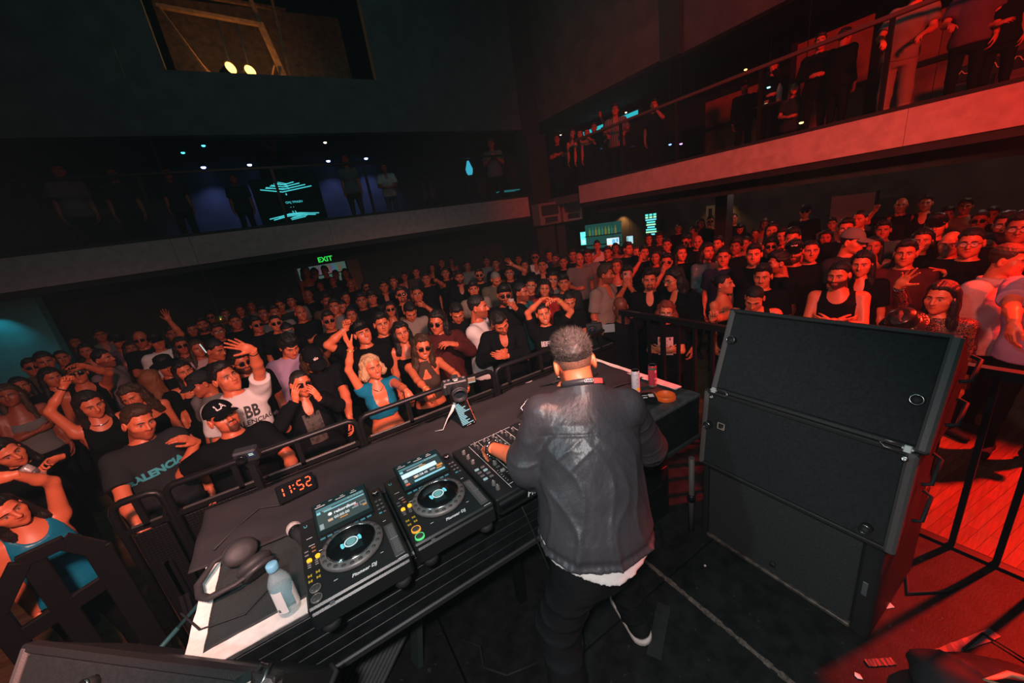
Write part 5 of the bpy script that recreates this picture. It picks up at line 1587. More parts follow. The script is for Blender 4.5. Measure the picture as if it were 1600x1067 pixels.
    mm.add(v, [(2*i, 2*i+1, 2*i+3, 2*i+2)[::-1] for i in range(n-1)]).build('knob_mark', mat('print_white', (0, 0, 0)), t)
    m = MB()
    for i in range(4):
        for j in range(2): m.box((0.284 + j*.016, 0.285 + i*.028, .1), (0.295 + j*.016, 0.292 + i*.028, .1035), .001)
    m.build('small_keys', M_btn, t)
    MB().box((0.283, 0.285, .1035), (0.295, 0.29, .1045)).build('key_light', emat('key_blue', (0.05, 0.5, 0.7), 0.6), t)
    MB().box((0.279, 0.030, 0.1), (0.313, 0.205, 0.1022), 0.001).build('tempo_plate', mat('plate_grey', (0.07, 0.07, 0.07), 0.4), t)
    m = MB()
    for i in range(14): m.box((0.288, 0.045 + i*.0108, 0.102), (0.308, 0.048 + i*.0108, 0.1065 - abs(i - 6)*0.0002), 0.0)
    m.build('tempo_slider', mat('slider_rib', (0.13, 0.12, 0.12), 0.5), t)
    MB().box((0.284, 0.112, 0.104), (0.312, 0.118, 0.110), 0.001).build('tempo_cap', M_btn, t)
    flat_text('Pioneer DJ', 0.0185, Matrix.Translation((0.178, 0.052, 0.1006)), M_white, t, shear=0.25, bold=0.0006)
    m = MB()
    for (x, y, w) in ((0.09, .075, .012), (0.245, .085, .01), (0.30, 0.018, 0.03), (0.07, .25, .03), (0.29, .235, .012), (0.035, .30, .02), (0.03, .345, .02)):
        m.box((x - w/2, y - .001, .1), (x + w/2, y + .001, .1006))
    m.build('panel_print', M_white, t)
    flat_text('U', 0.020, Matrix.Translation((0.022, 0.425, 0.1006)), mat('print_teal', (0.1, 0.5, 0.55), 0.4), t, 'usb_mark')
    MB().box((0.06, -0.002, 0.088), (0.075, 0.014, 0.0895), .001).build('front_mark', M_btn, t)
    return t
player('media_player', 'media player showing the grey idle screen, beside the water bottle', (-0.228, 1.10, TZ + .018), math.radians(0.8), False, 'idle')
player('media_player', 'media player with bright white waveform screen and lit orange and green cues', (0.118, 1.125, TZ + .018), math.radians(0.8), True, 'play')

# ------------------------------------------------------------------ mixer
mx = thing('mixer', 'wide black mixer with rows of knobs under the dark-haired man\'s hand', 'mixer', (0.462, 1.145, TZ + .006), math.radians(1.0))
MB().box((0, 0.012, 0.016), (0.41, 0.465, 0.098), 0.006).box((0.006, 0.0, 0.022), (0.404, 0.016, 0.084), 0.006).build('body', M_deckb, mx)
for x in (0.04, 0.37):
    for y in (0.05, 0.42): MB().lathe([(0.024, 0), (0.026, 0.018)], 16, Matrix.Translation((x, y, 0))).build('foot', M_black, mx)
MB().box((0.0, 0.0, 0.040), (0.41, 0.006, 0.072), 0.003).build('front_strip', M_gloss, mx)
flat_text('Pioneer DJ', 0.040, Matrix.Translation((0.225, 0.0, 0.055)) @ Matrix.Translation((0, -0.001, 0)) @ Matrix.Rotation(math.radians(90), 4, 'X'), M_white, mx, shear=0.25, bold=0.001)
flat_text('Pioneer DJ', 0.024, Matrix.Translation((0.24, 0.030, 0.0986)), M_white, mx, shear=0.25, bold=0.0006)
m = MB()
for x in (0.088, 0.142, 0.196, 0.250, 0.304, 0.352): m.box((x - .0008, 0.06 if x not in (0.088,) else 0.035, 0.098), (x + .0008, 0.44, 0.0986))
m.box((0.088, 0.0595, 0.098), (0.352, 0.061, 0.0986)); m.box((0.10, 0.448, .098), (0.34, 0.4495, .0986))
m.build('channel_lines', mat('print_white', (0, 0, 0)), mx)
kn_top = mat('knob_cap', (0.14, 0.13, 0.125), 0.3, 0.2); kn_side = mat('knob_rubber', (0.03, 0.03, 0.032), 0.5)
rk = random.Random(11)
def knob(x, y, r=0.0085, h=0.019, col=None):
    k = MB().lathe([(r*1.15, 0), (r*1.1, 0.004), (r, 0.006), (r*0.9, h), (r*0.75, h + .001), (0, h + .001)], 14, Matrix.Translation((x, y, 0.098))).build('knob', col or kn_side, mx)
    a = rk.uniform(-2.4, 2.4) + PI/2
    MB().bar((x, y, 0.098 + h + .0012), (x + r*0.95*math.cos(a), y + r*0.95*math.sin(a), 0.098 + h + .0012), 0.0022, 0.0012).build('pointer', M_white, k)
for ci, x in enumerate((0.115, 0.169, 0.223, 0.277)):
    knob(x, 0.425, 0.0075, 0.015, kn_top)
    for y in (0.385, 0.345, 0.305, 0.265): knob(x + 0.004*(ci % 2), y)
    knob(x, 0.220, 0.0105, 0.016, kn_top)
    MB().box((x - .009, 0.188, .098), (x + .009, 0.198, .103), .001).build('cue_key', emat('cue_lit', (0.75, 0.30, 0.06), 0.7) if ci == 1 else M_btn, mx)
    MB().box((x - .003, 0.075, .0985), (x + .003, 0.178, .0992)).build('fader_slot', M_gloss, mx)
    fy = (0.150, 0.158, 0.10, 0.085)[ci]
    MB().box((x - .011, fy - .007, .099), (x + .011, fy + .007, .113), .003).build('fader_cap', mat('fader_grey', (0.24, 0.23, 0.22), 0.4), mx)
    m = MB()
    for i in range(6): m.box((x - .018, 0.085 + i*.017, .098), (x - .011, 0.0862 + i*.017, .0986)); m.box((x + .011, 0.085 + i*.017, .098), (x + .018, 0.0862 + i*.017, .0986))
    m.build('fader_scale', M_white, mx)
    m = MB()
    for i in range(7): m.box((x + .017, 0.265 + i*.018, .098), (x + .021, 0.275 + i*.018, .0992))
    m.build('level_meter', emat('meter_dim', (0.10, 0.35, 0.16), 0.25), mx)
for y in (0.40, 0.35, 0.30, 0.10, 0.065): knob(0.040, y, 0.009, 0.018, kn_top)
for y in (0.40, 0.34, 0.28, 0.22): knob(0.330, y, 0.009, 0.018)
for i in range(4): knob(0.383, 0.40 - i*0.055, 0.0105, 0.018, kn_top)
for i in range(4):
    for j in range(2):
        MB().box((0.020 + j*.030, 0.150 + i*.028, .098), (0.040 + j*.030, 0.164 + i*.028, .1035), .002).build('effect_key', emat('fx_lit', (0.55, 0.75, 0.78), 0.55) if (i + j) % 3 == 0 else M_btn, mx)
for (x, y) in ((0.38, 0.15), (0.38, 0.115)): MB().lathe([(0.014, 0), (0.014, .005), (0, .006)], 18, Matrix.Translation((x, y, .098))).build('effect_button', M_btn, mx)
MB().box((0.180, 0.036, .0985), (0.262, 0.046, .0992)).build('crossfader_slot', M_gloss, mx)
MB().box((0.210, 0.033, .099), (0.222, 0.050, .112), .002).build('crossfader_cap', mat('fader_grey', (0, 0, 0)), mx)
MB().box((0.315, 0.07, .098), (0.345, 0.19, .100), .001).build('small_display', emat('mixer_display', (0.02, 0.07, 0.08), 0.6), mx)

# ------------------------------------------------------------------ small things on the table
ck = thing('digital_clock', 'black desk clock with glowing red digits on the cloth', 'clock', (-0.245, 1.93, TZ + .018), math.radians(6))
CM = Matrix.Rotation(math.radians(38), 4, 'X')
MB().box((-0.085, 0.0, 0.0), (0.085, 0.090, 0.028), 0.006, CM).build('case', M_gloss, ck)
MB().box((-0.085, 0.03, -0.004), (0.085, 0.075, 0.03), 0.004).build('stand', M_black, ck)
red = emat('clock_red', (1.0, 0.07, 0.015), 3.2)
SEG = {'1': 'bc', '5': 'afgcd', '2': 'abged'}
def digit(ch, ox, parent):
    w, h, tk = 0.022, 0.048, 0.0052
    L = {'a': ((0, h), (w, h)), 'b': ((w, h), (w, h/2)), 'c': ((w, h/2), (w, 0)), 'd': ((0, 0), (w, 0)), 'e': ((0, 0), (0, h/2)), 'f': ((0, h/2), (0, h)), 'g': ((0, h/2), (w, h/2))}
    m = MB()
    for s in SEG[ch]:
        (x0, y0), (x1, y1) = L[s]
        k = 0.18
        a = Vector((ox + x0 + (x1-x0)*k*.6, 0.021 + y0 + (y1-y0)*k, 0.0288)); b = Vector((ox + x1 - (x1-x0)*k*.6, 0.021 + y1 - (y1-y0)*k, 0.0288))
        m.bar(CM @ a, CM @ b, tk, 0.0015, CM.to_3x3() @ Vector((0, 0, 1)))
    m.build('digit', red, parent)
digit('1', -0.078, ck); digit('1', -0.046, ck); digit('5', 0.008, ck); digit('2', 0.045, ck)
m = MB()
for y in (0.036, 0.056): m.box((-0.012, y, 0.028), (-0.006, y + .006, 0.0295), 0, CM)
m.build('colon', red, ck)
tag(MB().tube([(-0.33, 1.93, TZ + .02), (-0.42, 1.98, TZ + .02), (-0.50, 1.90, TZ + .022), (-0.58, 1.80, TZ + .02)], 0.004, 6).build('clock_cable', M_black), 'thin black cable trailing from the desk clock over the cloth', 'cable')

mic = thing('microphone', 'vocal microphone with silver ball grille lying beside the player', 'microphone', (-0.272, 1.665, TZ + .042), math.radians(16))
mic.scale = (1.15, 1.15, 1.15)
MX = Matrix.Rotation(PI/2, 4, 'X')
MB().lathe([(0.0, 0.030)] + [(0.0265*math.sin(a), 0.004 - 0.0285*math.cos(a)) for a in [PI*i/12 for i in range(11, 0, -1)]] + [(0, -0.0245)], 20, MX).build('grille', mat('mic_grille', (0.60, 0.52, 0.49), 0.5, 0.4, bump=(900, 0.6)), mic)
MB().lathe([(0.0245, 0.0), (0.0255, 0.006), (0.0245, 0.012)], 20, MX @ Matrix.Translation((0, 0, 0.018))).build('collar', M_gloss, mic)
MB().lathe([(0.022, 0.028), (0.0175, 0.06), (0.0125, 0.17), (0.0125, 0.185), (0, 0.186)], 18, MX).build('handle', M_black, mic)

hp = thing('headphones', 'big grey padded headphones lying on the mat by the water bottle', 'headphones', (-0.435, 1.60, TZ), math.radians(25))
hp.scale = (1.30, 1.22, 0.95)
lg = mat('pad_grey', (0.022, 0.020, 0.021), 0.6, noise=(30, 0.15))
for s, z in ((-1, 0.0), (1, 0.0)):
    HMx = Matrix.Translation((0.0, s*0.055, 0.052)) @ Matrix.Rotation(math.radians(s*62), 4, 'X')
    MB().lathe([(0.0, -0.018), (0.028, -0.018), (0.045, -0.006), (0.048, 0.006), (0.040, 0.020), (0.020, 0.024), (0.0, 0.025)], 24, HMx).build('ear_cup', lg, hp)
    MB().lathe([(0.024, -0.032), (0.040, -0.034), (0.047, -0.026), (0.044, -0.016), (0.030, -0.014)], 24, HMx).build('ear_pad', mat('pad_black', (0.03, 0.028, 0.03), 0.45), hp)
MB().tube([(0.02, -0.085, 0.055), (-0.06, -0.085, 0.06), (-0.115, -0.045, 0.045), (-0.125, 0.0, 0.035), (-0.115, 0.045, 0.045), (-0.06, 0.085, 0.06), (0.02, 0.085, 0.055)], [0.006, 0.009, 0.011, 0.011, 0.011, 0.009, 0.006], 10).build('headband', lg, hp)
MB().tube([(0.03, -0.06, 0.02), (0.02, -0.14, 0.008), (-0.08, -0.17, 0.008), (-0.16, -0.10, 0.008), (-0.17, 0.02, 0.006)], 0.003, 6).build('cord', M_black, hp)

wb = thing('water_bottle', 'clear plastic water bottle with pale blue cap and white label', 'bottle', (-0.302, 1.285, TZ), 0.4)
MB().lathe([(0.0, 0.002), (0.028, 0.0), (0.0345, 0.008), (0.0345, 0.12), (0.033, 0.135), (0.022, 0.162), (0.0135, 0.178), (0.0135, 0.192)], 28).build('bottle_shell', mat('clear_plastic', (0.62, 0.80, 0.84), 0.05, alpha=0.26, spec=0.9), wb)
MB().lathe([(0.0, 0.004), (0.031, 0.004), (0.033, 0.010), (0.033, 0.105), (0.0, 0.105)], 24).build('water', mat('water', (0.10, 0.42, 0.50), 0.03, alpha=0.30, spec=0.8), wb)
MB().lathe([(0.0165, 0.182), (0.0175, 0.186), (0.0175, 0.205), (0.015, 0.208), (0.0, 0.208)], 28).build('cap', mat('cap_blue', (0.17, 0.42, 0.58), 0.4), wb)
for a0, a1 in ((3.35, 4.35), (5.15, 6.15)):
    mm = MB(); v = []; n = 9
    for i in range(n):
        a = a0 + (a1 - a0)*i/(n-1)
        v += [(0.0352*math.cos(a), 0.0352*math.sin(a), 0.028), (0.0352*math.cos(a), 0.0352*math.sin(a), 0.118 - 0.03*abs(i - 4)/4*(a0 > 5))]
    lb_ = mm.add(v, [(2*i, 2*i+2, 2*i+3, 2*i+1) for i in range(n-1)], True).build('label', mat('label_paper', (0.80, 0.74, 0.72), 0.6), wb)
    if a0 < 4:
        m = MB()
        for i in range(4):
            a = 3.5 + i*0.07; m.box((0.0355*math.cos(a) - .0006, 0.0355*math.sin(a) - .0006, 0.034), (0.0355*math.cos(a) + .0006, 0.0355*math.sin(a) + .0006, 0.046))
        m.build('barcode', mat('print_dark', (0.1, 0.1, 0.1), 0.6), lb_)

def can(label, loc, body, band, top_open, seed):
    t = thing('drink_can', label, 'can', loc, 0.3*seed, 'drink cans')
    MB().lathe([(0.0, 0.004), (0.021, 0.004), (0.0235, 0.0), (0.0265, 0.010), (0.0265, 0.140), (0.0245, 0.148), (0.0245, 0.152)], 28).build('body', body, t)
    MB().lathe([(0.0248, 0.152), (0.0235, 0.154), (0.022, 0.149), (0.0, 0.149)], 28).build('lid', M_alu, t)
    MB().lathe([(0.0268, 0.128), (0.0268, 0.138), (0.0262, 0.139), (0.0262, 0.127)], 28, None, True).build('top_band', band, t)
    MB().lathe([(0.0267, 0.010), (0.0267, 0.017), (0.0262, 0.018), (0.0262, 0.009)], 28, None, True).build('bottom_band', band, t)
    MB().box((-0.006, -0.010, 0.150), (0.006, 0.008, 0.1518), 0.001).build('tab', M_steel, t)
    return t
c1 = can('white drink can with yellow spot standing on the booth table', (1.695, 1.525, TZ), mat('can_white', (0.62, 0.60, 0.66), 0.3, 0.2), mat('can_white', (0, 0, 0)), True, 1)
def wrap(parent, a0, a1, z0, z1, m_, name='print_patch', r=0.0269, oval=False):
    mm = MB(); v = []; n = 11
    for i in range(n):
        a = a0 + (a1-a0)*i/(n-1); u = (i/(n-1))*2 - 1; hh = (z1-z0)/2 * (math.sqrt(max(0, 1-u*u)) if oval else 1); c = (z0+z1)/2
        v += [(r*math.cos(a), r*math.sin(a), c - hh), (r*math.cos(a), r*math.sin(a), c + hh)]
    mm.add(v, [(2*i, 2*i+2, 2*i+3, 2*i+1) for i in range(n-1)], True).build(name, m_, parent)
wrap(c1, 3.6, 4.6, 0.022, 0.042, mat('spot_yellow', (0.85, 0.42, 0.02), 0.4), 'yellow_spot', oval=True)
wrap(c1, 3.65, 4.3, 0.065, 0.105, mat('print_greyv', (0.35, 0.33, 0.38), 0.4), 'ring_print', oval=True); wrap(c1, 3.75, 4.2, 0.072, 0.098, mat('can_white', (0, 0, 0)), 'ring_inner', 0.0271, True)
wrap(c1, 4.75, 4.95, 0.02, 0.11, mat('print_greyv', (0, 0, 0)), 'side_print')
c2 = can('pinkish red drink can with green rim beside the white can', (1.825, 1.50, TZ), mat('can_red', (0.55, 0.05, 0.075), 0.3, 0.2), mat('can_green', (0.04, 0.22, 0.12), 0.35, 0.3), True, 2)
wrap(c2, 3.7, 4.3, 0.105, 0.125, mat('print_pink', (0.75, 0.35, 0.38), 0.4), 'emblem', oval=True); wrap(c2, 3.6, 4.6, 0.062, 0.070, mat('print_pink', (0, 0, 0)), 'word_print'); wrap(c2, 3.9, 4.4, 0.028, 0.044, mat('print_pink', (0, 0, 0)), 'flavour_print')
lid = thing('orange_lid', 'orange ridged plastic lid lying upside down near the drink cans', 'lid', (1.735, 1.335, TZ + .004))
m_or = mat('orange_plastic', (0.90, 0.13, 0.015), 0.45)
MB().lathe([(0.0, 0.0), (0.052, 0.0), (0.055, 0.003), (0.056, 0.030), (0.052, 0.031), (0.0505, 0.029), (0.050, 0.007), (0.0, 0.006)], 40).build('shell', m_or, lid)
for i in range(40):
    a = 2*PI*i/40
    MB().box((-.0012, -.0012, 0.003), (.0012, .0012, .027), 0, Matrix.Translation((0.0562*math.cos(a), 0.0562*math.sin(a), 0)) @ Matrix.Rotation(a, 4, 'Z')).build('ridge', m_or, lid)
dv = thing('small_controller', 'small black box with orange end and white label beside the orange lid', 'device', (1.60, 1.42, TZ + .004), math.radians(-38))
MB().box((-0.10, -0.045, 0), (0.10, 0.045, 0.040), 0.004).build('case', M_gloss, dv)
MB().box((0.098, -0.043, 0.030), (0.103, 0.043, 0.0405), 0.001).build('orange_edge', mat('edge_orange', (0.85, 0.25, 0.03), 0.4), dv)
MB().box((0.055, -0.02, 0.040), (0.085, 0.015, 0.0408)).build('label', mat('label_paper', (0, 0, 0)), dv)
MB().box((0.02, -0.03, 0.040), (0.045, -0.02, 0.0405)).box((0.02, 0.0, .04), (0.05, 0.006, .0405)).build('key_marks', M_white, dv)
MB().lathe([(0.012, 0), (0.011, 0.012), (0, 0.013)], 14, Matrix.Translation((-0.03, 0, .04))).build('knob', kn_side, dv)
for k, (pts, lab, r) in enumerate((([(0.60, 1.235, 1.37), (0.62, 1.21, 1.25), (0.66, 1.17, 1.0), (0.72, 1.20, 0.6), (0.85, 1.25, 0.41)], 'thin black cable hanging from the mixer down to the stage', 0.0035),
        ([(1.38, 1.98, 1.43), (1.45, 2.02, 1.46), (1.55, 1.92, 1.42), (1.62, 1.86, 1.415), (1.72, 1.90, 1.415)], 'dark cable curling over the table behind the white can', 0.006),
        ([(1.30, 2.04, 1.42), (1.42, 1.96, 1.45), (1.50, 1.86, 1.42), (1.44, 1.80, 1.42)], 'second black cable knotted on the cloth past the man\'s shoulder', 0.007))):
    tag(MB().tube(pts, r, 6).build('cable', M_black), lab, 'cable')
wr_ = thing('paper_scrap', 'crumpled orange and teal wrapper on the cloth behind the white can', 'wrapper', (1.40, 1.90, TZ + .014))
MB().add([(0, 0, 0), (.07, .01, .02), (.10, .06, .005), (.04, .08, .025), (-.02, .05, .004), (.04, .04, .04)], [(0, 1, 5), (1, 2, 5), (2, 3, 5), (3, 4, 5), (4, 0, 5), (4, 3, 2, 1, 0)]).build('crumpled_foil', mat('foil_orange', (0.55, 0.22, 0.10), 0.35, 0.3), wr_)
MB().box((-0.03, -0.03, 0.0), (0.03, -0.005, 0.012), 0.003).build('teal_corner', mat('foil_teal', (0.04, 0.20, 0.22), 0.35), wr_)
tag(MB().tube([(0.955, 1.64, 1.45), (0.93, 1.69, 1.53), (1.00, 1.72, 1.55), (1.08, 1.70, 1.52)], 0.0035, 6).build('wire_loop', M_alu), 'thin bent silver wire standing up behind the mixer', 'wire')

# ------------------------------------------------------------------ camera rigs in the gap between table and barrier
rigt = thing('camera_rig', 'mirrorless camera on a small table stand with lens towards the booth', 'camera', (0.675, 2.00, TZ + .014), math.radians(-14))
K = 1.12
def kb(lo, hi, o, bev=.006): return tuple(a*K for a in lo), tuple(a*K for a in hi)
CB = Matrix.Translation((0, 0, 0.215)) @ Matrix.Rotation(math.radians(2), 4, 'Y') @ Matrix.Rotation(math.radians(16), 4, 'X') @ Matrix.Scale(K, 4)
M_cam = mat('camera_black', (0.018, 0.020, 0.022), 0.45, bump=(200, 0.15))
MB().box((-0.066, -0.02, 0), (0.062, 0.025, 0.076), 0.006, CB).build('camera_body', M_cam, rigt)
MB().box((-0.074, -0.032, 0.004), (-0.044, 0.02, 0.072), 0.010, CB).build('grip', M_cam, rigt)
MB().box((-0.018, -0.018, 0.074), (0.020, 0.028, 0.096), 0.005, CB).build('viewfinder', M_cam, rigt)
LM = CB @ Matrix.Translation((0.006, -0.02, 0.040)) @ Matrix.Rotation(PI/2, 4, 'X')
ln = MB().lathe([(0.031, 0.0), (0.036, 0.008), (0.036, 0.045), (0.040, 0.050), (0.040, 0.075), (0.036, 0.077), (0.030, 0.062), (0.0, 0.060)], 32, LM).build('lens', M_cam, rigt)
MB().lathe([(0.0, 0.0625), (0.026, 0.0615), (0.030, 0.060)][::-1], 28, LM).build('front_glass', mat('lens_glass', (0.01, 0.02, 0.03), 0.03, spec=1.0), ln)
MB().lathe([(0.0405, 0.054), (0.0405, 0.058), (0.0400, 0.058), (0.0400, 0.054)], 28, LM, True).build('lens_ring', M_btn, ln)
for (x, z) in ((-0.055, 0.077), (-0.034, 0.078), (0.046, 0.078)): MB().lathe([(0.008, 0), (0.008, .007), (0, .0075)], 14, CB @ Matrix.Translation((x, 0.004, z - .001))).build('dial', M_btn, rigt)
MB().box((-0.006, -0.0195, 0.084), (0.012, -0.0185, 0.090), 0, CB).build('logo_plate', M_white, rigt)
MB().box((0.064, -0.015, 0.045), (0.110, -0.005, 0.080), 0.003, CB).build('flip_screen', M_cam, rigt)
MB().box((0.067, -0.017, 0.048), (0.107, -0.015, 0.077), 0, CB).build('flip_display', emat('flip_warm', (0.55, 0.22, 0.12), 0.8), rigt)
MB().box((0.067, -0.0175, 0.048), (0.107, -0.0168, 0.055), 0, CB).build('flip_row', emat('flip_white', (0.5, 0.55, 0.55), 0.8), rigt)
MB().box((-0.022, -0.03, -0.035), (0.025, 0.02, 0.0), 0.006, CB).build('white_clamp', mat('clamp_white', (0.62, 0.50, 0.46), 0.5), rigt)
MB().bar((0, 0.03, 0.06), (0, 0.01, 0.20), 0.020).build('stand_pole', M_metal, rigt)
for a in (0.5, 1.8, 2.9): MB().bar((0, 0.03, 0.10), (0.10*math.cos(a), 0.03 + 0.10*math.sin(a), 0.004), 0.012).build('leg', M_metal, rigt)
ph = thing('phone_recorder', 'upright phone screen listing pale blue rows, clamped below the camera', 'phone', (0.690, 1.925, TZ + .016), math.radians(-14))
PM = Matrix.Rotation(math.radians(-16), 4, 'X') @ Matrix.Rotation(math.radians(-10), 4, 'Y') @ Matrix.Scale(0.62, 4)
MB().box((-0.072, 0, 0), (0.072, 0.014, 0.27), 0.006, PM).build('case', M_gloss, ph)
MB().box((0.0705, -0.001, 0.02), (0.0735, 0.010, 0.25), 0, PM).build('side_strip', mat('strip_orange', (0.6, 0.12, 0.05), 0.4), ph)
m = MB(); rr = random.Random(5)
for i in range(15):
    L = (0.11, .045, .075, .03, .06, .05, .035, .04, .12, .07, .055, .085, .04, .03, .02)[i]*0.8
    z = 0.030 + i*0.0148
    m.box((-0.062, -0.0015, z), (-0.062 + 0.028 + L, 0, z + .0075), 0, PM)
pr_ = m.build('screen_rows', emat('phone_rows', (0.40, 0.75, 0.80), 1.0), ph); pr_['kind'] = 'stuff'
m = MB()
for x in (-0.02, 0.0, 0.012, .05): m.box((x, -0.0015, 0.012), (x + .006, 0, 0.017), 0, PM)
m.build('screen_icons', M_white, ph)
tag(MB().tube([(0.635, 1.95, 1.585), (0.610, 1.95, 1.545), (0.575, 1.96, 1.50), (0.54, 1.98, 1.43), (0.50, 2.02, 1.418)], [0.010, 0.010, 0.004, 0.003, 0.003], 6).build('white_lead', mat('lead_white', (0.6, 0.55, 0.53), 0.5)), 'white plug and lead hanging beside the phone screen', 'cable')
ac = thing('action_camera', 'small action camera on a black pole in front of the man in cap', 'camera', (-0.428, 2.235, 0.0), math.radians(-14))
AM = Matrix.Translation((0, 0, 1.565)) @ Matrix.Rotation(math.radians(14), 4, 'X') @ Matrix.Scale(1.45, 4)
MB().box((-0.038, -0.018, 0.0), (0.038, 0.018, 0.052), 0.006, AM).build('camera_body', M_cam, ac)
MB().lathe([(0.017, 0), (0.017, .008), (0.013, .011), (0.010, .007), (0, .006)], 20, AM @ Matrix.Translation((-0.012, -0.018, 0.026)) @ Matrix.Rotation(PI/2, 4, 'X')).build('lens', M_gloss, ac)
MB().box((0.010, -0.0195, 0.024), (0.033, -0.018, 0.046), 0.001, AM).build('front_display', emat('action_display', (0.02, 0.05, 0.14), 0.7), ac)
MB().box((0.014, -0.0202, 0.032), (0.028, -0.0195, 0.035), 0, AM).box((0.014, -0.0202, 0.038), (0.028, -0.0195, 0.041), 0, AM).build('display_digits', emat('action_digits', (0.7, 0.75, 0.5), 1.0), ac)
MB().box((-0.02, -0.012, -0.03), (0.02, 0.012, 0.0), 0.003, AM).build('mount', M_metal, ac)
MB().bar((0, 0, 0), (0, 0, 1.54), 0.032).build('pole', M_metal, ac)
MB().lathe([(0.03, 0), (0.035, .02), (0.03, .05)], 14, Matrix.Translation((0, 0, 1.22))).build('pole_clamp', M_cam, ac)
for a in (0.2, 2.3, 4.4): MB().bar((0, 0, 0.4), (0.11*math.cos(a), 0.11*math.sin(a), 0.0), 0.018).build('leg', M_metal, ac)

# ------------------------------------------------------------------ loudspeakers
M_grille = mat('grille_cloth', (0.014, 0.0165, 0.018), 0.7, noise=(90, 0.35), bump=(600, 0.6))
M_cab = mat('cabinet_paint', (0.016, 0.014, 0.014), 0.55, bump=(260, 0.2))
M_edge = mat('edge_bar', (0.10, 0.088, 0.084), 0.5, bump=(320, 0.25))
M_ring = mat('ring_steel', (0.50, 0.45, 0.42), 0.25, 1.0)
def ring_foot(parent, M):
    o = MB().lathe([(0.019, 0), (0.0215, 0.0), (0.0215, 0.028), (0.0185, 0.030), (0.0165, 0.027), (0.0165, 0.006), (0.0, 0.006)], 24, M).build('ring_foot', M_black, parent)
    MB().lathe([(0.0222, 0.024), (0.0222, 0.0285), (0.0185, 0.0308), (0.0178, 0.0290)], 24, M, True).build('steel_rim', M_ring, o)
def array_box(label, Mw, W=0.86, H=0.465, D=0.42, feet=((0.05, 0.12), (0.80, 0.10)), logo=None, clips=True, name='loudspeaker', group='loudspeakers'):
    """local frame: x across the front, z up, front face at y=0 looking to -y"""
    t = bpy.data.objects.new(name, None); COL.objects.link(t); t.matrix_world = Mw
    tag(t, label, 'speaker', group)
    k = 0.10
    v = [(0, 0.02, 0), (W, 0.02, 0), (W - 0.02, D, k), (0.02, D, k), (0, 0.02, H), (W, 0.02, H), (W - 0.02, D, H - k), (0.02, D, H - k)]
    MB().add(v, [(3, 2, 1, 0), (4, 5, 6, 7), (0, 1, 5, 4), (1, 2, 6, 5), (2, 3, 7, 6), (3, 0, 4, 7)]).build('cabinet', M_cab, t)
    MB().box((0.032, -0.004, 0.02), (W - 0.040, 0.02, H - 0.02), 0.004).build('grille', M_grille, t)
    MB().box((0.0, -0.012, 0.0), (0.030, 0.03, H), 0.008).build('edge_bar', M_edge, t)
    MB().box((W - 0.038, -0.020, 0.0), (W, 0.03, H), 0.010).build('edge_bar', M_edge, t)
    MB().box((0.0, -0.010, H - 0.018), (W, 0.03, H + 0.004), 0.005).build('edge_bar', M_cab, t)
    MB().box((0.0, -0.010, -0.004), (W, 0.03, 0.018), 0.005).build('edge_bar', M_cab, t)
    for (x, z) in feet:
        ring_foot(t, Matrix.Translation((x, -0.004, z)) @ Matrix.Rotation(PI/2, 4, 'X'))
    if logo:
        lx, lz = logo
        m = MB()
        for (a, b) in (((-.018, -.018), (.018, -.018)), ((.018, -.018), (.018, .018)), ((.018, .018), (-.018, .018)), ((-.018, .018), (-.018, -.018))):
            m.bar((lx + a[0], -0.0055, lz + a[1]), (lx + b[0], -0.0055, lz + b[1]), 0.004, 0.002)
        m.box((lx + .006, -.0065, lz - .013), (lx + .012, -.0045, lz - .007))
        m.build('logo_square', mat('logo_pink', (0.55, 0.42, 0.36), 0.5), t)
    if clips:
        for x in (0.055, W - 0.085):
            u = MB()
            s = 1 if x < W/2 else -1
            u.tube([(x - 0.01*s, -0.018, -0.016), (x + 0.035*s, -0.020, -0.016), (x + 0.052*s, -0.020, -0.003), (x + 0.035*s, -0.020, 0.012), (x - 0.01*s, -0.018, 0.012)], 0.0055, 8)
            c = u.build('shackle', mat('shackle_metal', (0.16, 0.14, 0.13), 0.35, 0.8), t)
            MB().box((x - 0.030*s - .012, -0.026, -0.014), (x - 0.030*s + .012, -0.010, 0.016), 0.003).box((x - 0.030*s - .018, -0.024, -0.003), (x - 0.030*s + .018, -0.012, 0.006), 0.002).build('latch', mat('latch_white', (0.62, 0.60, 0.58), 0.35, 0.3), c)
            MB().lathe([(0.011, 0), (0.011, .008), (0.005, .009), (0.005, .004), (0, .004)], 16, Matrix.Translation((x - 0.03*s, -0.018, -0.040)) @ Matrix.Rotation(PI/2, 4, 'X')).build('bolt', M_ring, c)
    for z in (0.12, 0.30):
        MB().tube([(W + .002, 0.12, z), (W + 0.03, 0.13, z + .01), (W + 0.03, 0.20, z + .10), (W + .002, 0.21, z + .11)], 0.008, 8).build('side_handle', M_black, t)
    return t
def front_frame(y_left, x, z, tilt=0.0, yaw=0.0):
    # local x runs to world -y (from the far edge to the near edge), local y to world +x
    return Matrix.Translation((x, y_left, z)) @ Matrix.Rotation(math.radians(-90 + yaw), 4, 'Z') @ Matrix.Rotation(math.radians(tilt), 4, 'X')
array_box('top loudspeaker of the black stack, with dusty grille and two steel ring feet', front_frame(1.150, 1.897, 1.470, -22.0, 0.5), W=0.87, H=0.47, feet=((0.055, 0.30), (0.80, 0.20)))
array_box('middle loudspeaker of the black stack, with small square logo on the grille', front_frame(1.185, 1.845, 0.985, -6.0, 0.3), W=0.885, H=0.478, feet=((0.045, 0.27), (0.785, 0.075)), logo=(0.115, 0.285), clips=False)
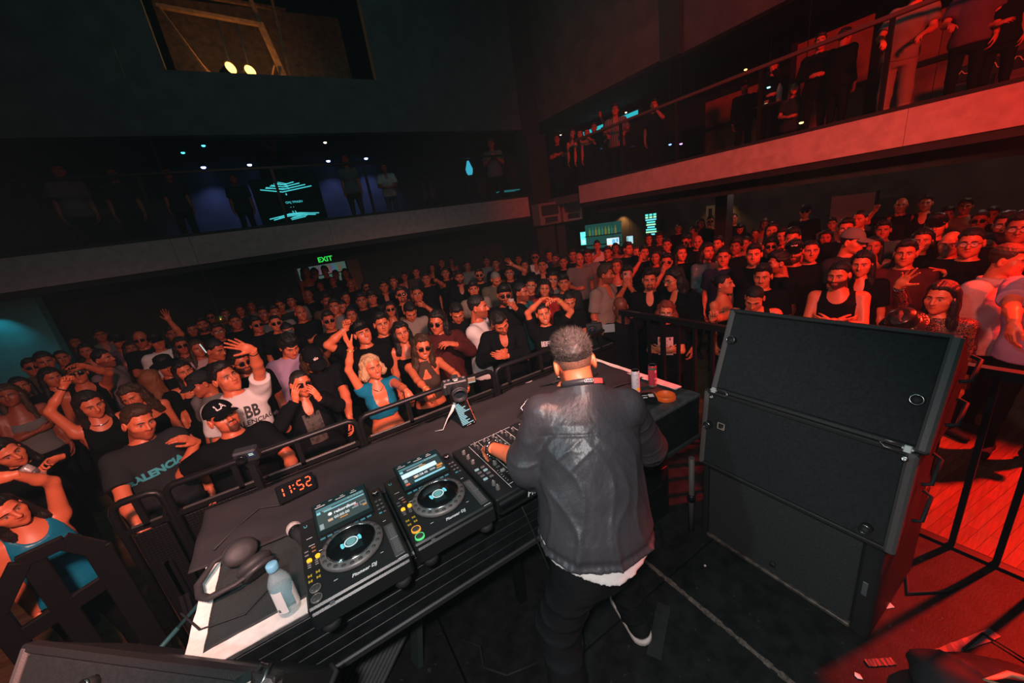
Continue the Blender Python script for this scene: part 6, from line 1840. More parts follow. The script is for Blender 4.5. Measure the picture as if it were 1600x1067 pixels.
sb = bpy.data.objects.new('subwoofer', None); COL.objects.link(sb); sb.matrix_world = front_frame(1.175, 1.885, 0.403)
tag(sb, 'dark subwoofer on the stage floor at the bottom of the black stack', 'speaker', 'loudspeakers')
MB().box((0, 0.02, 0), (0.84, 0.60, 0.575), 0.006).build('cabinet', M_cab, sb)
MB().box((0.035, 0.0, 0.03), (0.765, 0.022, 0.545), 0.004).build('grille', mat('sub_grille', (0.030, 0.030, 0.030), 0.65, noise=(90, 0.3), bump=(600, 0.5)), sb)
MB().box((0.770, -0.012, 0.0), (0.84, 0.03, 0.575), 0.010).build('edge_bar', M_black, sb)
MB().box((0.0, -0.012, 0.0), (0.030, 0.03, 0.575), 0.006).build('edge_bar', M_cab, sb)
MB().box((0.0, -0.006, 0.545), (0.84, 0.03, 0.578), 0.004).build('edge_bar', mat('worn_rim', (0.11, 0.085, 0.07), 0.45, 0.3, noise=(30, 0.6)), sb)
MB().box((0.0, -0.006, 0.0), (0.77, 0.03, 0.022), 0.004).build('edge_bar', mat('worn_rim', (0, 0, 0)), sb)
MB().box((0.79, -0.016, 0.26), (0.81, -0.011, 0.34), 0.002).build('badge', M_btn, sb)
MB().lathe([(0.016, 0), (0.016, .012), (0, .012)], 16, Matrix.Translation((0.42, 0.0, 0.10)) @ Matrix.Rotation(PI/2, 4, 'X')).build('grille_button', M_black, sb)
tube_ = thing('upright_pole', 'worn grey pole standing at the far side of the black speaker stack', 'pole', (1.845, 1.235, 0.40))
MB().tube([(0, 0, 0), (0, 0, 0.58)], 0.018, 12).build('tube', M_edge, tube_)
MB().lathe([(0.026, 0.25), (0.026, 0.30)], 12).build('clamp', M_metal, tube_)

# the speaker at the near end of the table, only its top shows
NM = Matrix.Translation((-1.02, 1.50, 1.12)) @ Matrix.Rotation(math.radians(-47 + 0), 4, 'Z')
Aq, Bq = Vector((-0.99, 1.56, 1.53)), Vector((-0.31, 0.95, 1.55))
dx = (Bq - Aq).normalized(); dz0 = Vector((-0.30, -0.33, 0)).normalized()
ny = dx.cross(Vector((0, 0, 1))).normalized()              # horizontal, away from the camera side is +
if ny.dot(Vector((-1, 1, 0))) < 0: ny = -ny
zt = (Vector((0, 0, 1)) * math.cos(math.radians(38)) + ny * math.sin(math.radians(38))).normalized()
yt = zt.cross(dx).normalized()
Rm = Matrix((dx, yt, zt)).transposed().to_4x4()
array_box('loudspeaker at the near end of the booth table, only its top grille in view', Matrix.Translation(Aq - zt*0.465) @ Rm, W=(Bq - Aq).length + .02, H=0.465, D=0.30, feet=((0.335, 0.40), (0.8, 0.1)), clips=False)
st2 = thing('speaker_base', 'black stand box under the near end loudspeaker', 'stand', (-0.98, 1.02, 0.40), math.radians(-42))
MB().box((-0.25, -0.12, 0), (0.45, 0.18, 0.62), 0.006).build('box', M_case, st2)
sk = thing('rigging_clip', 'rough steel rigging clip on the corner of the near end loudspeaker', 'clip', Vector((-0.365, 0.975, 1.53)))
MB().tube([(0, 0, 0), (0.03, 0.02, 0.015), (0.05, 0, 0.02), (0.03, -0.03, 0.01), (0, -0.02, 0)], 0.008, 8).build('shackle', M_steel, sk)
MB().box((-0.03, -0.015, 0.0), (0.01, 0.02, 0.022), 0.003).build('block', M_steel, sk)

# under the table
fan = thing('floor_fan', 'pale louvred fan box tilted on the floor beneath the booth table', 'fan', (-0.16, 1.62, 0.62), math.radians(20))
FM = Matrix.Rotation(math.radians(-35), 4, 'Y')
MB().box((-0.16, -0.05, -0.16), (0.16, 0.10, 0.16), 0.02, FM).build('housing', mat('fan_grey', (0.035, 0.055, 0.055), 0.5), fan)
for i in range(9): MB().box((-0.11, -0.062, -0.12 + i*.028), (0.11, -0.048, -0.108 + i*.028), .002, FM).build('louvre', M_btn, fan)
MB().bar((0.0, 0.05, -0.1), (0.05, 0.1, -0.22), 0.06).build('stand', M_metal, fan)
fb = thing('slanted_brace', 'pale steel brace slanting under the booth table', 'brace', (0, 0, 0))
MB().bar((0.02, 1.58, 0.42), (0.17, 1.62, 1.10), 0.07, 0.03).build('bar', mat('brace_grey', (0.05, 0.07, 0.07), 0.45, 0.3), fb)
MB().box((0.12, 1.58, 1.08), (0.22, 1.68, 1.12), .004).build('plate', M_metal, fb)
for k, pts in enumerate(([(0.25, 1.55, 0.42), (0.33, 1.45, 0.415), (0.30, 1.35, 0.412), (0.38, 1.25, 0.412), (0.55, 1.20, 0.412)], [(0.10, 1.40, 0.415), (0.20, 1.20, 0.412), (0.18, 1.05, 0.412), (0.05, 0.95, 0.412)])):
    tag(MB().tube(pts, 0.007, 6).build('cable', M_black), ('black cable snaking on the stage floor below the mixer', 'black cable looping on the stage floor below the water bottle')[k], 'cable')
rk_ = thing('equipment_rack', 'dark equipment rack under the table end beside the speaker stack', 'rack', (1.45, 1.42, 0.40))
MB().box((0, 0, 0), (0.42, 0.45, 0.62), 0.008).build('cabinet', M_case, rk_)
MB().box((-0.01, -0.03, 0.60), (0.40, 0.10, 0.635), 0.006).build('top_ledge', mat('ledge_grey', (0, 0, 0)), rk_)
for i in range(4): MB().box((0.03, -0.008, 0.06 + i*.13), (0.39, 0.0, 0.165 + i*.13), .004).build('rack_panel', M_metal, rk_)
MB().box((0.06, -0.02, 0.50), (0.16, 0.0, 0.57), .004).build('socket_box', M_btn, rk_)
MB().box((0.10, -0.012, 0.32), (0.115, -0.006, 0.328)).build('led', emat('rack_led', (0.05, 0.4, 0.25), 0.8), rk_)

# ------------------------------------------------------------------ railing on the stage side and the crowd barrier
fe = thing('stage_railing', 'black square-bar railing along the stage edge behind the speaker stack', 'railing', (2.84, 0, 0))
MB().bar((0, -1.10, 1.50), (0, 2.72, 1.50), 0.05, 0.05).build('top_rail', M_metal, fe)
MB().bar((0, -1.10, 0.40), (0, 2.72, 0.40), 0.045, 0.03).build('bottom_rail', M_metal, fe)
for i in range(24):
    y = -1.06 + 0.162*i + 0.02
    MB().bar((0, y, 0.40), (0, y, 1.48), 0.026 if i % 5 else 0.036).build('post', M_metal, fe)
def perf():
    m = mat('perforated_sheet', (0.016, 0.015, 0.016), 0.42, 0.5)
    nt = m.node_tree; b = nt.nodes['Principled BSDF']
    tc = nt.nodes.new('ShaderNodeTexCoord'); v = nt.nodes.new('ShaderNodeTexVoronoi'); v.inputs['Scale'].default_value = 55; v.inputs['Randomness'].default_value = 0.0
    nt.links.new(tc.outputs['Object'], v.inputs['Vector'])
    r = nt.nodes.new('ShaderNodeValToRGB'); r.color_ramp.elements[0].position = 0.28; r.color_ramp.elements[1].position = 0.36
    r.color_ramp.elements[0].color = (0.06, 0.03, 0.03, 1); r.color_ramp.elements[1].color = (0.012, 0.012, 0.013, 1)
    nt.links.new(v.outputs['Distance'], r.inputs['Fac']); nt.links.new(r.outputs['Color'], b.inputs['Base Color'])
    bp = nt.nodes.new('ShaderNodeBump'); bp.inputs['Strength'].default_value = 0.8; bp.inputs['Distance'].default_value = 0.006
    nt.links.new(v.outputs['Distance'], bp.inputs['Height']); nt.links.new(bp.outputs['Normal'], b.inputs['Normal'])
    return m
M_perf = perf()
BY, BZ = 2.74, 1.36
for k, (xa, xb) in enumerate(((-1.20, -0.98), (-0.96, 0.13), (0.16, 1.28), (1.31, 1.95), (1.98, 2.80))):
    t = thing('crowd_barrier', ('narrow crowd barrier section beside the slotted end frame', 'crowd barrier section in front of the men in cap and printed tee', 'crowd barrier section in front of the blonde woman in blue crop top',
              'crowd barrier section behind the far table edge with stickers', 'last crowd barrier section meeting the stage railing')[k], 'barrier', (0, BY, 0), 0, 'crowd barrier sections')
    c = 0.05
    path = [(xa, 0, 0.0), (xa, 0, BZ - c), (xa + .015, 0, BZ - .015), (xa + c, 0, BZ), (xb - c, 0, BZ), (xb - .015, 0, BZ - .015), (xb, 0, BZ - c), (xb, 0, 0.0)]
    MB().tube(path, 0.021, 10).build('frame', M_metal, t)
    MB().bar((xa, 0, BZ - 0.19), (xb, 0, BZ - 0.19), 0.03).build('mid_rail', M_metal, t)
    MB().bar((xa + .04, 0.0, BZ - .172), (xb - .04, 0, BZ - .172), 0.012, 0.006).build('rail_strip', M_alu, t)
    mid = (xa + xb)/2
    for x in ((mid - .20, mid + .16) if xb - xa > .5 else (mid,)): MB().bar((x, 0, BZ - .19), (x, 0, BZ - .01), 0.03).build('upright', M_metal, t)
    MB().box((xa + .03, -0.012, 0.10), (xb - .03, 0.0, BZ - .22), 0.004).build('mesh_sheet', M_perf, t)
    for x in (xa + .10, xb - .10):
        MB().bar((x, -0.02, 0.9), (x, -0.02, 0.05), 0.04).build('upright', M_metal, t)
        MB().bar((x, 0.0, 0.70), (x, -0.30, 0.03), 0.03).build('brace', M_metal, t)
    MB().box((xa + .05, -0.34, 0.0), (xb - .05, 0.0, 0.02), 0.004).build('foot_plate', M_metal, t)
# open end frame of the barrier: a plate with slots
ef = thing('barrier_end_frame', 'black slotted end frame of the crowd barrier across the blue satin top', 'barrier', (-1.46, 2.62, 0), math.radians(18))
def ebar(a, b, w=0.05): MB().bar(a, b, w, 0.03, (0, 1, 0), 0.004).build('bar', M_metal, ef)
ebar((-0.20, 0, 1.10), (-0.05, 0, 1.30), 0.08); ebar((-0.06, 0.001, 1.30), (0.10, 0.001, 1.30), 0.07); ebar((0.09, 0.002, 1.31), (0.19, 0.002, 1.16), 0.08)
ebar((0.18, 0.003, 1.18), (0.18, 0.003, 0.05), 0.10); ebar((-0.20, 0.004, 1.12), (-0.20, 0.004, 0.05), 0.08); ebar((-0.02, 0.005, 1.30), (-0.02, 0.005, 0.05), 0.085)
ebar((-0.22, 0.006, 0.92), (0.20, 0.006, 0.98), 0.085); ebar((-0.22, 0.007, 0.45), (0.20, 0.007, 0.45), 0.085)
MB().box((-0.24, -0.25, 0), (0.24, 0.2, 0.02)).build('foot_plate', M_metal, ef)
tag(MB().tube([(-0.98, 2.24, 0.80), (-1.35, 2.10, 0.62)], 0.012, 8).tube([(-0.98, 2.24, 0.80), (-0.62, 2.30, 1.02)], 0.012, 8).build('teal_bar', mat('teal_bar', (0.05, 0.16, 0.17), 0.4, 0.4)), 'thin dark teal rail in the gap beside the near end of the table', 'rail')
for k, (x, z, s, c) in enumerate(((1.60, 1.12, 0.05, (0.6, 0.5, 0.5)), (1.42, 1.06, 0.035, (0.5, 0.42, 0.42)), (1.45, 0.98, 0.05, (0.6, 0.12, 0.1)))):
    st = tag(MB().box((x - s, BY - 0.034, z - s*.35), (x + s, BY - 0.030, z + s*.35), 0.0005).build('sticker', mat('sticker_%d' % k, c, 0.5)), ('white sticker on the barrier behind the far table edge', 'pale round-ended sticker on the barrier below the white one', 'red sticker lowest on the barrier behind the far table edge')[k], 'sticker')

# ------------------------------------------------------------------ stage litter, tape and the backpack
def scrap(name, label, x, y, pts, m_):
    v = [(x + p[0], y + p[1], 0.4035 + p[2]) for p in pts] + [(x + p[0], y + p[1], 0.402) for p in pts]
    n = len(pts)
    tag(MB().add(v, [tuple(range(n)), tuple(range(n, 2*n))[::-1]] + [(i, n + i, n + (i+1) % n, (i+1) % n) for i in range(n)]).build(name, m_), label, 'litter')
scrap('paper_scrap', 'square pale paper scrap lying on the red lit stage', 2.13, 0.335, [(0, 0, 0), (.035, -.02, .003), (.055, .012, 0), (.015, .03, .002)], M_tape_w)
scrap('paper_scrap', 'torn pale scrap on the red stage nearer the deck seam', 1.66, 0.30, [(0, 0, 0), (.012, -.014, .004), (.026, 0, 0), (.016, .016, .005), (.004, .012, 0)], M_tape_w)
scrap('paper_scrap', 'small pink scrap on the stage beside the man\'s leg', 1.20, 1.15, [(0, 0, 0), (.02, -.008, .003), (.03, .008, 0), (.012, .014, .003)], M_tape_w)
scrap('paper_scrap', 'tiny white scrap on the dark stage before the subwoofer', 1.66, 1.02, [(0, 0, 0), (.012, -.004, .003), (.016, .008, 0), (.004, .01, .002)], M_tape_w)
tape_strip([(1.76, 0.30), (1.86, 0.235)], 0.03, 0.406, 'dark tape strip stuck across the red lit stage', M_tape_b, 9)
tape_strip([(1.92, 0.18), (2.35, 0.02)], 0.04, 0.406, 'second dark tape strip running towards the backpack', mat('tape_blue', (0.04, 0.06, 0.07), 0.4), 10)
tape_strip([(1.02, 0.88), (1.28, 1.02)], 0.07, 0.4055, 'worn dark tape patch on the stage under the man\'s heel', mat('tape_dark', (0.02, 0.02, 0.021), 0.5), 12)
def floor_cable(pts, label, r=0.008):
    tag(MB().tube([(x, y, 0.408 + r*0.3) for x, y in pts], r, 6).build('cable', M_black), label, 'cable')
floor_cable([(2.75, 0.42), (2.5, 0.36), (2.3, 0.30), (2.45, 0.20), (2.72, 0.12)], 'black cable curling from the foot of the stage railing')
floor_cable([(2.70, 0.46), (2.40, 0.41), (2.20, 0.45), (2.05, 0.42)], 'second black cable running behind the subwoofer', 0.006)
floor_cable([(2.05, -0.02), (2.15, 0.08), (2.30, 0.05), (2.28, -0.08), (2.1, -0.1)], 'loop of black cable beside the backpack', 0.006)
bp_ = thing('backpack', 'black backpack on the stage with a white and orange webbing loop', 'backpack', (1.93, -0.08, 0.402), math.radians(-52))
bp_.scale = (1.0, 1.0, 0.85)
def pack(X, Y, Z):
    d = s_ell((X, Y, Z), (0, 0, 0.10), (0.26, 0.17, 0.13))
    d = smin(d, s_ell((X, Y, Z), (-0.17, 0.06, 0.09), (0.10, 0.10, 0.10)), 0.05)
    d = smin(d, s_ell((X, Y, Z), (0.15, -0.10, 0.06), (0.12, 0.10, 0.07)), 0.04)
    d = d + wob((X, Y, Z), 22, 3) * 0.010 - 0.010 * (1 - np.abs(np.sin(X * 22 + Y * 9 + 1.5 * np.sin(Z * 20))))**4
    d = np.minimum(d, np.maximum(np.abs(s_ell((X, Y, Z), (0.02, 0, 0.10), (0.262, 0.172, 0.132))) - 0.008, np.abs(Y + 0.05 + 0.3 * X) - 0.012))
    return smax(d, -Z, 0.01)
V, F = surfnet(pack, (-0.32, -0.25, -0.02), (0.32, 0.25, 0.27), 0.014)
link('bag_body', np_mesh('bag_body', V, F), mat('bag_fabric', (0.012, 0.012, 0.014), 0.7, noise=(20, 0.3)), bp_)
MB().tube([(-0.10, 0.0, 0.235), (-0.02, 0.035, 0.255), (0.07, 0.03, 0.25), (0.11, 0.0, 0.235), (0.05, -0.03, 0.25), (-0.03, -0.03, 0.255)], 0.011, 6, closed=True).build('webbing_loop', mat('web_orange', (0.80, 0.42, 0.25), 0.6), bp_)
MB().box((0.08, -0.03, 0.230), (0.15, 0.03, 0.246), 0.004).build('loop_label', mat('label_paper', (0, 0, 0)), bp_)
MB().tube([(-0.12, -0.05, 0.22), (-0.10, -0.12, 0.17), (-0.06, -0.17, 0.08)], 0.004, 6).build('red_piping', mat('piping_red', (0.5, 0.03, 0.03), 0.5), bp_)
MB().tube([(0.14, 0.02, 0.23), (0.24, 0.08, 0.24), (0.30, 0.02, 0.17), (0.28, -0.06, 0.08)], 0.012, 8).build('shoulder_strap', M_black, bp_)
# ================================================================== the man playing at the booth, seen from behind
def make_dj():
    rg = rig(False, (23, -7), (-8, 2, 8), -24)
    rg['headc'] = rg['headc'] - rg['Rl'] @ np.array((0, 0, 0.036))
    T = Matrix.Translation((0.758, 0.925, 0.405)) @ Matrix.Rotation(PI, 4, 'Z')
    Ti = T.inverted()
    def L(p): return np.array(Ti @ Vector(p))
    def D(v): return np.array((-v[0], -v[1], v[2]), float)
    def setarm(a, E, W):
        a['E'], a['W'] = L(E), L(W); d = a['W'] - a['E']; a['fa'] = d / np.linalg.norm(d)
    root = thing('person', 'dark-haired man seen from behind in black nylon jacket, one hand on the mixer', 'person', T.translation, PI)
    A = {'L': arm(rg, 'L', (L((0.650, 1.335, 1.590)), D((-0.8, -0.7, -0.3)), 'knob', D((0.10, 0.92, -0.40)), D((0.05, -0.45, -0.85)))),
         'R': arm(rg, 'R', (L((1.26, 1.34, 1.50)), D((0.9, -0.7, -0.3)), 'relaxed', D((-0.1, 0.9, -0.35)), D((0, -0.4, -0.9))))}
    setarm(A['L'], (0.630, 1.15, 1.605), (0.575, 1.365, 1.592))
    setarm(A['R'], (1.22, 1.05, 1.47), (1.25, 1.27, 1.45))
    link('body', body_mesh('body', rg, A, 0.86, (False, 1.0, 0.0, 'stubble'), 0.008, 0.0042, 0.0042), mat_dj_skin(), root)
    nk, Rl = rg['neck'], rg['Rl']
    def jac(X, Y, Z):
        P = (X, Y, Z)
        d, Q = torso_sdf(P, rg, 1.06, 0.024, 0.034)
        d = smin(d, shoulders_sdf(P, rg, A, 0.022), 0.06)
        qx, qy, qz = Q
        ang = np.arctan2(qx, qy)
        low = np.clip((1.36 - qz) / 0.40, 0, 1)
        def ridge(t, p=3.0): return (1 - np.abs(np.sin(t)))**p
        # long creases falling from the shoulder blades, finer ones across the yoke and at the waist
        w1 = 0.55 * np.sin(qz * 7 + ang * 1.3) + 0.30 * np.sin(qz * 17 - ang * 3)
        fold = -0.0085 * low * ridge(ang * 2.6 + w1 * 1.6 + (1.35 - qz) * 1.1) + 0.0030
        fold = fold - 0.0050 * ridge(ang * 4.3 - qz * 5.5 + 1.1 * np.sin(qz * 12 + ang)) * np.clip(low * 2, 0.15, 1)
        fold = fold - 0.0040 * np.exp(-((qz - 1.27) / 0.11)**2) * np.clip(0.5 + qx * 5, 0, 1) * ridge((qx * 1.0 + qz * 0.75) * 26 + 1.6 * np.sin(qz * 19 + qx * 8))
        fold = fold - 0.0030 * np.exp(-((qz - 1.20) / 0.12)**2) * np.exp(-((qx + 0.08) / 0.10)**2) * ridge((-qx * 0.9 + qz * 0.8) * 22 + 1.2 * np.sin(qz * 15 - qx * 9) + 1)
        fold = fold + 0.0022 * wob((qx, qy, qz), 26, 1.0)
        d = d + fold
        back = qy > 0
        d = d + np.where(back, 0.0035 * np.exp(-((qz - 1.335) / 0.004)**2), 0)          # yoke seam
        hz = Z - 0.06 * qx
        d = d + 0.007 * np.exp(-((hz - 0.962) / 0.012)**2)                                # gathered hem
        d = d + 0.001 * np.exp(-((hz - 0.95) / 0.03)**2) * np.sin(ang * 46)
        for s in 'RL':
            a = A[s]
            u = a['E'] - a['S']; Ln = np.linalg.norm(u); u = u / Ln
            e2 = a['S'] + u * Ln * 0.98 - np.array((0, 0, 0.02))
            en = a['E'] + a['fa'] * 0.07 - np.array((0, 0, 0.030))
            ar = smin(s_cap(P, tuple(a['S']), tuple(e2), 0.076, 0.090), s_cap(P, tuple(e2), tuple(en), 0.090, 0.092), 0.03)
            sc = a['S'] + u * Ln * 0.5
            ar = ar - 0.0045 * ridge((X - sc[0]) * 18 + (Z - sc[2]) * 30 + (Y - sc[1]) * 12 + 0.8 * np.sin(Z * 30)) + 0.002
            ar = ar + 0.002 * wob(P, 34, 2 + a['sx'])
            cut = a['E'] + (a['fa'] * 0.055)
            n = a['fa'] * 0.8 + u * 0.6; n = n / np.linalg.norm(n)
            ar = smax(ar, (X-cut[0])*n[0] + (Y-cut[1])*n[1] + (Z-cut[2])*n[2], 0.004)
            # hollow cuff
            inner = s_cap(P, tuple(a['E'] - a['fa']*0.02 - np.array((0, 0, 0.03))), tuple(a['E'] + a['fa'] * 0.2 - np.array((0, 0, 0.03))), 0.070, 0.086)
            ar = smax(ar, -inner, 0.004)
            d = smin(d, ar, 0.018)
        up = Rl @ np.array((0, 0, 1.0))
        col = smax(np.abs(s_cap(P, tuple(nk - up*0.05), tuple(nk + up*0.07), 0.080, 0.078)) - 0.007, (X-nk[0])*up[0] + (Y-nk[1])*up[1] + (Z-nk[2])*up[2] - 0.052, 0.005)
        d = smin(d, col, 0.014)
        d = smax(d, -s_cap(P, tuple(nk - up*0.03), tuple(nk + up*0.2), 0.066, 0.075), 0.005)
        return smax(d, 0.938 - hz, 0.004)
    pts = np.array([A[s][k] for s in 'RL' for k in 'SE'] + [PELV, nk])
    lo, hi = pts.min(0) - 0.16, pts.max(0) + 0.16
    lo[0] = min(lo[0], -0.34); hi[0] = max(hi[0], 0.34); lo[2] = 0.84; lo[1] = min(lo[1], -0.36); hi[1] = max(hi[1], 0.34)
    V, F = surfnet(jac, lo, hi, 0.0060)
    link('jacket', np_mesh('jacket', V, F), mat('black_nylon', (0.044, 0.041, 0.047), 0.40, spec=0.5, bump=(22, 0.6, (1, 1, 0.45))), root)
    def tee(X, Y, Z):
        d, Q = torso_sdf((X, Y, Z), rg, 1.06, 0.020, 0.026)
        hz = Z - 0.06 * Q[0]
        hem = 0.924 - 0.036 * np.clip(Q[1] * 8, 0, 1) * np.exp(-((Q[0] + 0.02) / 0.11)**2)
        return smax(smax(d, hem - hz, 0.004), hz - 0.99, 0.004)
    V, F = surfnet(tee, (-0.36, -0.30, 0.80), (0.36, 0.34, 1.05), 0.008)
    link('undershirt', np_mesh('undershirt', V, F), cloth_mat('white'), root)
    FL, FR = L((0.47, 0.80, 0.40)), L((1.065, 1.04, 0.40))
    KL, KR = np.array((0.185, -0.075, 0.50)), np.array((-0.235, -0.13, 0.49))
    f0 = FL[2]
    def pants(X, Y, Z):
        P = (X, Y, Z)
        d = s_loft(P, [0.74, 0.85, 0.95, 1.02], np.array([.165, .192, .194, .182]), np.array([.128, .150, .156, .150]))
        for (h, K, Ft, sg) in (((0.085, 0.01, 0.86), KL, FL, 1.0), ((-0.085, 0.0, 0.86), KR, FR, 2.3)):
            an = Ft + np.array((0, 0, 0.09))
            l = smin(s_cap(P, h, tuple(K), 0.108, 0.084), s_cap(P, tuple(K), tuple(an), 0.086, 0.068), 0.05)
            ax = np.arctan2(X - K[0], Y - K[1])
            t = Z * 34 + 0.9 * np.cos(ax - 0.3) + sg
            ridge = np.abs(np.sin(t + 0.5 * np.sin(Z * 21 + sg)))
            l = l - 0.010 * (1 - ridge)**2 * np.clip((0.86 - Z) * 6, 0, 1) + 0.003 * wob(P, 40, sg)
            d = smin(d, l, 0.045)
        return smax(smax(d, Z - 1.00, 0.01), f0 + 0.055 - Z, 0.006)
    V, F = surfnet(pants, (-0.46, -0.30, f0), (0.38, 0.28, 1.02), 0.009)
    link('trousers', np_mesh('trousers', V, F), mat('black_leather', (0.012, 0.012, 0.013), 0.24, spec=0.75, bump=(60, 0.08)), root)
    for k, (Ft, yw) in enumerate(((FL, 18), (FR, -14))):
        SM = Matrix.Translation(Vector(Ft)) @ Matrix.Rotation(math.radians(yw), 4, 'Z') @ Matrix.Scale(1.12, 4)
        s = link('shoe', shoe_mesh(), mat('shoe_leather', (0.014, 0.014, 0.015), 0.25), root, SM)
        def sole(X, Y, Z):
            d = s_cap((X, Y, 0*Z), (0, 0.048, 0), (0.004, -0.135, 0), 0.049, 0.041)
            return smax(smax(d, Z - 0.026, 0.003), 0.001 - Z, 0.002)
        link('sole', cached_mesh('sole', lambda: np_mesh('sole', *surfnet(sole, (-0.07, -0.2, -0.01), (0.07, 0.12, 0.05), 0.006))), mat('sole_white', (0.72, 0.62, 0.58), 0.6), s)
    # hair: cropped cap with many short strands
    HM = Matrix.Translation(Vector(rg['headc'])) @ Matrix(rg['Rh'].tolist()).to_4x4()
    def hair(X, Y, Z):
        P = (X, Y, Z)
        hl = np.interp(Y, [-0.12, -0.075, -0.05, -0.02, 0.02, 0.05, 0.11], [0.080, 0.080, 0.060, 0.030, 0.022, 0.012, -0.014])
        d = s_ell(P, (0, 0.016, 0.040), (0.0785, 0.099, 0.092))
        d = smin(d, s_ell(P, (0, -0.03, 0.105), (0.060, 0.060, 0.034)), 0.03)
        e = np.clip((Z - hl) / 0.05, 0, 1)
        d = d + 0.006 - 0.012 * e + wob(P, 150, 1) * 0.002 * e
        return smax(d, hl - Z, 0.004)
    V, F = surfnet(hair, (-0.12, -0.13, -0.06), (0.12, 0.14, 0.17), 0.0055)
    ho = link('hair', np_mesh('hair', V, F), mat('hair_cropped', (0.022, 0.019, 0.017), 0.5, noise=(120, 0.7), spec=0.4), root, HM)
    r = random.Random(3); m = MB()
    n = len(V); c = np.array((0, 0.016, 0.03))
    for i in range(3200):
        p = V[r.randrange(n)]
        nr = p - c; nr = nr / np.linalg.norm(nr)
        top = min(1, max(0.15, (p[2] - 0.01) * 11))
        sw = np.array((-(p[0] - 0.012), -0.9*(p[1] - 0.05), 0.0)) * 0
        d = nr + np.array((r.uniform(-.5, .5), r.uniform(-.5, .5) - 0.25, r.uniform(-.2, .5))); d = d / np.linalg.norm(d)
        Ls = (0.006 + 0.020 * top) * r.uniform(0.6, 1.2)
        b = p - nr * 0.002; q = b + d * Ls
        s = np.cross(d, (r.uniform(-1, 1), r.uniform(-1, 1), r.uniform(-1, 1))); s = s / np.linalg.norm(s) * 0.0009
        s2 = np.cross(d, s)
        m.add([b + s, b - s*0.5 + s2, b - s*0.5 - s2, q], [(0, 1, 3), (1, 2, 3), (2, 0, 3)], True)
    st = m.build('strands', mat('hair_strand', (0.060, 0.052, 0.047), 0.32, spec=0.6), ho); st['kind'] = 'stuff'
    fade = []
    # shaved sides: very short stubble shell
    def stub(X, Y, Z):
        P = (X, Y, Z)
        d = head_sdf(P, False, 1.0, 0.0, False) - 0.0012
        hl = np.interp(Y, [-0.12, -0.05, -0.02, 0.02, 0.06, 0.11], [0.09, 0.07, 0.0, -0.012, -0.045, -0.05])
        return smax(smax(d, hl - Z, 0.004), s_sphere((np.abs(X), Y, Z), (0.085, 0.012, -0.008), 0.03) * -1, 0.004)
    V, F = surfnet(stub, (-0.11, -0.05, -0.07), (0.11, 0.13, 0.13), 0.006)
    link('shaved_hair', np_mesh('shaved_hair', V, F), mat('hair_fade', (0.16, 0.075, 0.048), 0.7, noise=(300, 0.5)), root, HM)
    # lanyard round the collar, bracelet, earlobe chain
    pts = []
    up = Rl @ np.array((0, 0, 1.0))
    for i in range(28):
        t = 2*PI*i/28
        fr = max(0.0, -math.cos(t))
        p = np.array((0.089*math.sin(t), 0.012 + 0.089*math.cos(t), 1.520 - 0.30*fr**1.5 + 0.012*math.cos(t)))
        if fr > 0: p[1] -= 0.055*fr
        pts.append(rg['U'](p))
    v, f = [], []
    for i, p in enumerate(pts):
        a = np.array(p); v += [a - up*0.012, a + up*0.012]
    n = len(pts)
    f = [(2*i, 2*i+1, (2*i+3) % (2*n), (2*i+2) % (2*n)) for i in range(n)]
    lo_ = MB().add(v, f, True).build('lanyard', mat('lanyard_band', (0.035, 0.035, 0.04), 0.4), root)
    so = lo_.modifiers.new('thick', 'SOLIDIFY'); so.thickness = 0.003; so.offset = 0
    mm = MB(); vv = []
    for k in range(7):
        t = -0.75 + 0.09*k
        p = rg['U'](np.array((0.0915*math.sin(t), 0.012 + 0.0915*math.cos(t), 1.520 + 0.012*math.cos(t)))); vv += [p - up*0.010, p + up*0.010]
    mm.add(vv, [(2*i, 2*i+1, 2*i+3, 2*i+2) for i in range(6)]).build('red_print', mat('lanyard_red', (0.75, 0.10, 0.08), 0.5), lo_)
    mm = MB()
    for k in range(4):
        t = -0.12 + 0.09*k
        p = Vector(rg['U'](np.array((0.092*math.sin(t), 0.012 + 0.092*math.cos(t), 1.522 + 0.012*math.cos(t)))))
        mm.lathe([(0.007, 0), (0.007, .001), (0.005, .001), (0.005, 0)], 12, Matrix.Translation(p) @ Matrix.Rotation(math.radians(-75), 4, 'X'), True)
    mm.build('white_print', M_white, lo_)
    ar = A['L']; z = Vector(ar['fa']); q = z.to_track_quat('Z', 'Y').to_matrix().to_4x4()
    br = bpy.data.objects.new('bracelet', None); 
    MB().lathe([(0.0335, -0.010), (0.0355, -0.008), (0.0355, 0.008), (0.0335, 0.010)], 24, Matrix.Translation(Vector(ar['W']) + z*0.004) @ q, True).build('bracelet', mat('bracelet_dark', (0.02, 0.02, 0.022), 0.4), root)
    mm = MB()
    for i in range(16):
        a = 2*PI*i/16
        mm.box((-.004, -.002, -.006), (.004, .0025, .006), .001, Matrix.Translation(Vector(ar['W']) + z*0.004) @ q @ Matrix.Rotation(a, 4, 'Z') @ Matrix.Translation((0, 0.0365, 0)))
    mm.build('bracelet_plates', mat('plate_silver', (0.55, 0.55, 0.56), 0.25, 1.0), root)
    MB().lathe([(0.012, 0), (0.012, .003), (.008, .005), (0, .005)], 16, Matrix.Translation(Vector(rg['U']((0.165, 0.10, 0.89)))) @ Matrix.Rotation(math.radians(-70), 4, 'X')).build('belt_stud', M_steel, root)
    return root
def mat_dj_skin():
    m = skin_mat(0).copy(); m.name = 'skin_booth'
    MATS['skin_booth'] = m
    return m
make_dj()
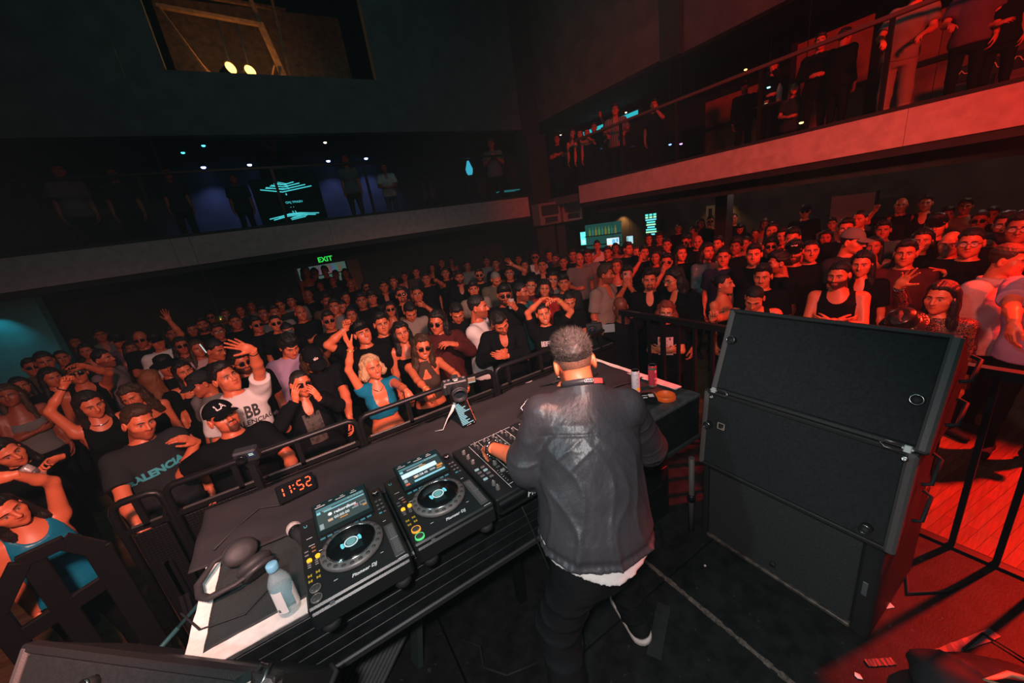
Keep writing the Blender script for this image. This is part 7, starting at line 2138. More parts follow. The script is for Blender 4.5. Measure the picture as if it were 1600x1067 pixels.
# ================================================================== the dancers: px is where each head shows, z the height of its centre
GL = mat('glitter', (0.35, 0.40, 0.42), 0.18, 0.9, noise=(300, 0.9), bump=(260, 1.0))
NET = mat('fishnet', (0.012, 0.010, 0.012), 0.6)
def net_mat():
    nt = NET.node_tree; b = nt.nodes['Principled BSDF']
    tc = nt.nodes.new('ShaderNodeTexCoord'); v = nt.nodes.new('ShaderNodeTexVoronoi'); v.feature = 'DISTANCE_TO_EDGE'; v.inputs['Scale'].default_value = 95
    nt.links.new(tc.outputs['Object'], v.inputs['Vector'])
    g = nt.nodes.new('ShaderNodeMath'); g.operation = 'LESS_THAN'; g.inputs[1].default_value = 0.13
    nt.links.new(v.outputs['Distance'], g.inputs[0]); nt.links.new(g.outputs[0], b.inputs['Alpha'])
net_mat()
SATIN = mat('blue_satin', (0.006, 0.17, 0.28), 0.32, spec=0.5, bump=(9, 0.6))
CAMO = mat('leaf_print', (0.09, 0.075, 0.06), 0.7, noise=(22, 0.95))
W_, G_ = dict(female=True), {}
P = person
def woman(label, **k):
    k.setdefault('z', 1.50); k.setdefault('tone', 0)
    return person(label, female=True, **k)

# ---- along the barrier, from the dark end
woman('woman in blue satin top with arm raised behind her head, by the barrier end frame', px=(6, 800), z=1.42, head=(8, 6, -14), lean=(0, -4), R='down', L=('px', 22, 742, -0.02, 'relaxed', (1, 0, 1.2), (-0.9, 0.2, 0.1), (0.2, 1, 0)), top=('tank', SATIN), hair=('long', 'black'), fat=1.2)
canw = woman('woman with closed eyes gripping a pale drink can, beside the blue satin top', px=(8, 708), z=1.52, head=(10, 12, -18), L=('px', 98, 712, -0.12, 'grip', (0.4, 0.2, -1), (-0.85, -0.2, 0.2), (0, -0.6, -0.6)), top=('long', 'black'), hair=('long', 'black'))
P('man in charcoal tee with teal block lettering, short brown hair and stubble', px=(217, 660), z=1.58, head=(14, 10, 6), fat=1.1, R=('px', 216, 822, -0.22, 'fist', (-0.5, 0.3, -1), (0.2, -0.7, -0.6), (0, -0.2, -1)), L='down', top=('tee', 'charcoal'), hair=('short', 'brown'), beard='stubble', tone=0,
  text=dict(s='BALENCIA', size=0.074, z=1.27, x=-0.02, color=(0.05, 0.36, 0.42), tilt=4, thick=0.004))
la = P('heavy man with goatee, black cap with white letters and silver chain, gripping the barrier', px=(348, 652), z=1.545, head=(12, -12, -8), fat=1.14, wide=1.06, beard='goatee', R=('px', 306, 690, 0.02, 'relaxed', (-0.6, 0, -1), (-0.8, -0.3, 0.5), (0.3, 0.3, -0.6)), L='rail', top=('tee', 'black'),
       hair=('buzz', 'black'), hat=('cap', 'black'), extras=[('necklace', 'silver', 0.10), ('captext', 'LA', 0.055, (0.72, 0.6, 0.58))], tone=1)
woman('woman in black tank with long black hair, eyes lowered, one fist raised by her head', px=(141, 632), z=1.57, head=(8, 14, -4), R=('px', 101, 602, -0.10, 'fist', (-1, 0.2, -0.9), (0.4, -0.2, 1), (0.4, -0.8, 0)), L='down', top=('tank', 'black'), hair=('long', 'black'), extras=[('necklace', 'silver', 0.02), ('bracelet', 'R', 'black')])
P('young man in white tee with dark stacked-letter print, arm bent high with open palm', px=(352, 590), z=1.67, head=(22, -8, -8), tone=0, L=('px', 393, 541, -0.16, 'open', (1, 0, -0.1), (-0.75, -0.1, 0.65), (-0.2, -1, -0.1)), R='down', top=('tee', 'white'), hair=('side', 'black'), extras=[('bracelet', 'L', 'black')],
  text=[dict(s='BB', size=0.13, z=1.335, x=0.05, color=(0.03, 0.03, 0.03), tilt=-6, stretch=0.75, thick=0.004), dict(s='BALENCIAGA', size=0.058, z=1.25, x=0.06, color=(0.03, 0.03, 0.03), tilt=-6, thick=0.001)])
woman('blonde woman in blue crop top with raised hand and gold necklace, smiling at the barrier', px=(581, 573), z=1.49, head=(16, 2, -4), mouth=0.8, R=('px', 548, 542, -0.14, 'open', (-1, 0.2, -0.9), (-0.25, -0.2, 0.95), (0.7, -0.5, 0.2)), L=('px', 640, 614, -0.30, 'relaxed', (1, 0.2, -0.6), (0.25, -0.7, -0.7), (0, 0.3, -1)), top=('crop', 'blue'), hair=('bob', 'blonde'), legs=('jeans', 'black'), extras=[('necklace', 'gold', 0.05), ('bracelet', 'R', 'gold')])
woman('laughing woman in dark halter top and sunglasses, long light brown hair, leaning on the barrier', px=(660, 541), z=1.53, head=(6, 0, 4), lean=(8, 2), mouth=1.0, R=('px', 671, 614, -0.32, 'relaxed', (-1, 0.1, -0.3), (0.15, -0.5, -0.9), (0.2, 0.3, -1)), L=('px', 735, 606, -0.30, 'grip', (1, 0.1, -0.3), (0.2, -0.9, -0.2), (0, 0.3, -1)), top=('halter', 'brown'), hair=('wavy', 'brown'), glasses='sun', extras=[('bracelet', 'R', 'gold')])
cw = woman('woman in dark sunglasses and open black jacket, slicked hair, both hands at her chin', px=(470, 599), z=1.50, head=(10, 0, 4), R=('px', 462, 626, -0.16, 'relaxed', (-1, 0, -1), (0.2, -0.1, 1), (0.5, 0.6, 0)), L=('px', 498, 622, -0.16, 'relaxed', (1, 0, -1), (-0.25, -0.1, 1), (-0.5, 0.6, 0)), top=('jacket', 'black'), hair=('bun', 'black'), glasses='sun')
P('bearded man in black cap and sunglasses with head bowed, long brown hair', px=(490, 562), z=1.66, fat=1.14, head=(6, 30, -6), beard='full', R='down', L=('px', 549, 662, -0.05, 'relaxed', (1, 0.6, -0.2), (0.1, -0.4, -1), (-0.8, 0.3, 0)), top=('tee', 'black'), hair=('shoulder', 'brown'), hat=('cap', 'black'), glasses='sun', extras=[('captext', 'alo', 0.034, (0.7, 0.5, 0.5))])
P('man in backwards black cap with open mouth and one fist raised', px=(566, 521), z=1.64, head=(14, -8, -6), mouth=0.8, R=('px', 541, 513, -0.14, 'fist', (-1, 0.2, -0.8), (0.1, -0.2, 1), (0.4, -0.8, 0)), L='down', top=('tee', 'black'), hair=('short', 'black'), hat=('cap_back', 'black'), extras=[('bracelet', 'R', 'silver')], tone=0)
P('serious young man with swept dark hair, black tee with white block print', px=(596, 506), z=1.64, head=(6, 2, 0), R='down', L='down', top=('tee', 'black'), hair=('quiff', 'black'), extras=[('necklace', 'silver', 0.06)], text=dict(s='67', size=0.10, z=1.25, x=0.03, color=(0.65, 0.6, 0.6), thick=0.004), tone=0)
woman('woman with very long dark hair looking calmly ahead, behind the laughing woman in sunglasses', px=(627, 519), z=1.52, head=(4, 4, -4), top=('cami', 'black'), hair=('wavy', 'black'), R='down', L='down')
P('long-haired person in maroon hoodie and round sunglasses, wristbands on a lifted hand', px=(683, 503), z=1.64, head=(-24, 8, 6), R='down', L=('px', 712, 538, -0.24, 'relaxed', (1, 0.2, -1), (-0.85, -0.2, 0.4), (0, 0.4, -1)), top=('hoodie', 'maroon'), hair=('shoulder', 'black'), glasses='sun', extras=[('bracelet', 'L', 'silver')], tone=1)
P('man in black tee looking down, right behind the maroon hoodie', px=(714, 489), z=1.58, head=(2, 32, 0), top=('tee', 'black'), hair=('short', 'black'), R='rail', L='belly', tone=1)
P('man in plain white tee turned sideways with faded hair, arm around his friend', px=(747, 480), z=1.70, yaw=68, head=(6, 4, 0), beard='stubble', R=('px', 770, 512, -0.10, 'relaxed', (0.4, -0.4, -1), (0.7, -0.2, 0.5), (0, 1, 0)), L='shoulder', top=('tee', 'white'), hair=('fade', 'black'), tone=1)
P('grinning man in black zip jacket with chain, bending over clasped hands', px=(781, 504), z=1.57, head=(12, 26, -10), lean=(10, -4), mouth=0.9, beard='stubble', R=('px', 778, 556, -0.16, 'fist', (-1, 0.1, -0.8), (0.6, -0.4, 0.3), (0.2, 0.9, 0)), L=('px', 792, 556, -0.16, 'relaxed', (1, 0.1, -0.8), (-0.6, -0.4, 0.2), (-0.2, 0.9, 0)), top=('jacket', 'black'), hair=('short', 'black'), extras=[('necklace', 'silver', 0.10)], tone=1)
cupm = P('bearded man in black hood and round sunglasses raising a clear cup', px=(788, 461), z=1.69, head=(6, 4, 4), beard='full', R='down', L=('px', 806, 482, -0.20, 'grip', (1, 0.1, -1), (-0.5, -0.3, 0.8), (-0.6, 0.6, 0)), top=('hoodie', 'black'), hair=('short', 'black'), hat=('beanie', 'black'), glasses='sun', tone=2)
woman('smiling woman with both arms arched over her head, black tee with white word', px=(849, 490), z=1.54, head=(6, 0, -6), mouth=0.9, R=('px', 846, 468, -0.10, 'relaxed', (-1, 0.1, 0.2), (0.9, -0.2, 0.2), (0, -0.4, -0.9)), L=('px', 871, 468, -0.12, 'relaxed', (1, 0.1, 0.2), (-0.9, -0.2, 0.1), (0, -0.4, -0.9)), top=('tee', 'black'), hair=('bun', 'black'), extras=[('bracelet', 'L', 'yellow')], text=dict(s='IEFFE', size=0.075, z=1.30, color=(0.6, 0.5, 0.5), thick=0.003))
camm = P('dark bald man holding up a camera with flip screen behind the booth', px=(969, 480), z=1.52, yaw=-150, head=(-10, 14, 0), R=('px', 940, 520, -0.10, 'grip', (-1, 0, -1)), L='belly', top=('long', 'black'), hair=None, tone=4)
rc = person('person with curly red hair and glasses, printed black tee, arms folded at the railing', px=(1041, 487), z=1.44, female=True, head=(0, 6, 4), R='cross', L='cross', top=('tee', 'black'), hair=('bob', 'red'), glasses='clear', tone=0, fat=1.1)
# ---- right of the booth, behind the railing
P('man in black V-neck with short hair and moustache, facing the booth squarely', px=(1015, 437), z=1.64, fat=1.1, beard='goatee', head=(2, 4, 0), R='down', L='down', top=('shirt', 'black'), hair=('short', 'black'), tone=0)
phom = P('man holding a pale phone in front of his face, behind the bald camera man', px=(980, 430), z=1.62, R='phone', L='phone', top=('tee', 'black'), hair=('short', 'black'), tone=1)
P('man with profile turned away in beige jacket, thick swept-back hair', px=(946, 429), z=1.66, yaw=58, head=(22, 6, 0), R='down', L='belly', top=('shirt', 'beige'), hair=('quiff', 'brown'), beard='stubble', tone=1)
P('long-haired man in glasses and dark jacket with moustache, looking down sideways', px=(1053, 436), z=1.66, yaw=-36, head=(-20, 14, 0), beard='moustache', R='belly', L='down', top=('jacket', 'black'), hair=('shoulder', 'black'), glasses='clear', tone=0)
P('man in studded shades behind the long-haired man in glasses', px=(1041, 410), z=1.66, head=(4, 0, 0), R='chin', L='down', top=('tee', 'black'), hair=('short', 'black'), glasses='sun', tone=1)
woman('woman in profile with dark bun and bare shoulders, laughing towards the speaker stack', px=(1131, 444), z=1.54, yaw=62, head=(10, -4, 0), mouth=0.9, R='down', L='down', top=('cami', 'black'), hair=('bun', 'black'), extras=[('earring', -1)])
P('man with cropped hair looking down, black tank, wristwatch arm raised at the railing', px=(1179, 466), z=1.53, head=(-4, 34, 4), R=('px', 1106, 499, -0.14, 'fist', (-0.8, 0.3, -1), (0.1, -0.3, 1), (0.4, -0.8, 0)), L='rail', top=('tank', 'black'), hair=('buzz', 'black'), extras=[('bracelet', 'R', 'black')], tone=0)
P('man with thick quiff and moustache in black tee, behind the cropped man looking down', px=(1192, 432), z=1.62, head=(-6, 6, 0), beard='moustache', top=('tee', 'black'), hair=('quiff', 'black'), R='down', L='down', tone=0)
P('man in profile facing left in black tee, between the quiff and the printed tee', px=(1216, 411), z=1.66, yaw=-62, head=(-10, 4, 0), beard='stubble', top=('tee', 'black'), hair=('short', 'black'), R='down', L='down', tone=1)
wp = P('man with shaved head in black tee with big white printed patch', px=(1266, 392), z=1.70, head=(14, 2, 0), top=('tee', 'black'), hair=('buzz', 'black'), R='down', L='down', tone=1)
P('muscular bearded man in black tank with folded arms behind the speaker stack', px=(1311, 430), z=1.62, fat=1.12, head=(-14, 6, 0), beard='full', R='cross', L='cross', top=('tank', 'black'), hair=('fade', 'black'), extras=[('bracelet', 'R', 'black')], tone=0)
woman('woman in fishnet sleeves with long straight dark hair and one arm lifted high', px=(1470, 465), z=1.56, head=(-16, 2, 0), R=('px', 1396, 419, -0.14, 'splay', (-1, 0.1, -0.5), (0.45, -0.2, 0.9), (0.2, -1, 0.2)), L='down', top=('long', NET), hair=('long', 'black'), extras=[('bracelet', 'R', 'silver')])
P('man in pale pink hoodie seen from the side, close-cropped hair', px=(1575, 407), z=1.66, yaw=66, head=(14, 8, 0), fat=1.1, top=('hoodie', 'pink'), hair=('fade', 'brown'), R='down', L='belly', tone=0)
P('man in pale tee at the picture edge with one hand hanging by the railing', px=(1668, 400), z=1.70, yaw=10, fat=1.1, R=('px', 1583, 528, -0.16, 'relaxed', (-1, 0.3, -0.2), (-0.1, -0.5, -0.9), (0.6, 0.3, -0.4)), L='down', top=('tee', 'lavender'), legs=('jeans', 'black'), hair=('short', 'brown'), tone=0)
P('bald man with open mouth in black tee, hand held out before the pink hoodie', px=(1485, 381), z=1.68, head=(-6, 6, 2), mouth=0.5, fat=1.1, R=('px', 1478, 426, -0.20, 'splay', (-0.8, 0.1, -1), (-0.7, -0.5, 0.4), (0.2, 0.4, -0.8)), L='down', top=('tee', 'black'), hair=None, tone=0)
hatp = person('person in round hat with glittering teal rim, crouched behind the speaker stack', px=(1410, 512), z=1.46, yaw=-20, head=(0, 30, 0), top=('tee', 'black'), hair=('short', 'black'), hat=('bucket', mat('hat_dark', (0.02, 0.016, 0.016), 0.25, 0.3)), R='down', L='down', tone=1)

# ---- second rows, dark end
M2 = dict(near=True)
woman('woman with long black hair and thin straps, between the white tee and grey cap', px=(287, 580), z=1.52, head=(8, 4, -6), top=('cami', 'black'), hair=('long', 'black'), R='down', L='down')
P('man in grey cap turned away from the booth, behind the black cap with letters', px=(314, 600), z=1.50, yaw=-50, head=(-30, 14, 0), top=('tee', 'grey'), hair=('short', 'black'), hat=('cap', 'charcoal'), R='down', L='down')
P('man in black bucket hat behind the ginger hair', px=(259, 572), z=1.60, head=(4, 6, -4), top=('tee', 'black'), hair=('short', 'black'), hat=('bucket', 'black'), R='down', L='down', tone=2)
woman('woman with straight ginger hair seen from behind', px=(238, 594), z=1.50, yaw=140, top=('tee', 'black'), hair=('straight', 'ginger'), R='down', L='down')
woman('woman with wavy brown hair covering her face, just behind the charcoal tee', px=(206, 618), z=1.50, head=(-30, 20, -8), top=('cami', 'black'), hair=('wavy', 'brown'), R='down', L='down')
P('man in sunglasses and black tank reaching up, by the lowered-eyes woman', px=(121, 584), z=1.60, head=(-8, -4, 0), L=('px', 134, 572, -0.16, 'relaxed', (1, 0.2, -0.6), (-0.8, -0.2, 0.5), (0, -0.6, -0.6)), R='down', top=('tank', 'black'), hair=('short', 'black'), glasses='sun', tone=1)
P('man in black cap and white tee, one palm up in the dark end', px=(245, 534), z=1.62, head=(4, 0, -4), L='up', R='down', top=('tee', 'white'), hair=('short', 'black'), hat=('cap', 'black'), tone=1)
P('man in mauve tee turned in profile with faded hair', px=(162, 561), z=1.62, yaw=50, beard='stubble', top=('tee', 'mauve'), hair=('fade', 'black'), R='down', L='down', tone=1)
P('man in purple shirt and dark cap behind the mauve tee', px=(186, 533), z=1.64, head=(4, 4, 0), top=('shirt', 'purple'), hair=('short', 'black'), hat=('cap', 'black'), R='down', L='down', tone=2)
P('person in mirrored sunglasses by the teal pillar at the dark end', px=(50, 574), z=1.60, top=('tee', 'black'), hair=('short', 'black'), glasses='sun', R='down', L='down', tone=2)
woman('woman with long black hair in the dark corner below the mirrored sunglasses', px=(32, 604), z=1.52, top=('tee', 'black'), hair=('long', 'black'), R='down', L='down', tone=2)
P('man with bare forehead and dim face left of the mauve tee', px=(97, 560), z=1.62, top=('tee', 'brown'), hair=('buzz', 'black'), R='down', L='down', tone=2)
P('man in pale grey shirt with shades pushed onto his head', px=(157, 524), z=1.64, top=('shirt', 'grey'), hair=('short', 'black'), R='down', L='down', tone=2)
woman('woman in pink tee with long hair behind the open palm of the white tee', px=(309, 545), z=1.54, head=(10, 0, 0), top=('tee', 'pink'), hair=('long', 'brown'), R='belly', L='down', tone=1)
P('man with faded hair looking down past the raised palm', px=(337, 547), z=1.62, yaw=40, head=(0, 16, 0), top=('tee', 'black'), hair=('fade', 'black'), R='down', L='down', tone=1)
P('bearded man in round shades right behind the white tee with print', px=(377, 566), z=1.60, head=(14, 4, 0), beard='full', top=('tee', 'black'), hair=('curly', 'black'), glasses='sun', R='down', L='down', tone=1)
P('bearded man deep in the dark crowd, beyond the raised palm', px=(316, 508), z=1.64, beard='full', top=('tee', 'black'), hair=('short', 'black'), R='down', L='down', tone=2)
P('man in clear glasses deep in the dark crowd, beyond the raised palm', px=(341, 518), z=1.62, top=('tee', 'black'), hair=('short', 'black'), glasses='clear', R='down', L='down', tone=2)
P('broad-faced man deep in the dark crowd behind the man in clear glasses', px=(368, 503), z=1.64, top=('tee', 'black'), hair=('fade', 'black'), R='down', L='down', tone=2)
P('man in black sunglasses in three-quarter view above the lavender tee', px=(401, 508), z=1.62, yaw=14, top=('tee', 'black'), hair=('side', 'black'), glasses='sun', R='down', L='down', tone=2)
P('man in lavender tee with black mop of hair looking down', px=(452, 541), z=1.62, head=(14, 28, 0), top=('tee', 'lavender'), hair=('mop', 'black'), R='down', L='down', tone=0)
P('man in mirrored shades beside the bald man with arms out', px=(431, 505), z=1.62, top=('tee', 'black'), hair=('buzz', 'black'), glasses='sun', R='down', L='down', tone=0)
woman('woman in glittering headband behind the lavender tee', px=(449, 517), z=1.50, head=(0, 24, 0), top=('tee', 'black'), hair=('bun', 'black'), hat=('visor', GL), R='down', L='down', tone=1)
P('bald man with forearms crossed in front, in the dim middle crowd', px=(470, 489), z=1.66, head=(8, 0, 0), top=('tee', 'black'), hair=None, R='cross', L='cross', tone=2)
P('man in sunglasses and black tee, arm bent, behind the bowed black cap', px=(514, 501), z=1.64, top=('tee', 'black'), hair=('short', 'black'), glasses='sun', R='chest', L='down', tone=2)
woman('woman half hidden behind the raised fist of the backwards cap', px=(549, 492), z=1.54, top=('tee', 'black'), hair=('long', 'black'), R='down', L='down', tone=2)
woman('woman in sunglasses with red lips behind the man with block print', px=(610, 483), z=1.54, top=('cami', 'maroon'), hair=('long', 'black'), glasses='sun', R='down', L='down', tone=1)
P('tall man in wide sunglasses with goatee, chin up', px=(627, 461), z=1.68, head=(4, -8, -2), beard='goatee', top=('shirt', 'black'), hair=('side', 'black'), glasses='sun', R='down', L='down', tone=1)
P('man drinking from a shining glass beside the wide sunglasses', px=(652, 460), z=1.66, L='drink', R='down', top=('tee', 'black'), hair=('buzz', 'black'), tone=2)
P('man in beige top with head bowed, behind the very long dark hair', px=(641, 487), z=1.60, head=(6, 34, 0), top=('tee', 'beige'), hair=('short', 'black'), R='down', L='down', tone=1)
P('grey-stubbled bald man looking down in khaki top', px=(775, 436), z=1.66, head=(20, 32, -8), top=('tee', 'khaki'), hair=('buzz', 'grey'), beard='stubble', R='down', L='down', tone=0)
P('young man with flat dark hair right behind the white tee profile', px=(740, 452), z=1.62, top=('tee', 'beige'), hair=('fringe', 'black'), R='down', L='down', tone=1)
P('bearded man in reflecting shades above the white tee profile', px=(749, 430), z=1.68, beard='full', top=('tee', 'black'), hair=('short', 'black'), glasses='sun', R='down', L='down', tone=1)
P('man in glasses reaching one hand high over the crowd', px=(796, 427), z=1.64, glasses='clear', L=('px', 801, 414, -0.10, 'open', (1, 0, -0.6), (-0.6, -0.2, 0.8), (0, -1, 0)), R='down', top=('tee', 'black'), hair=('short', 'black'), tone=1)
P('man in open dark shirt over white, bearded, centre of the crowd', px=(718, 434), z=1.66, beard='full', top=('shirt', 'black'), hair=('short', 'black'), R='down', L='down', tone=2)
P('man with glass at his mouth and arm stretched, dim middle crowd', px=(666, 436), z=1.68, L='point', R='down', top=('tee', 'black'), hair=('short', 'black'), tone=2)
P('dim round-faced man below the thin light pole', px=(696, 427), z=1.68, top=('tee', 'black'), hair=('fade', 'black'), R='down', L='down', tone=2)
P('man with side parting and dark shirt left of the wide sunglasses', px=(600, 448), z=1.66, top=('shirt', 'black'), hair=('side', 'black'), R='down', L='down', tone=2)
P('young man with centre-parted hair in dim second rows', px=(581, 465), z=1.64, top=('tee', 'charcoal'), hair=('mop', 'black'), R='down', L='down', tone=2)
P('dim man left of the centre-parted hair', px=(565, 470), z=1.66, top=('tee', 'black'), hair=('short', 'black'), R='down', L='down', tone=3)
P('man in profile facing right beside the black hood', px=(815, 457), z=1.64, yaw=56, top=('tee', 'teal'), hair=('fade', 'black'), beard='stubble', R='down', L='down', tone=2)
woman('laughing woman in glasses among friends above the arched arms', px=(830, 446), z=1.58, head=(-4, 4, 6), mouth=0.9, top=('tee', 'maroon'), hair=('bun', 'black'), glasses='clear', R='down', L='down')
woman('smiling woman with fringe next to the laughing woman in glasses', px=(851, 450), z=1.54, head=(0, 8, 6), mouth=0.6, top=('tee', 'red'), hair=('bob', 'black'), R='down', L='down')
P('man in glasses and grey tee tilting his head, above the arched arms', px=(864, 437), z=1.64, head=(0, 2, 8), top=('tee', 'grey'), hair=('short', 'black'), glasses='clear', R='down', L='down', tone=0)
P('round-faced young man peering past the grey tee', px=(881, 442), z=1.60, top=('tee', 'charcoal'), hair=('fringe', 'black'), R='down', L='down', tone=1)
P('man in dark open-necked shirt above the man in glasses and grey tee', px=(847, 415), z=1.68, top=('shirt', 'black'), hair=('quiff', 'black'), R='down', L='down', tone=1)
P('man in sunglasses and white shirt standing tall below the menu screen', px=(836, 402), z=1.72, top=('shirt', 'white'), hair=('short', 'black'), glasses='sun', R='down', L='down', tone=2)
woman('woman with tied black hair looking down behind the yellow wristband', px=(889, 470), z=1.52, head=(8, 22, 0), top=('tee', 'black'), hair=('bun', 'black'), R='down', L='down')
woman('woman with long loose hair and white top behind the beige jacket', px=(963, 416), z=1.60, top=('cami', 'white'), hair=('wavy', 'brown'), R='down', L='down', tone=1)
P('man in white tank with a hand held up to hide his face', px=(933, 384), z=1.66, R=('px', 934, 397, -0.18, 'open', (-1, 0, -0.8), (0.05, -0.2, 1), (0.1, -1, 0)), L='down', top=('tank', 'white'), hair=('short', 'black'), tone=1)
P('dim man leaning on folded arms by the corner column', px=(895, 399), z=1.68, R='cross', L='cross', top=('tee', 'black'), hair=('short', 'black'), tone=2)
woman('dim woman with arms folded beside the corner column', px=(880, 410), z=1.62, R='cross', L='belly', top=('tee', 'black'), hair=('bun', 'black'), tone=2)
# ---- under the side balcony
def tier(label, px, z=1.66, female=False, **k):
    p = at(px[0], px[1], 2, z)
    fl = 0.0
    if p.x > 8.5:
        z = 1.92; fl = 0.30
        p = at(px[0], px[1], 2, z)
        while (p.x > 10.7 or p.y > 12.2) and z < 2.22:
            z += 0.02; p = at(px[0], px[1], 2, z)
        if p.x > 10.8: p = at(px[0], px[1], 0, 10.8); z = p.z
        if p.x < 8.75: p = at(px[0], px[1], 0, 8.8); z = p.z
        k.setdefault('near', False); k['pos'] = (p.x, p.y); z = p.z
    elif p.y > 12.2:
        p = at(px[0], px[1], 1, 12.2); z = p.z; k['pos'] = (p.x, p.y)
    k.setdefault('R', 'down'); k.setdefault('L', 'down'); k.setdefault('hair', ('short', 'black')); k.setdefault('top', ('tee', 'black'))
    return person(label, px=px, z=z, floor=fl, female=female, **k)
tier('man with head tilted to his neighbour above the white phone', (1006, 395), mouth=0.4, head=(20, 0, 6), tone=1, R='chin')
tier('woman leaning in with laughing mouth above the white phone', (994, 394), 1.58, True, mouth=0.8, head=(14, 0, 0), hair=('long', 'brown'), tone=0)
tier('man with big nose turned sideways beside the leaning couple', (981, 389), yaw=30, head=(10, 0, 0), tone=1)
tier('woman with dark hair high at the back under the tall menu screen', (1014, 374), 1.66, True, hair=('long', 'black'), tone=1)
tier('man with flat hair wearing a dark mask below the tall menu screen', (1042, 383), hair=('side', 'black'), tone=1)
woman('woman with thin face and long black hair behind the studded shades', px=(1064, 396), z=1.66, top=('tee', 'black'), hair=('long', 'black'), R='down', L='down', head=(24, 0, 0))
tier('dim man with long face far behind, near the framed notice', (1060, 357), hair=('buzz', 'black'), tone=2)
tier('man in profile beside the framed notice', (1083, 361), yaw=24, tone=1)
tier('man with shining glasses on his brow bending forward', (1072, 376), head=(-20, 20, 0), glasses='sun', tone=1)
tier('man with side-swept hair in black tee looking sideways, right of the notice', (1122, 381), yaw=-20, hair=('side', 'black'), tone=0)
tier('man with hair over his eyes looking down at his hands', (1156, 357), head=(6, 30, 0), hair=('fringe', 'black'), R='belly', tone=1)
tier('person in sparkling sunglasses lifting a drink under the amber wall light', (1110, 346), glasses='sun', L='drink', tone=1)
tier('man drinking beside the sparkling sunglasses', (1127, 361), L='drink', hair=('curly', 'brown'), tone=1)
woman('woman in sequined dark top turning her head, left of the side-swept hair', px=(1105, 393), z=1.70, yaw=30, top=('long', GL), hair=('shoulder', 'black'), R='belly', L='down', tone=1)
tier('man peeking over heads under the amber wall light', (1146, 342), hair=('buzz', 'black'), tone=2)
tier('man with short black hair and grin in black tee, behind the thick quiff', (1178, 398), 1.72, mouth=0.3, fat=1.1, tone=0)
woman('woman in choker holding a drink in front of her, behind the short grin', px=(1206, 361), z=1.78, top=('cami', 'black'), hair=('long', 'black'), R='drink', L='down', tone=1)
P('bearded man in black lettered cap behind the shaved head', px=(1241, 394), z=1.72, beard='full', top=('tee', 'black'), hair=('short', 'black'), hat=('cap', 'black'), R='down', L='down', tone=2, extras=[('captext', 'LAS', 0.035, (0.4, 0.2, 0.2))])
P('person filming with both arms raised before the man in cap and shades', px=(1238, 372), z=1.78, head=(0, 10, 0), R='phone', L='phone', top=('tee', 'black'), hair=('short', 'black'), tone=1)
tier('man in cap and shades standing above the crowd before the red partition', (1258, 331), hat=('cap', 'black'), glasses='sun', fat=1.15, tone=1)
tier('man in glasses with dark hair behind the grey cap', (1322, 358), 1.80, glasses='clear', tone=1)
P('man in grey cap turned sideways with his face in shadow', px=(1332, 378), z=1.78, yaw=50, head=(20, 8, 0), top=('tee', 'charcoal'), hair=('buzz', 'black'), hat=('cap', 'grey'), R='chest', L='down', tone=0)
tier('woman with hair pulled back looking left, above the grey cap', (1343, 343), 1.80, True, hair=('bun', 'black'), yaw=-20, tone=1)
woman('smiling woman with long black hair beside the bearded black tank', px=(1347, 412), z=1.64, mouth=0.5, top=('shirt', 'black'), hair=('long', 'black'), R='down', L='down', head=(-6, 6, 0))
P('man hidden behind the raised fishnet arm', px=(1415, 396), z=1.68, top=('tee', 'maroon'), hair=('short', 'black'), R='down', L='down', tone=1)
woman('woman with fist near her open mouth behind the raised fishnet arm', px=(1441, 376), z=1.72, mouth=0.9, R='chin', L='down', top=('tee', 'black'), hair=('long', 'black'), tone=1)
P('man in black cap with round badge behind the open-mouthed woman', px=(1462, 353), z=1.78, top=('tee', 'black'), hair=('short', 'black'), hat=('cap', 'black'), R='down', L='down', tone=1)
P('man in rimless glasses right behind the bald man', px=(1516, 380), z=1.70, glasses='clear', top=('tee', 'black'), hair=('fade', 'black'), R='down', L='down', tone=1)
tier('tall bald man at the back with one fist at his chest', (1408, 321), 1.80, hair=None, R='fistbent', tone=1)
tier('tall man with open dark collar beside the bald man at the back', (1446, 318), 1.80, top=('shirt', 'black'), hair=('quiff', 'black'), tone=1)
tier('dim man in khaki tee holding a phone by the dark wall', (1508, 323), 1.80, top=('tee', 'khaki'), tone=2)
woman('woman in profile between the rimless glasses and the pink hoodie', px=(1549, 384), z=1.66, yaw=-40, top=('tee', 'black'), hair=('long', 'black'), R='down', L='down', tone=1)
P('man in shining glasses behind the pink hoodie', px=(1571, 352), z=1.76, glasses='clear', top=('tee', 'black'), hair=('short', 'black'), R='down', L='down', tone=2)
P('man with dim face in glasses at the frame edge behind the pink hoodie', px=(1594, 357), z=1.76, glasses='clear', top=('tee', 'black'), hair=('side', 'black'), R='down', L='down', tone=2)

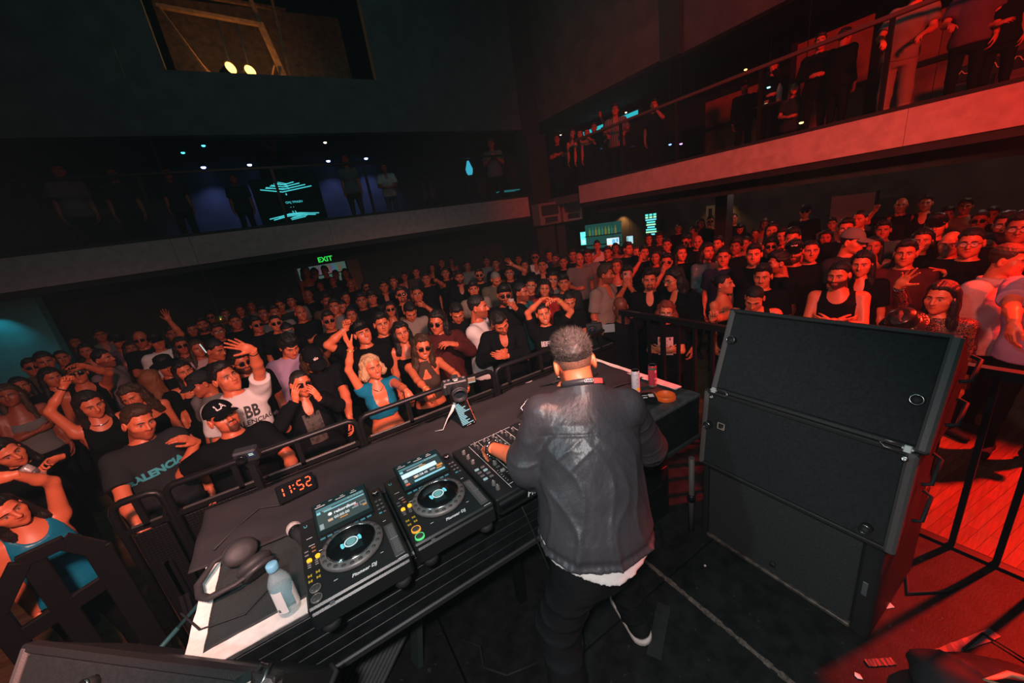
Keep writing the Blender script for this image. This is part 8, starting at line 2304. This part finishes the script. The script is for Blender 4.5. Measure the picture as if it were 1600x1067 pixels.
# ---- the dim back of the floor: too dark to tell one from another
DIM = 'crowd in the dark back of the dance floor'
dim_px = [(392, 478), (412, 490), (429, 489), (523, 479), (540, 465), (564, 474), (535, 480), (510, 470), (482, 462), (455, 470), (437, 478), (375, 485), (352, 492), (330, 495), (300, 515), (284, 540), (270, 522), (220, 530), (205, 545), (135, 548),
          (118, 535), (80, 590), (70, 565), (14, 618), (500, 445), (520, 440), (548, 445), (572, 448), (615, 440), (632, 432), (650, 425), (675, 418), (690, 412), (705, 408), (730, 415), (760, 408), (775, 412), (810, 405), (820, 415), (858, 398), (868, 405), (905, 405), (918, 400), (950, 395), (962, 388),
          (478, 425), (492, 428), (508, 424), (525, 430), (540, 427), (1025, 402), (1030, 372), (1090, 378), (1095, 350), (1165, 380), (1180, 365), (1195, 350), (1222, 370), (1290, 372), (1300, 350), (1365, 385), (1380, 360), (1390, 345), (1425, 345), (1480, 335), (1530, 345), (1550, 335), (1130, 402), (1150, 385), (1205, 385)]
rd = random.Random(21)
hs_m = [('short', 'black'), ('fade', 'black'), ('side', 'black'), ('quiff', 'black'), ('curly', 'black'), None]
hs_f = [('long', 'black'), ('bun', 'black'), ('long', 'brown'), ('shoulder', 'black')]
LANDMARKS = [((290, 540), 'beyond the grey cap'), ((120, 545), 'near the mauve tee'), ((40, 600), 'in the dark corner by the teal pillar'), ((400, 480), 'above the mirrored shades'), ((340, 500), 'beyond the raised palm'), ((500, 425), 'before the lit bar doorway'), ((560, 446), 'beside the bar door'),
    ((520, 476), 'above the bent-armed sunglasses'), ((635, 430), 'above the wide sunglasses'), ((700, 410), 'under the middle of the far balcony'), ((770, 408), 'below the corner lamp'), ((840, 402), 'near the white shirt and shades'), ((910, 400), 'before the back bar'), ((956, 392), 'below the bright monitor'),
    ((1028, 385), 'under the tall menu screen'), ((1092, 362), 'near the framed notice'), ((1155, 385), 'under the amber wall light'), ((1205, 362), 'near the woman in choker'), ((1295, 360), 'before the red partition'), ((1375, 360), 'beyond the bearded tank top'), ((1428, 345), 'beyond the lifted fishnet arm'), ((1520, 342), 'by the dark side wall')]
HN = {'short': 'short hair', 'fade': 'faded hair', 'side': 'side-parted hair', 'quiff': 'swept-up hair', 'curly': 'curly hair', 'long': 'long hair', 'bun': 'tied-up hair', 'shoulder': 'shoulder-length hair', None: 'bald head'}
used = {}
for q in dim_px:
    fem = rd.random() < 0.35
    tp_ = (('tee', 'cami')[fem and rd.random() < .5], rd.choice(['black', 'black', 'charcoal', 'navy', 'brown', 'grey']))
    hr_ = rd.choice(hs_f if fem else hs_m); gl_ = 'sun' if rd.random() < 0.12 else None
    mark = min(LANDMARKS, key=lambda l: math.hypot(l[0][0] - q[0], l[0][1] - q[1]))[1]
    lab = '%s with %s%s in %s %s, back rows %s' % ('woman' if fem else 'man', (hr_[1] + ' ' if hr_ and hr_[1] != 'black' else '') + HN[hr_[0] if hr_ else None], ' and shades' if gl_ else '', {'black': 'black', 'charcoal': 'charcoal', 'navy': 'navy', 'brown': 'brown', 'grey': 'grey'}[tp_[1]], 'top' if fem else 'tee', mark)
    lab = lab.replace('dark mid-grey', 'grey')
    n_ = used.get(lab, 0); used[lab] = n_ + 1
    if n_: lab = lab.replace('back rows', ('farther back', 'farthest', 'last', 'hindmost')[n_ - 1])
    lab = lab.replace('by the teal pillar', '') if len(lab.split()) > 16 else lab
    if len(lab.split()) > 16: lab = lab.replace('back rows ', '')
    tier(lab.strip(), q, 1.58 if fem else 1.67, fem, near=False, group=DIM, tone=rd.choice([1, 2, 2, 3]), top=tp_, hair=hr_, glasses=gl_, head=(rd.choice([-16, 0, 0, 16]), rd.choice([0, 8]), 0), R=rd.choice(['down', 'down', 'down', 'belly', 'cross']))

# ---- on the balconies
BG = 'people on the balconies'
def bal_r(label, px, X, female=False, **k):
    p = at(px[0], px[1], 0, X); k.setdefault('near', False)
    k.setdefault('R', 'down'); k.setdefault('L', 'down')
    return person(label, pos=(p.x, p.y), z=p.z, floor=2.98 if not k.pop('seat', False) else p.z - 1.25, female=female, group=BG, **k)
def bal_f(label, px, Y, female=False, **k):
    p = at(px[0], px[1], 1, Y); k.setdefault('near', False)
    k.setdefault('R', 'down'); k.setdefault('L', 'down')
    return person(label, pos=(p.x, p.y), z=p.z, floor=2.85, female=female, group=BG, **k)
bal_r('man in striped shirt on the side balcony beside the glass corner', (961, 172), 7.25, tone=2, top=('shirt', mat('stripes', (0.08, 0.07, 0.075), 0.7)), hair=('curly', 'black'), R='rail', L='rail')
st_ = MATS['stripes']; nt = st_.node_tree
tc_ = nt.nodes.new('ShaderNodeTexCoord'); wv = nt.nodes.new('ShaderNodeTexWave'); wv.inputs['Scale'].default_value = 9; wv.bands_direction = 'X'
cr = nt.nodes.new('ShaderNodeValToRGB'); cr.color_ramp.interpolation = 'CONSTANT'; cr.color_ramp.elements[0].color = (0.02, 0.02, 0.025, 1); cr.color_ramp.elements[1].color = (0.42, 0.36, 0.34, 1); cr.color_ramp.elements[1].position = 0.72
nt.links.new(tc_.outputs['Object'], wv.inputs['Vector']); nt.links.new(wv.outputs['Fac'], cr.inputs['Fac']); nt.links.new(cr.outputs['Color'], nt.nodes['Principled BSDF'].inputs['Base Color'])
bal_r('man with arm up to his head behind the striped shirt', (1022, 165), 7.6, tone=1, top=('tee', 'black'), hair=('short', 'black'), L='chin')
bal_r('woman with long dark hair clasping her hands on the side balcony', (956, 191), 7.45, True, tone=1, top=('tee', 'black'), hair=('long', 'black'), R='chest', L='chest')
bal_r('person lifting one arm straight up before the teal light box', (928, 200), 7.5, tone=2, top=('tee', 'black'), hair=('short', 'black'), L='fist_up')
bal_r('woman in strappy black dress drinking, side balcony corner', (917, 208), 7.2, True, tone=1, top=('cami', 'black'), hair=('bun', 'black'), L='drink')
bal_r('woman in strapless dark dress beside the drinking woman', (906, 210), 7.2, True, tone=1, top=('cami', 'navy'), hair=('long', 'black'))
bal_r('woman in black dress with light hair near the corner column', (895, 210), 7.3, True, tone=1, top=('cami', 'black'), hair=('long', 'brown'))
bal_r('dark man folding his arms at the balcony corner', (870, 218), 7.3, tone=2, top=('tee', 'black'), hair=('short', 'black'), R='cross', L='cross')
bal_r('woman in black standing with phone light before the brown screen wall', (1208, 104), 7.7, True, tone=1, top=('long', 'black'), hair=('long', 'black'), R='belly', L='phone')
bal_r('woman with long hair sitting below the standing woman with phone', (1241, 138), 7.4, True, tone=1, top=('tee', 'charcoal'), hair=('long', 'brown'), R='belly', seat=True)
bal_r('dark figure with cap at the end of the brown screen wall', (1164, 136), 8.2, tone=3, top=('long', 'black'), hair=('short', 'black'), hat=('cap', 'black'))
bal_r('dark-clothed man with forearm lit red, before the tall brown screen', (1282, 66), 7.3, tone=1, top=('long', 'black'), hair=('short', 'black'), R='belly', L='belly')
bal_r('big man in black with his back turned on the side balcony', (1320, 58), 7.2, tone=2, fat=1.15, top=('jacket', 'black'), hair=('short', 'black'), yaw=140)
bal_r('man in pale tee and pale trousers leaning at the side balcony rail', (1437, -18), 7.0, tone=0, top=('tee', 'beige'), legs=('loose', 'beige'), hair=('short', 'brown'), R='rail', L='rail', lean=(6, 8))
bal_r('dark person beyond the pale trousers with hand on the rail', (1535, -40), 7.1, tone=1, top=('tee', 'purple'), hair=('short', 'black'), R='rail')
bal_r('dark person at the frame edge on the side balcony', (1585, -30), 7.2, True, tone=1, top=('tee', 'black'), hair=('long', 'black'), R='belly')
bal_f('large dark man standing above the logo screen on the far balcony', (421, 222), 10.4, tone=3, fat=1.2, top=('jacket', 'black'), hair=('short', 'black'))
bal_f('woman in pale short dress behind the far balcony glass', (539, 250), 9.7, True, tone=1, top=('tee', 'grey'), legs=('skin', 'brown'), hair=('long', 'brown'))
bal_f('man in white shirt and light trousers behind the far balcony glass', (600, 262), 9.7, tone=2, top=('shirt', 'white'), legs=('jeans', 'denim'), hair=('short', 'black'), R='belly', L='belly', lean=(8, 0))
bal_f('dim woman seated low on the far balcony before the dark wall', (666, 276), 10.6, True, tone=2, top=('tee', 'grey'), hair=('long', 'black'))
bal_f('dim person with raised hands on the far balcony near the corner', (767, 225), 9.5, tone=1, top=('tee', 'grey'), hair=('short', 'black'), R='chest', L='chest')
bal_f('dim person in mauve at the dark end of the far balcony', (92, 268), 9.9, tone=2, top=('tee', 'mauve'), hair=('short', 'black'))
bal_f('dim bearded man at the dark end of the far balcony', (176, 273), 9.9, tone=2, top=('tee', 'charcoal'), hair=('short', 'black'), beard='full')
bal_f('dim person with long hair left of the blue downlights', (262, 272), 9.9, True, tone=2, top=('tee', 'charcoal'), hair=('long', 'black'))
bal_f('dim person under the blue downlights on the far balcony', (365, 280), 9.9, tone=2, top=('tee', 'navy'), hair=('short', 'black'))

# ---- things in hands
def held(name, label, cat, px, Z, build, rot=(0, 0, 0), sc=1.0):
    p = px if isinstance(px, Vector) else at(px[0], px[1], 2, Z)
    t = thing(name, label, cat, p); t.rotation_euler = [math.radians(a) for a in rot]; t.scale = (sc, sc, sc)
    build(t); return t
def hand_pos(info, sd, off=(0.01, -0.034, 0.075)):
    bpy.context.view_layer.update()
    a = info['A'][sd]; o = np.array(off); o[0] *= 1 if sd == 'R' else -1
    return info['root'].matrix_world @ Vector(a['W'] + a['Rhand'] @ o)
def b_can(t):
    MB().lathe([(0.0, 0.0), (0.024, 0.0), (0.029, 0.008), (0.029, 0.11), (0.024, 0.118), (0, 0.118)], 18).build('body', mat('can_pale', (0.55, 0.45, 0.44), 0.3, 0.3, noise=(60, 0.5)), t)
    MB().lathe([(0.0293, 0.035), (0.0293, 0.07), (0.0288, 0.07), (0.0288, 0.035)], 18, None, True).build('label_band', mat('can_label', (0.10, 0.09, 0.09), 0.4), t)
held('drink_can', 'pale drink can tilted in the hand beside the blue satin top', 'can', hand_pos(canw, 'L') - Vector((0.03, 0.03, 0.05)), 0, b_can, (10, -25, 0), 1.0)
def b_cup(t):
    MB().lathe([(0.0, 0.004), (0.026, 0.0), (0.028, 0.003), (0.038, 0.12), (0.036, 0.12), (0.027, 0.006), (0.0, 0.008)], 20).build('cup_wall', mat('clear_cup', (0.75, 0.72, 0.72), 0.06, alpha=0.35, spec=0.8), t)
    MB().lathe([(0.0, 0.006), (0.026, 0.006), (0.032, 0.07), (0, 0.07)], 16).build('drink', mat('drink', (0.35, 0.30, 0.30), 0.2, alpha=0.6), t)
held('clear_cup', 'clear plastic cup in the raised hand of the man in black hood', 'cup', hand_pos(cupm, 'L') - Vector((0, 0, 0.06)), 0, b_cup, (0, 8, 0), 1.0)
def b_phone(t):
    MB().box((-0.037, -0.004, -0.075), (0.037, 0.004, 0.075), 0.004).build('case', mat('phone_pink', (0.70, 0.30, 0.24), 0.4), t)
    MB().box((-0.030, -0.0065, 0.035), (0.002, -0.004, 0.068), 0.003).build('lens_plate', mat('phone_plate', (0.45, 0.20, 0.16), 0.3), t)
    for x, z in ((-.022, .06), (-.022, .044), (-.007, .052)): MB().lathe([(0.006, 0), (0.006, .002), (0, .002)], 10, Matrix.Translation((x, -0.0065, z)) @ Matrix.Rotation(PI/2, 4, 'X')).build('lens', M_gloss, t)
pp = (hand_pos(phom, 'L') + hand_pos(phom, 'R'))/2
held('phone', 'pale phone held upright before a face, camera lenses towards the booth', 'phone', pp + Vector((0, 0, 0.045)), 0, b_phone, (0, 0, -math.degrees(math.atan2(pp.x, pp.y))), 1.15)
def b_cam(t):
    MB().box((-0.065, -0.03, -0.04), (0.065, 0.03, 0.045), 0.008).build('camera_body', M_cam, t)
    MB().box((-0.02, -0.02, 0.045), (0.03, 0.02, 0.062), 0.004).build('viewfinder', M_cam, t)
    l = MB().lathe([(0.036, 0), (0.040, .02), (0.040, .06), (0.036, .066), (0.030, .055), (0, .05)], 24, Matrix.Translation((-0.015, -0.03, 0)) @ Matrix.Rotation(PI/2, 4, 'X')).build('lens', M_cam, t)
    MB().lathe([(0.030, .056), (0.0, .058)], 20, Matrix.Translation((-0.015, -0.03, 0)) @ Matrix.Rotation(PI/2, 4, 'X')).build('front_glass', mat('lens_glass', (0, 0, 0)), l)
    MB().box((0.070, -0.036, -0.035), (0.165, -0.028, 0.035), 0.003).build('flip_screen', mat('flip_grey', (0.20, 0.23, 0.24), 0.35), t)
cp = hand_pos(camm, 'R') + Vector((0, 0, 0.03))
held('camera', 'black camera with grey flip screen held up behind the booth', 'camera', cp, 0, b_cam, (0, 0, -math.degrees(math.atan2(cp.x, cp.y)) ), 1.25)
for q, lab in (((312, 538), 'white strip of light on a wristband beside the raised palm'),):
    p = at(q[0], q[1], 2, 1.66)
    t = thing('light_stick', lab, 'light', p - Vector((p.x, p.y, 0)).normalized()*0.12)
    for k in (0, 1): MB().bar((0.05*k, 0, 0.02), (0.05*k + 0.03, 0, -0.10), 0.010).build('strip', emat('stick_white', (0.6, 0.85, 0.8), 0.8), t)
dp = at(346, 500, 1, 9.2)
t = thing('mirror_ball', 'small gold mirror ball hanging over the dark crowd', 'ball', at(345, 499, 1, 7.0))
MB().lathe([(0.0, -0.06)] + [(0.06*math.sin(a), -0.06*math.cos(a)) for a in [PI*i/10 for i in range(1, 10)]] + [(0, 0.06)], 20).build('ball', mat('gold_ball', (0.75, 0.42, 0.10), 0.25, 0.9, noise=(70, 0.9)), t)
MB().bar((0, 0, 0.05), (0, 0, 9.0 - t.location.z), 0.004).build('wire', M_metal, t)
# printed patches on two tees
def jag_patch(w, h, seed, n=26):
    r = random.Random(seed); m = MB()
    for i in range(n):
        x, y = r.uniform(-w, w), r.uniform(-h, h); s = r.uniform(0.008, 0.022)
        m.add([(x + s*r.uniform(.5, 1)*math.cos(a), y + s*r.uniform(.5, 1.2)*math.sin(a), 0) for a in (0.2, 1.5, 2.8, 4.2, 5.3)], [(0, 1, 2, 3, 4)])
    return m.mesh('patch')
def grid_patch(w, h, n=8):
    v, f = cloth_grid(n, n, lambda a, b: ((a - .5)*2*w, (b - .5)*2*h, 0)); return MB().add(v, f).mesh('patch')

print_on(rc, me=grid_patch(0.085, 0.11), z=1.24, color=(0.62, 0.30, 0.28), name='shirt_print')
print_on(rc, me=jag_patch(0.07, 0.09, 3), z=1.24, color=(0.20, 0.03, 0.05), name='shirt_marks')
print_on(wp, me=grid_patch(0.115, 0.06), z=1.27, color=(0.66, 0.50, 0.50), name='shirt_print')
print_on(wp, me=jag_patch(0.10, 0.045, 5, 16), z=1.27, color=(0.03, 0.02, 0.02), name='shirt_marks')

print_on(cw, me=grid_patch(0.075, 0.15), z=1.22, color=(0.05, 0.040, 0.032), name='patterned_top')
print_on(cw, me=jag_patch(0.065, 0.13, 8, 30), z=1.22, color=(0.02, 0.018, 0.015), name='shirt_marks')
for o in bpy.data.objects:
    if o.name.startswith('shirt_marks'):
        for v in o.data.vertices: v.co.y -= 0.003

link('glitter_rim', MB().tube([(0.128*math.cos(2*PI*i/40), 0.012 + 0.148*math.sin(2*PI*i/40), 0.022) for i in range(40)], 0.008, 8, closed=True).mesh('glitter_rim'), mat('rim_teal', (0.10, 0.75, 0.75), 0.2, 0.7, noise=(160, 0.9), bump=(220, 1.0)), hatp['root'], hatp['HM'])
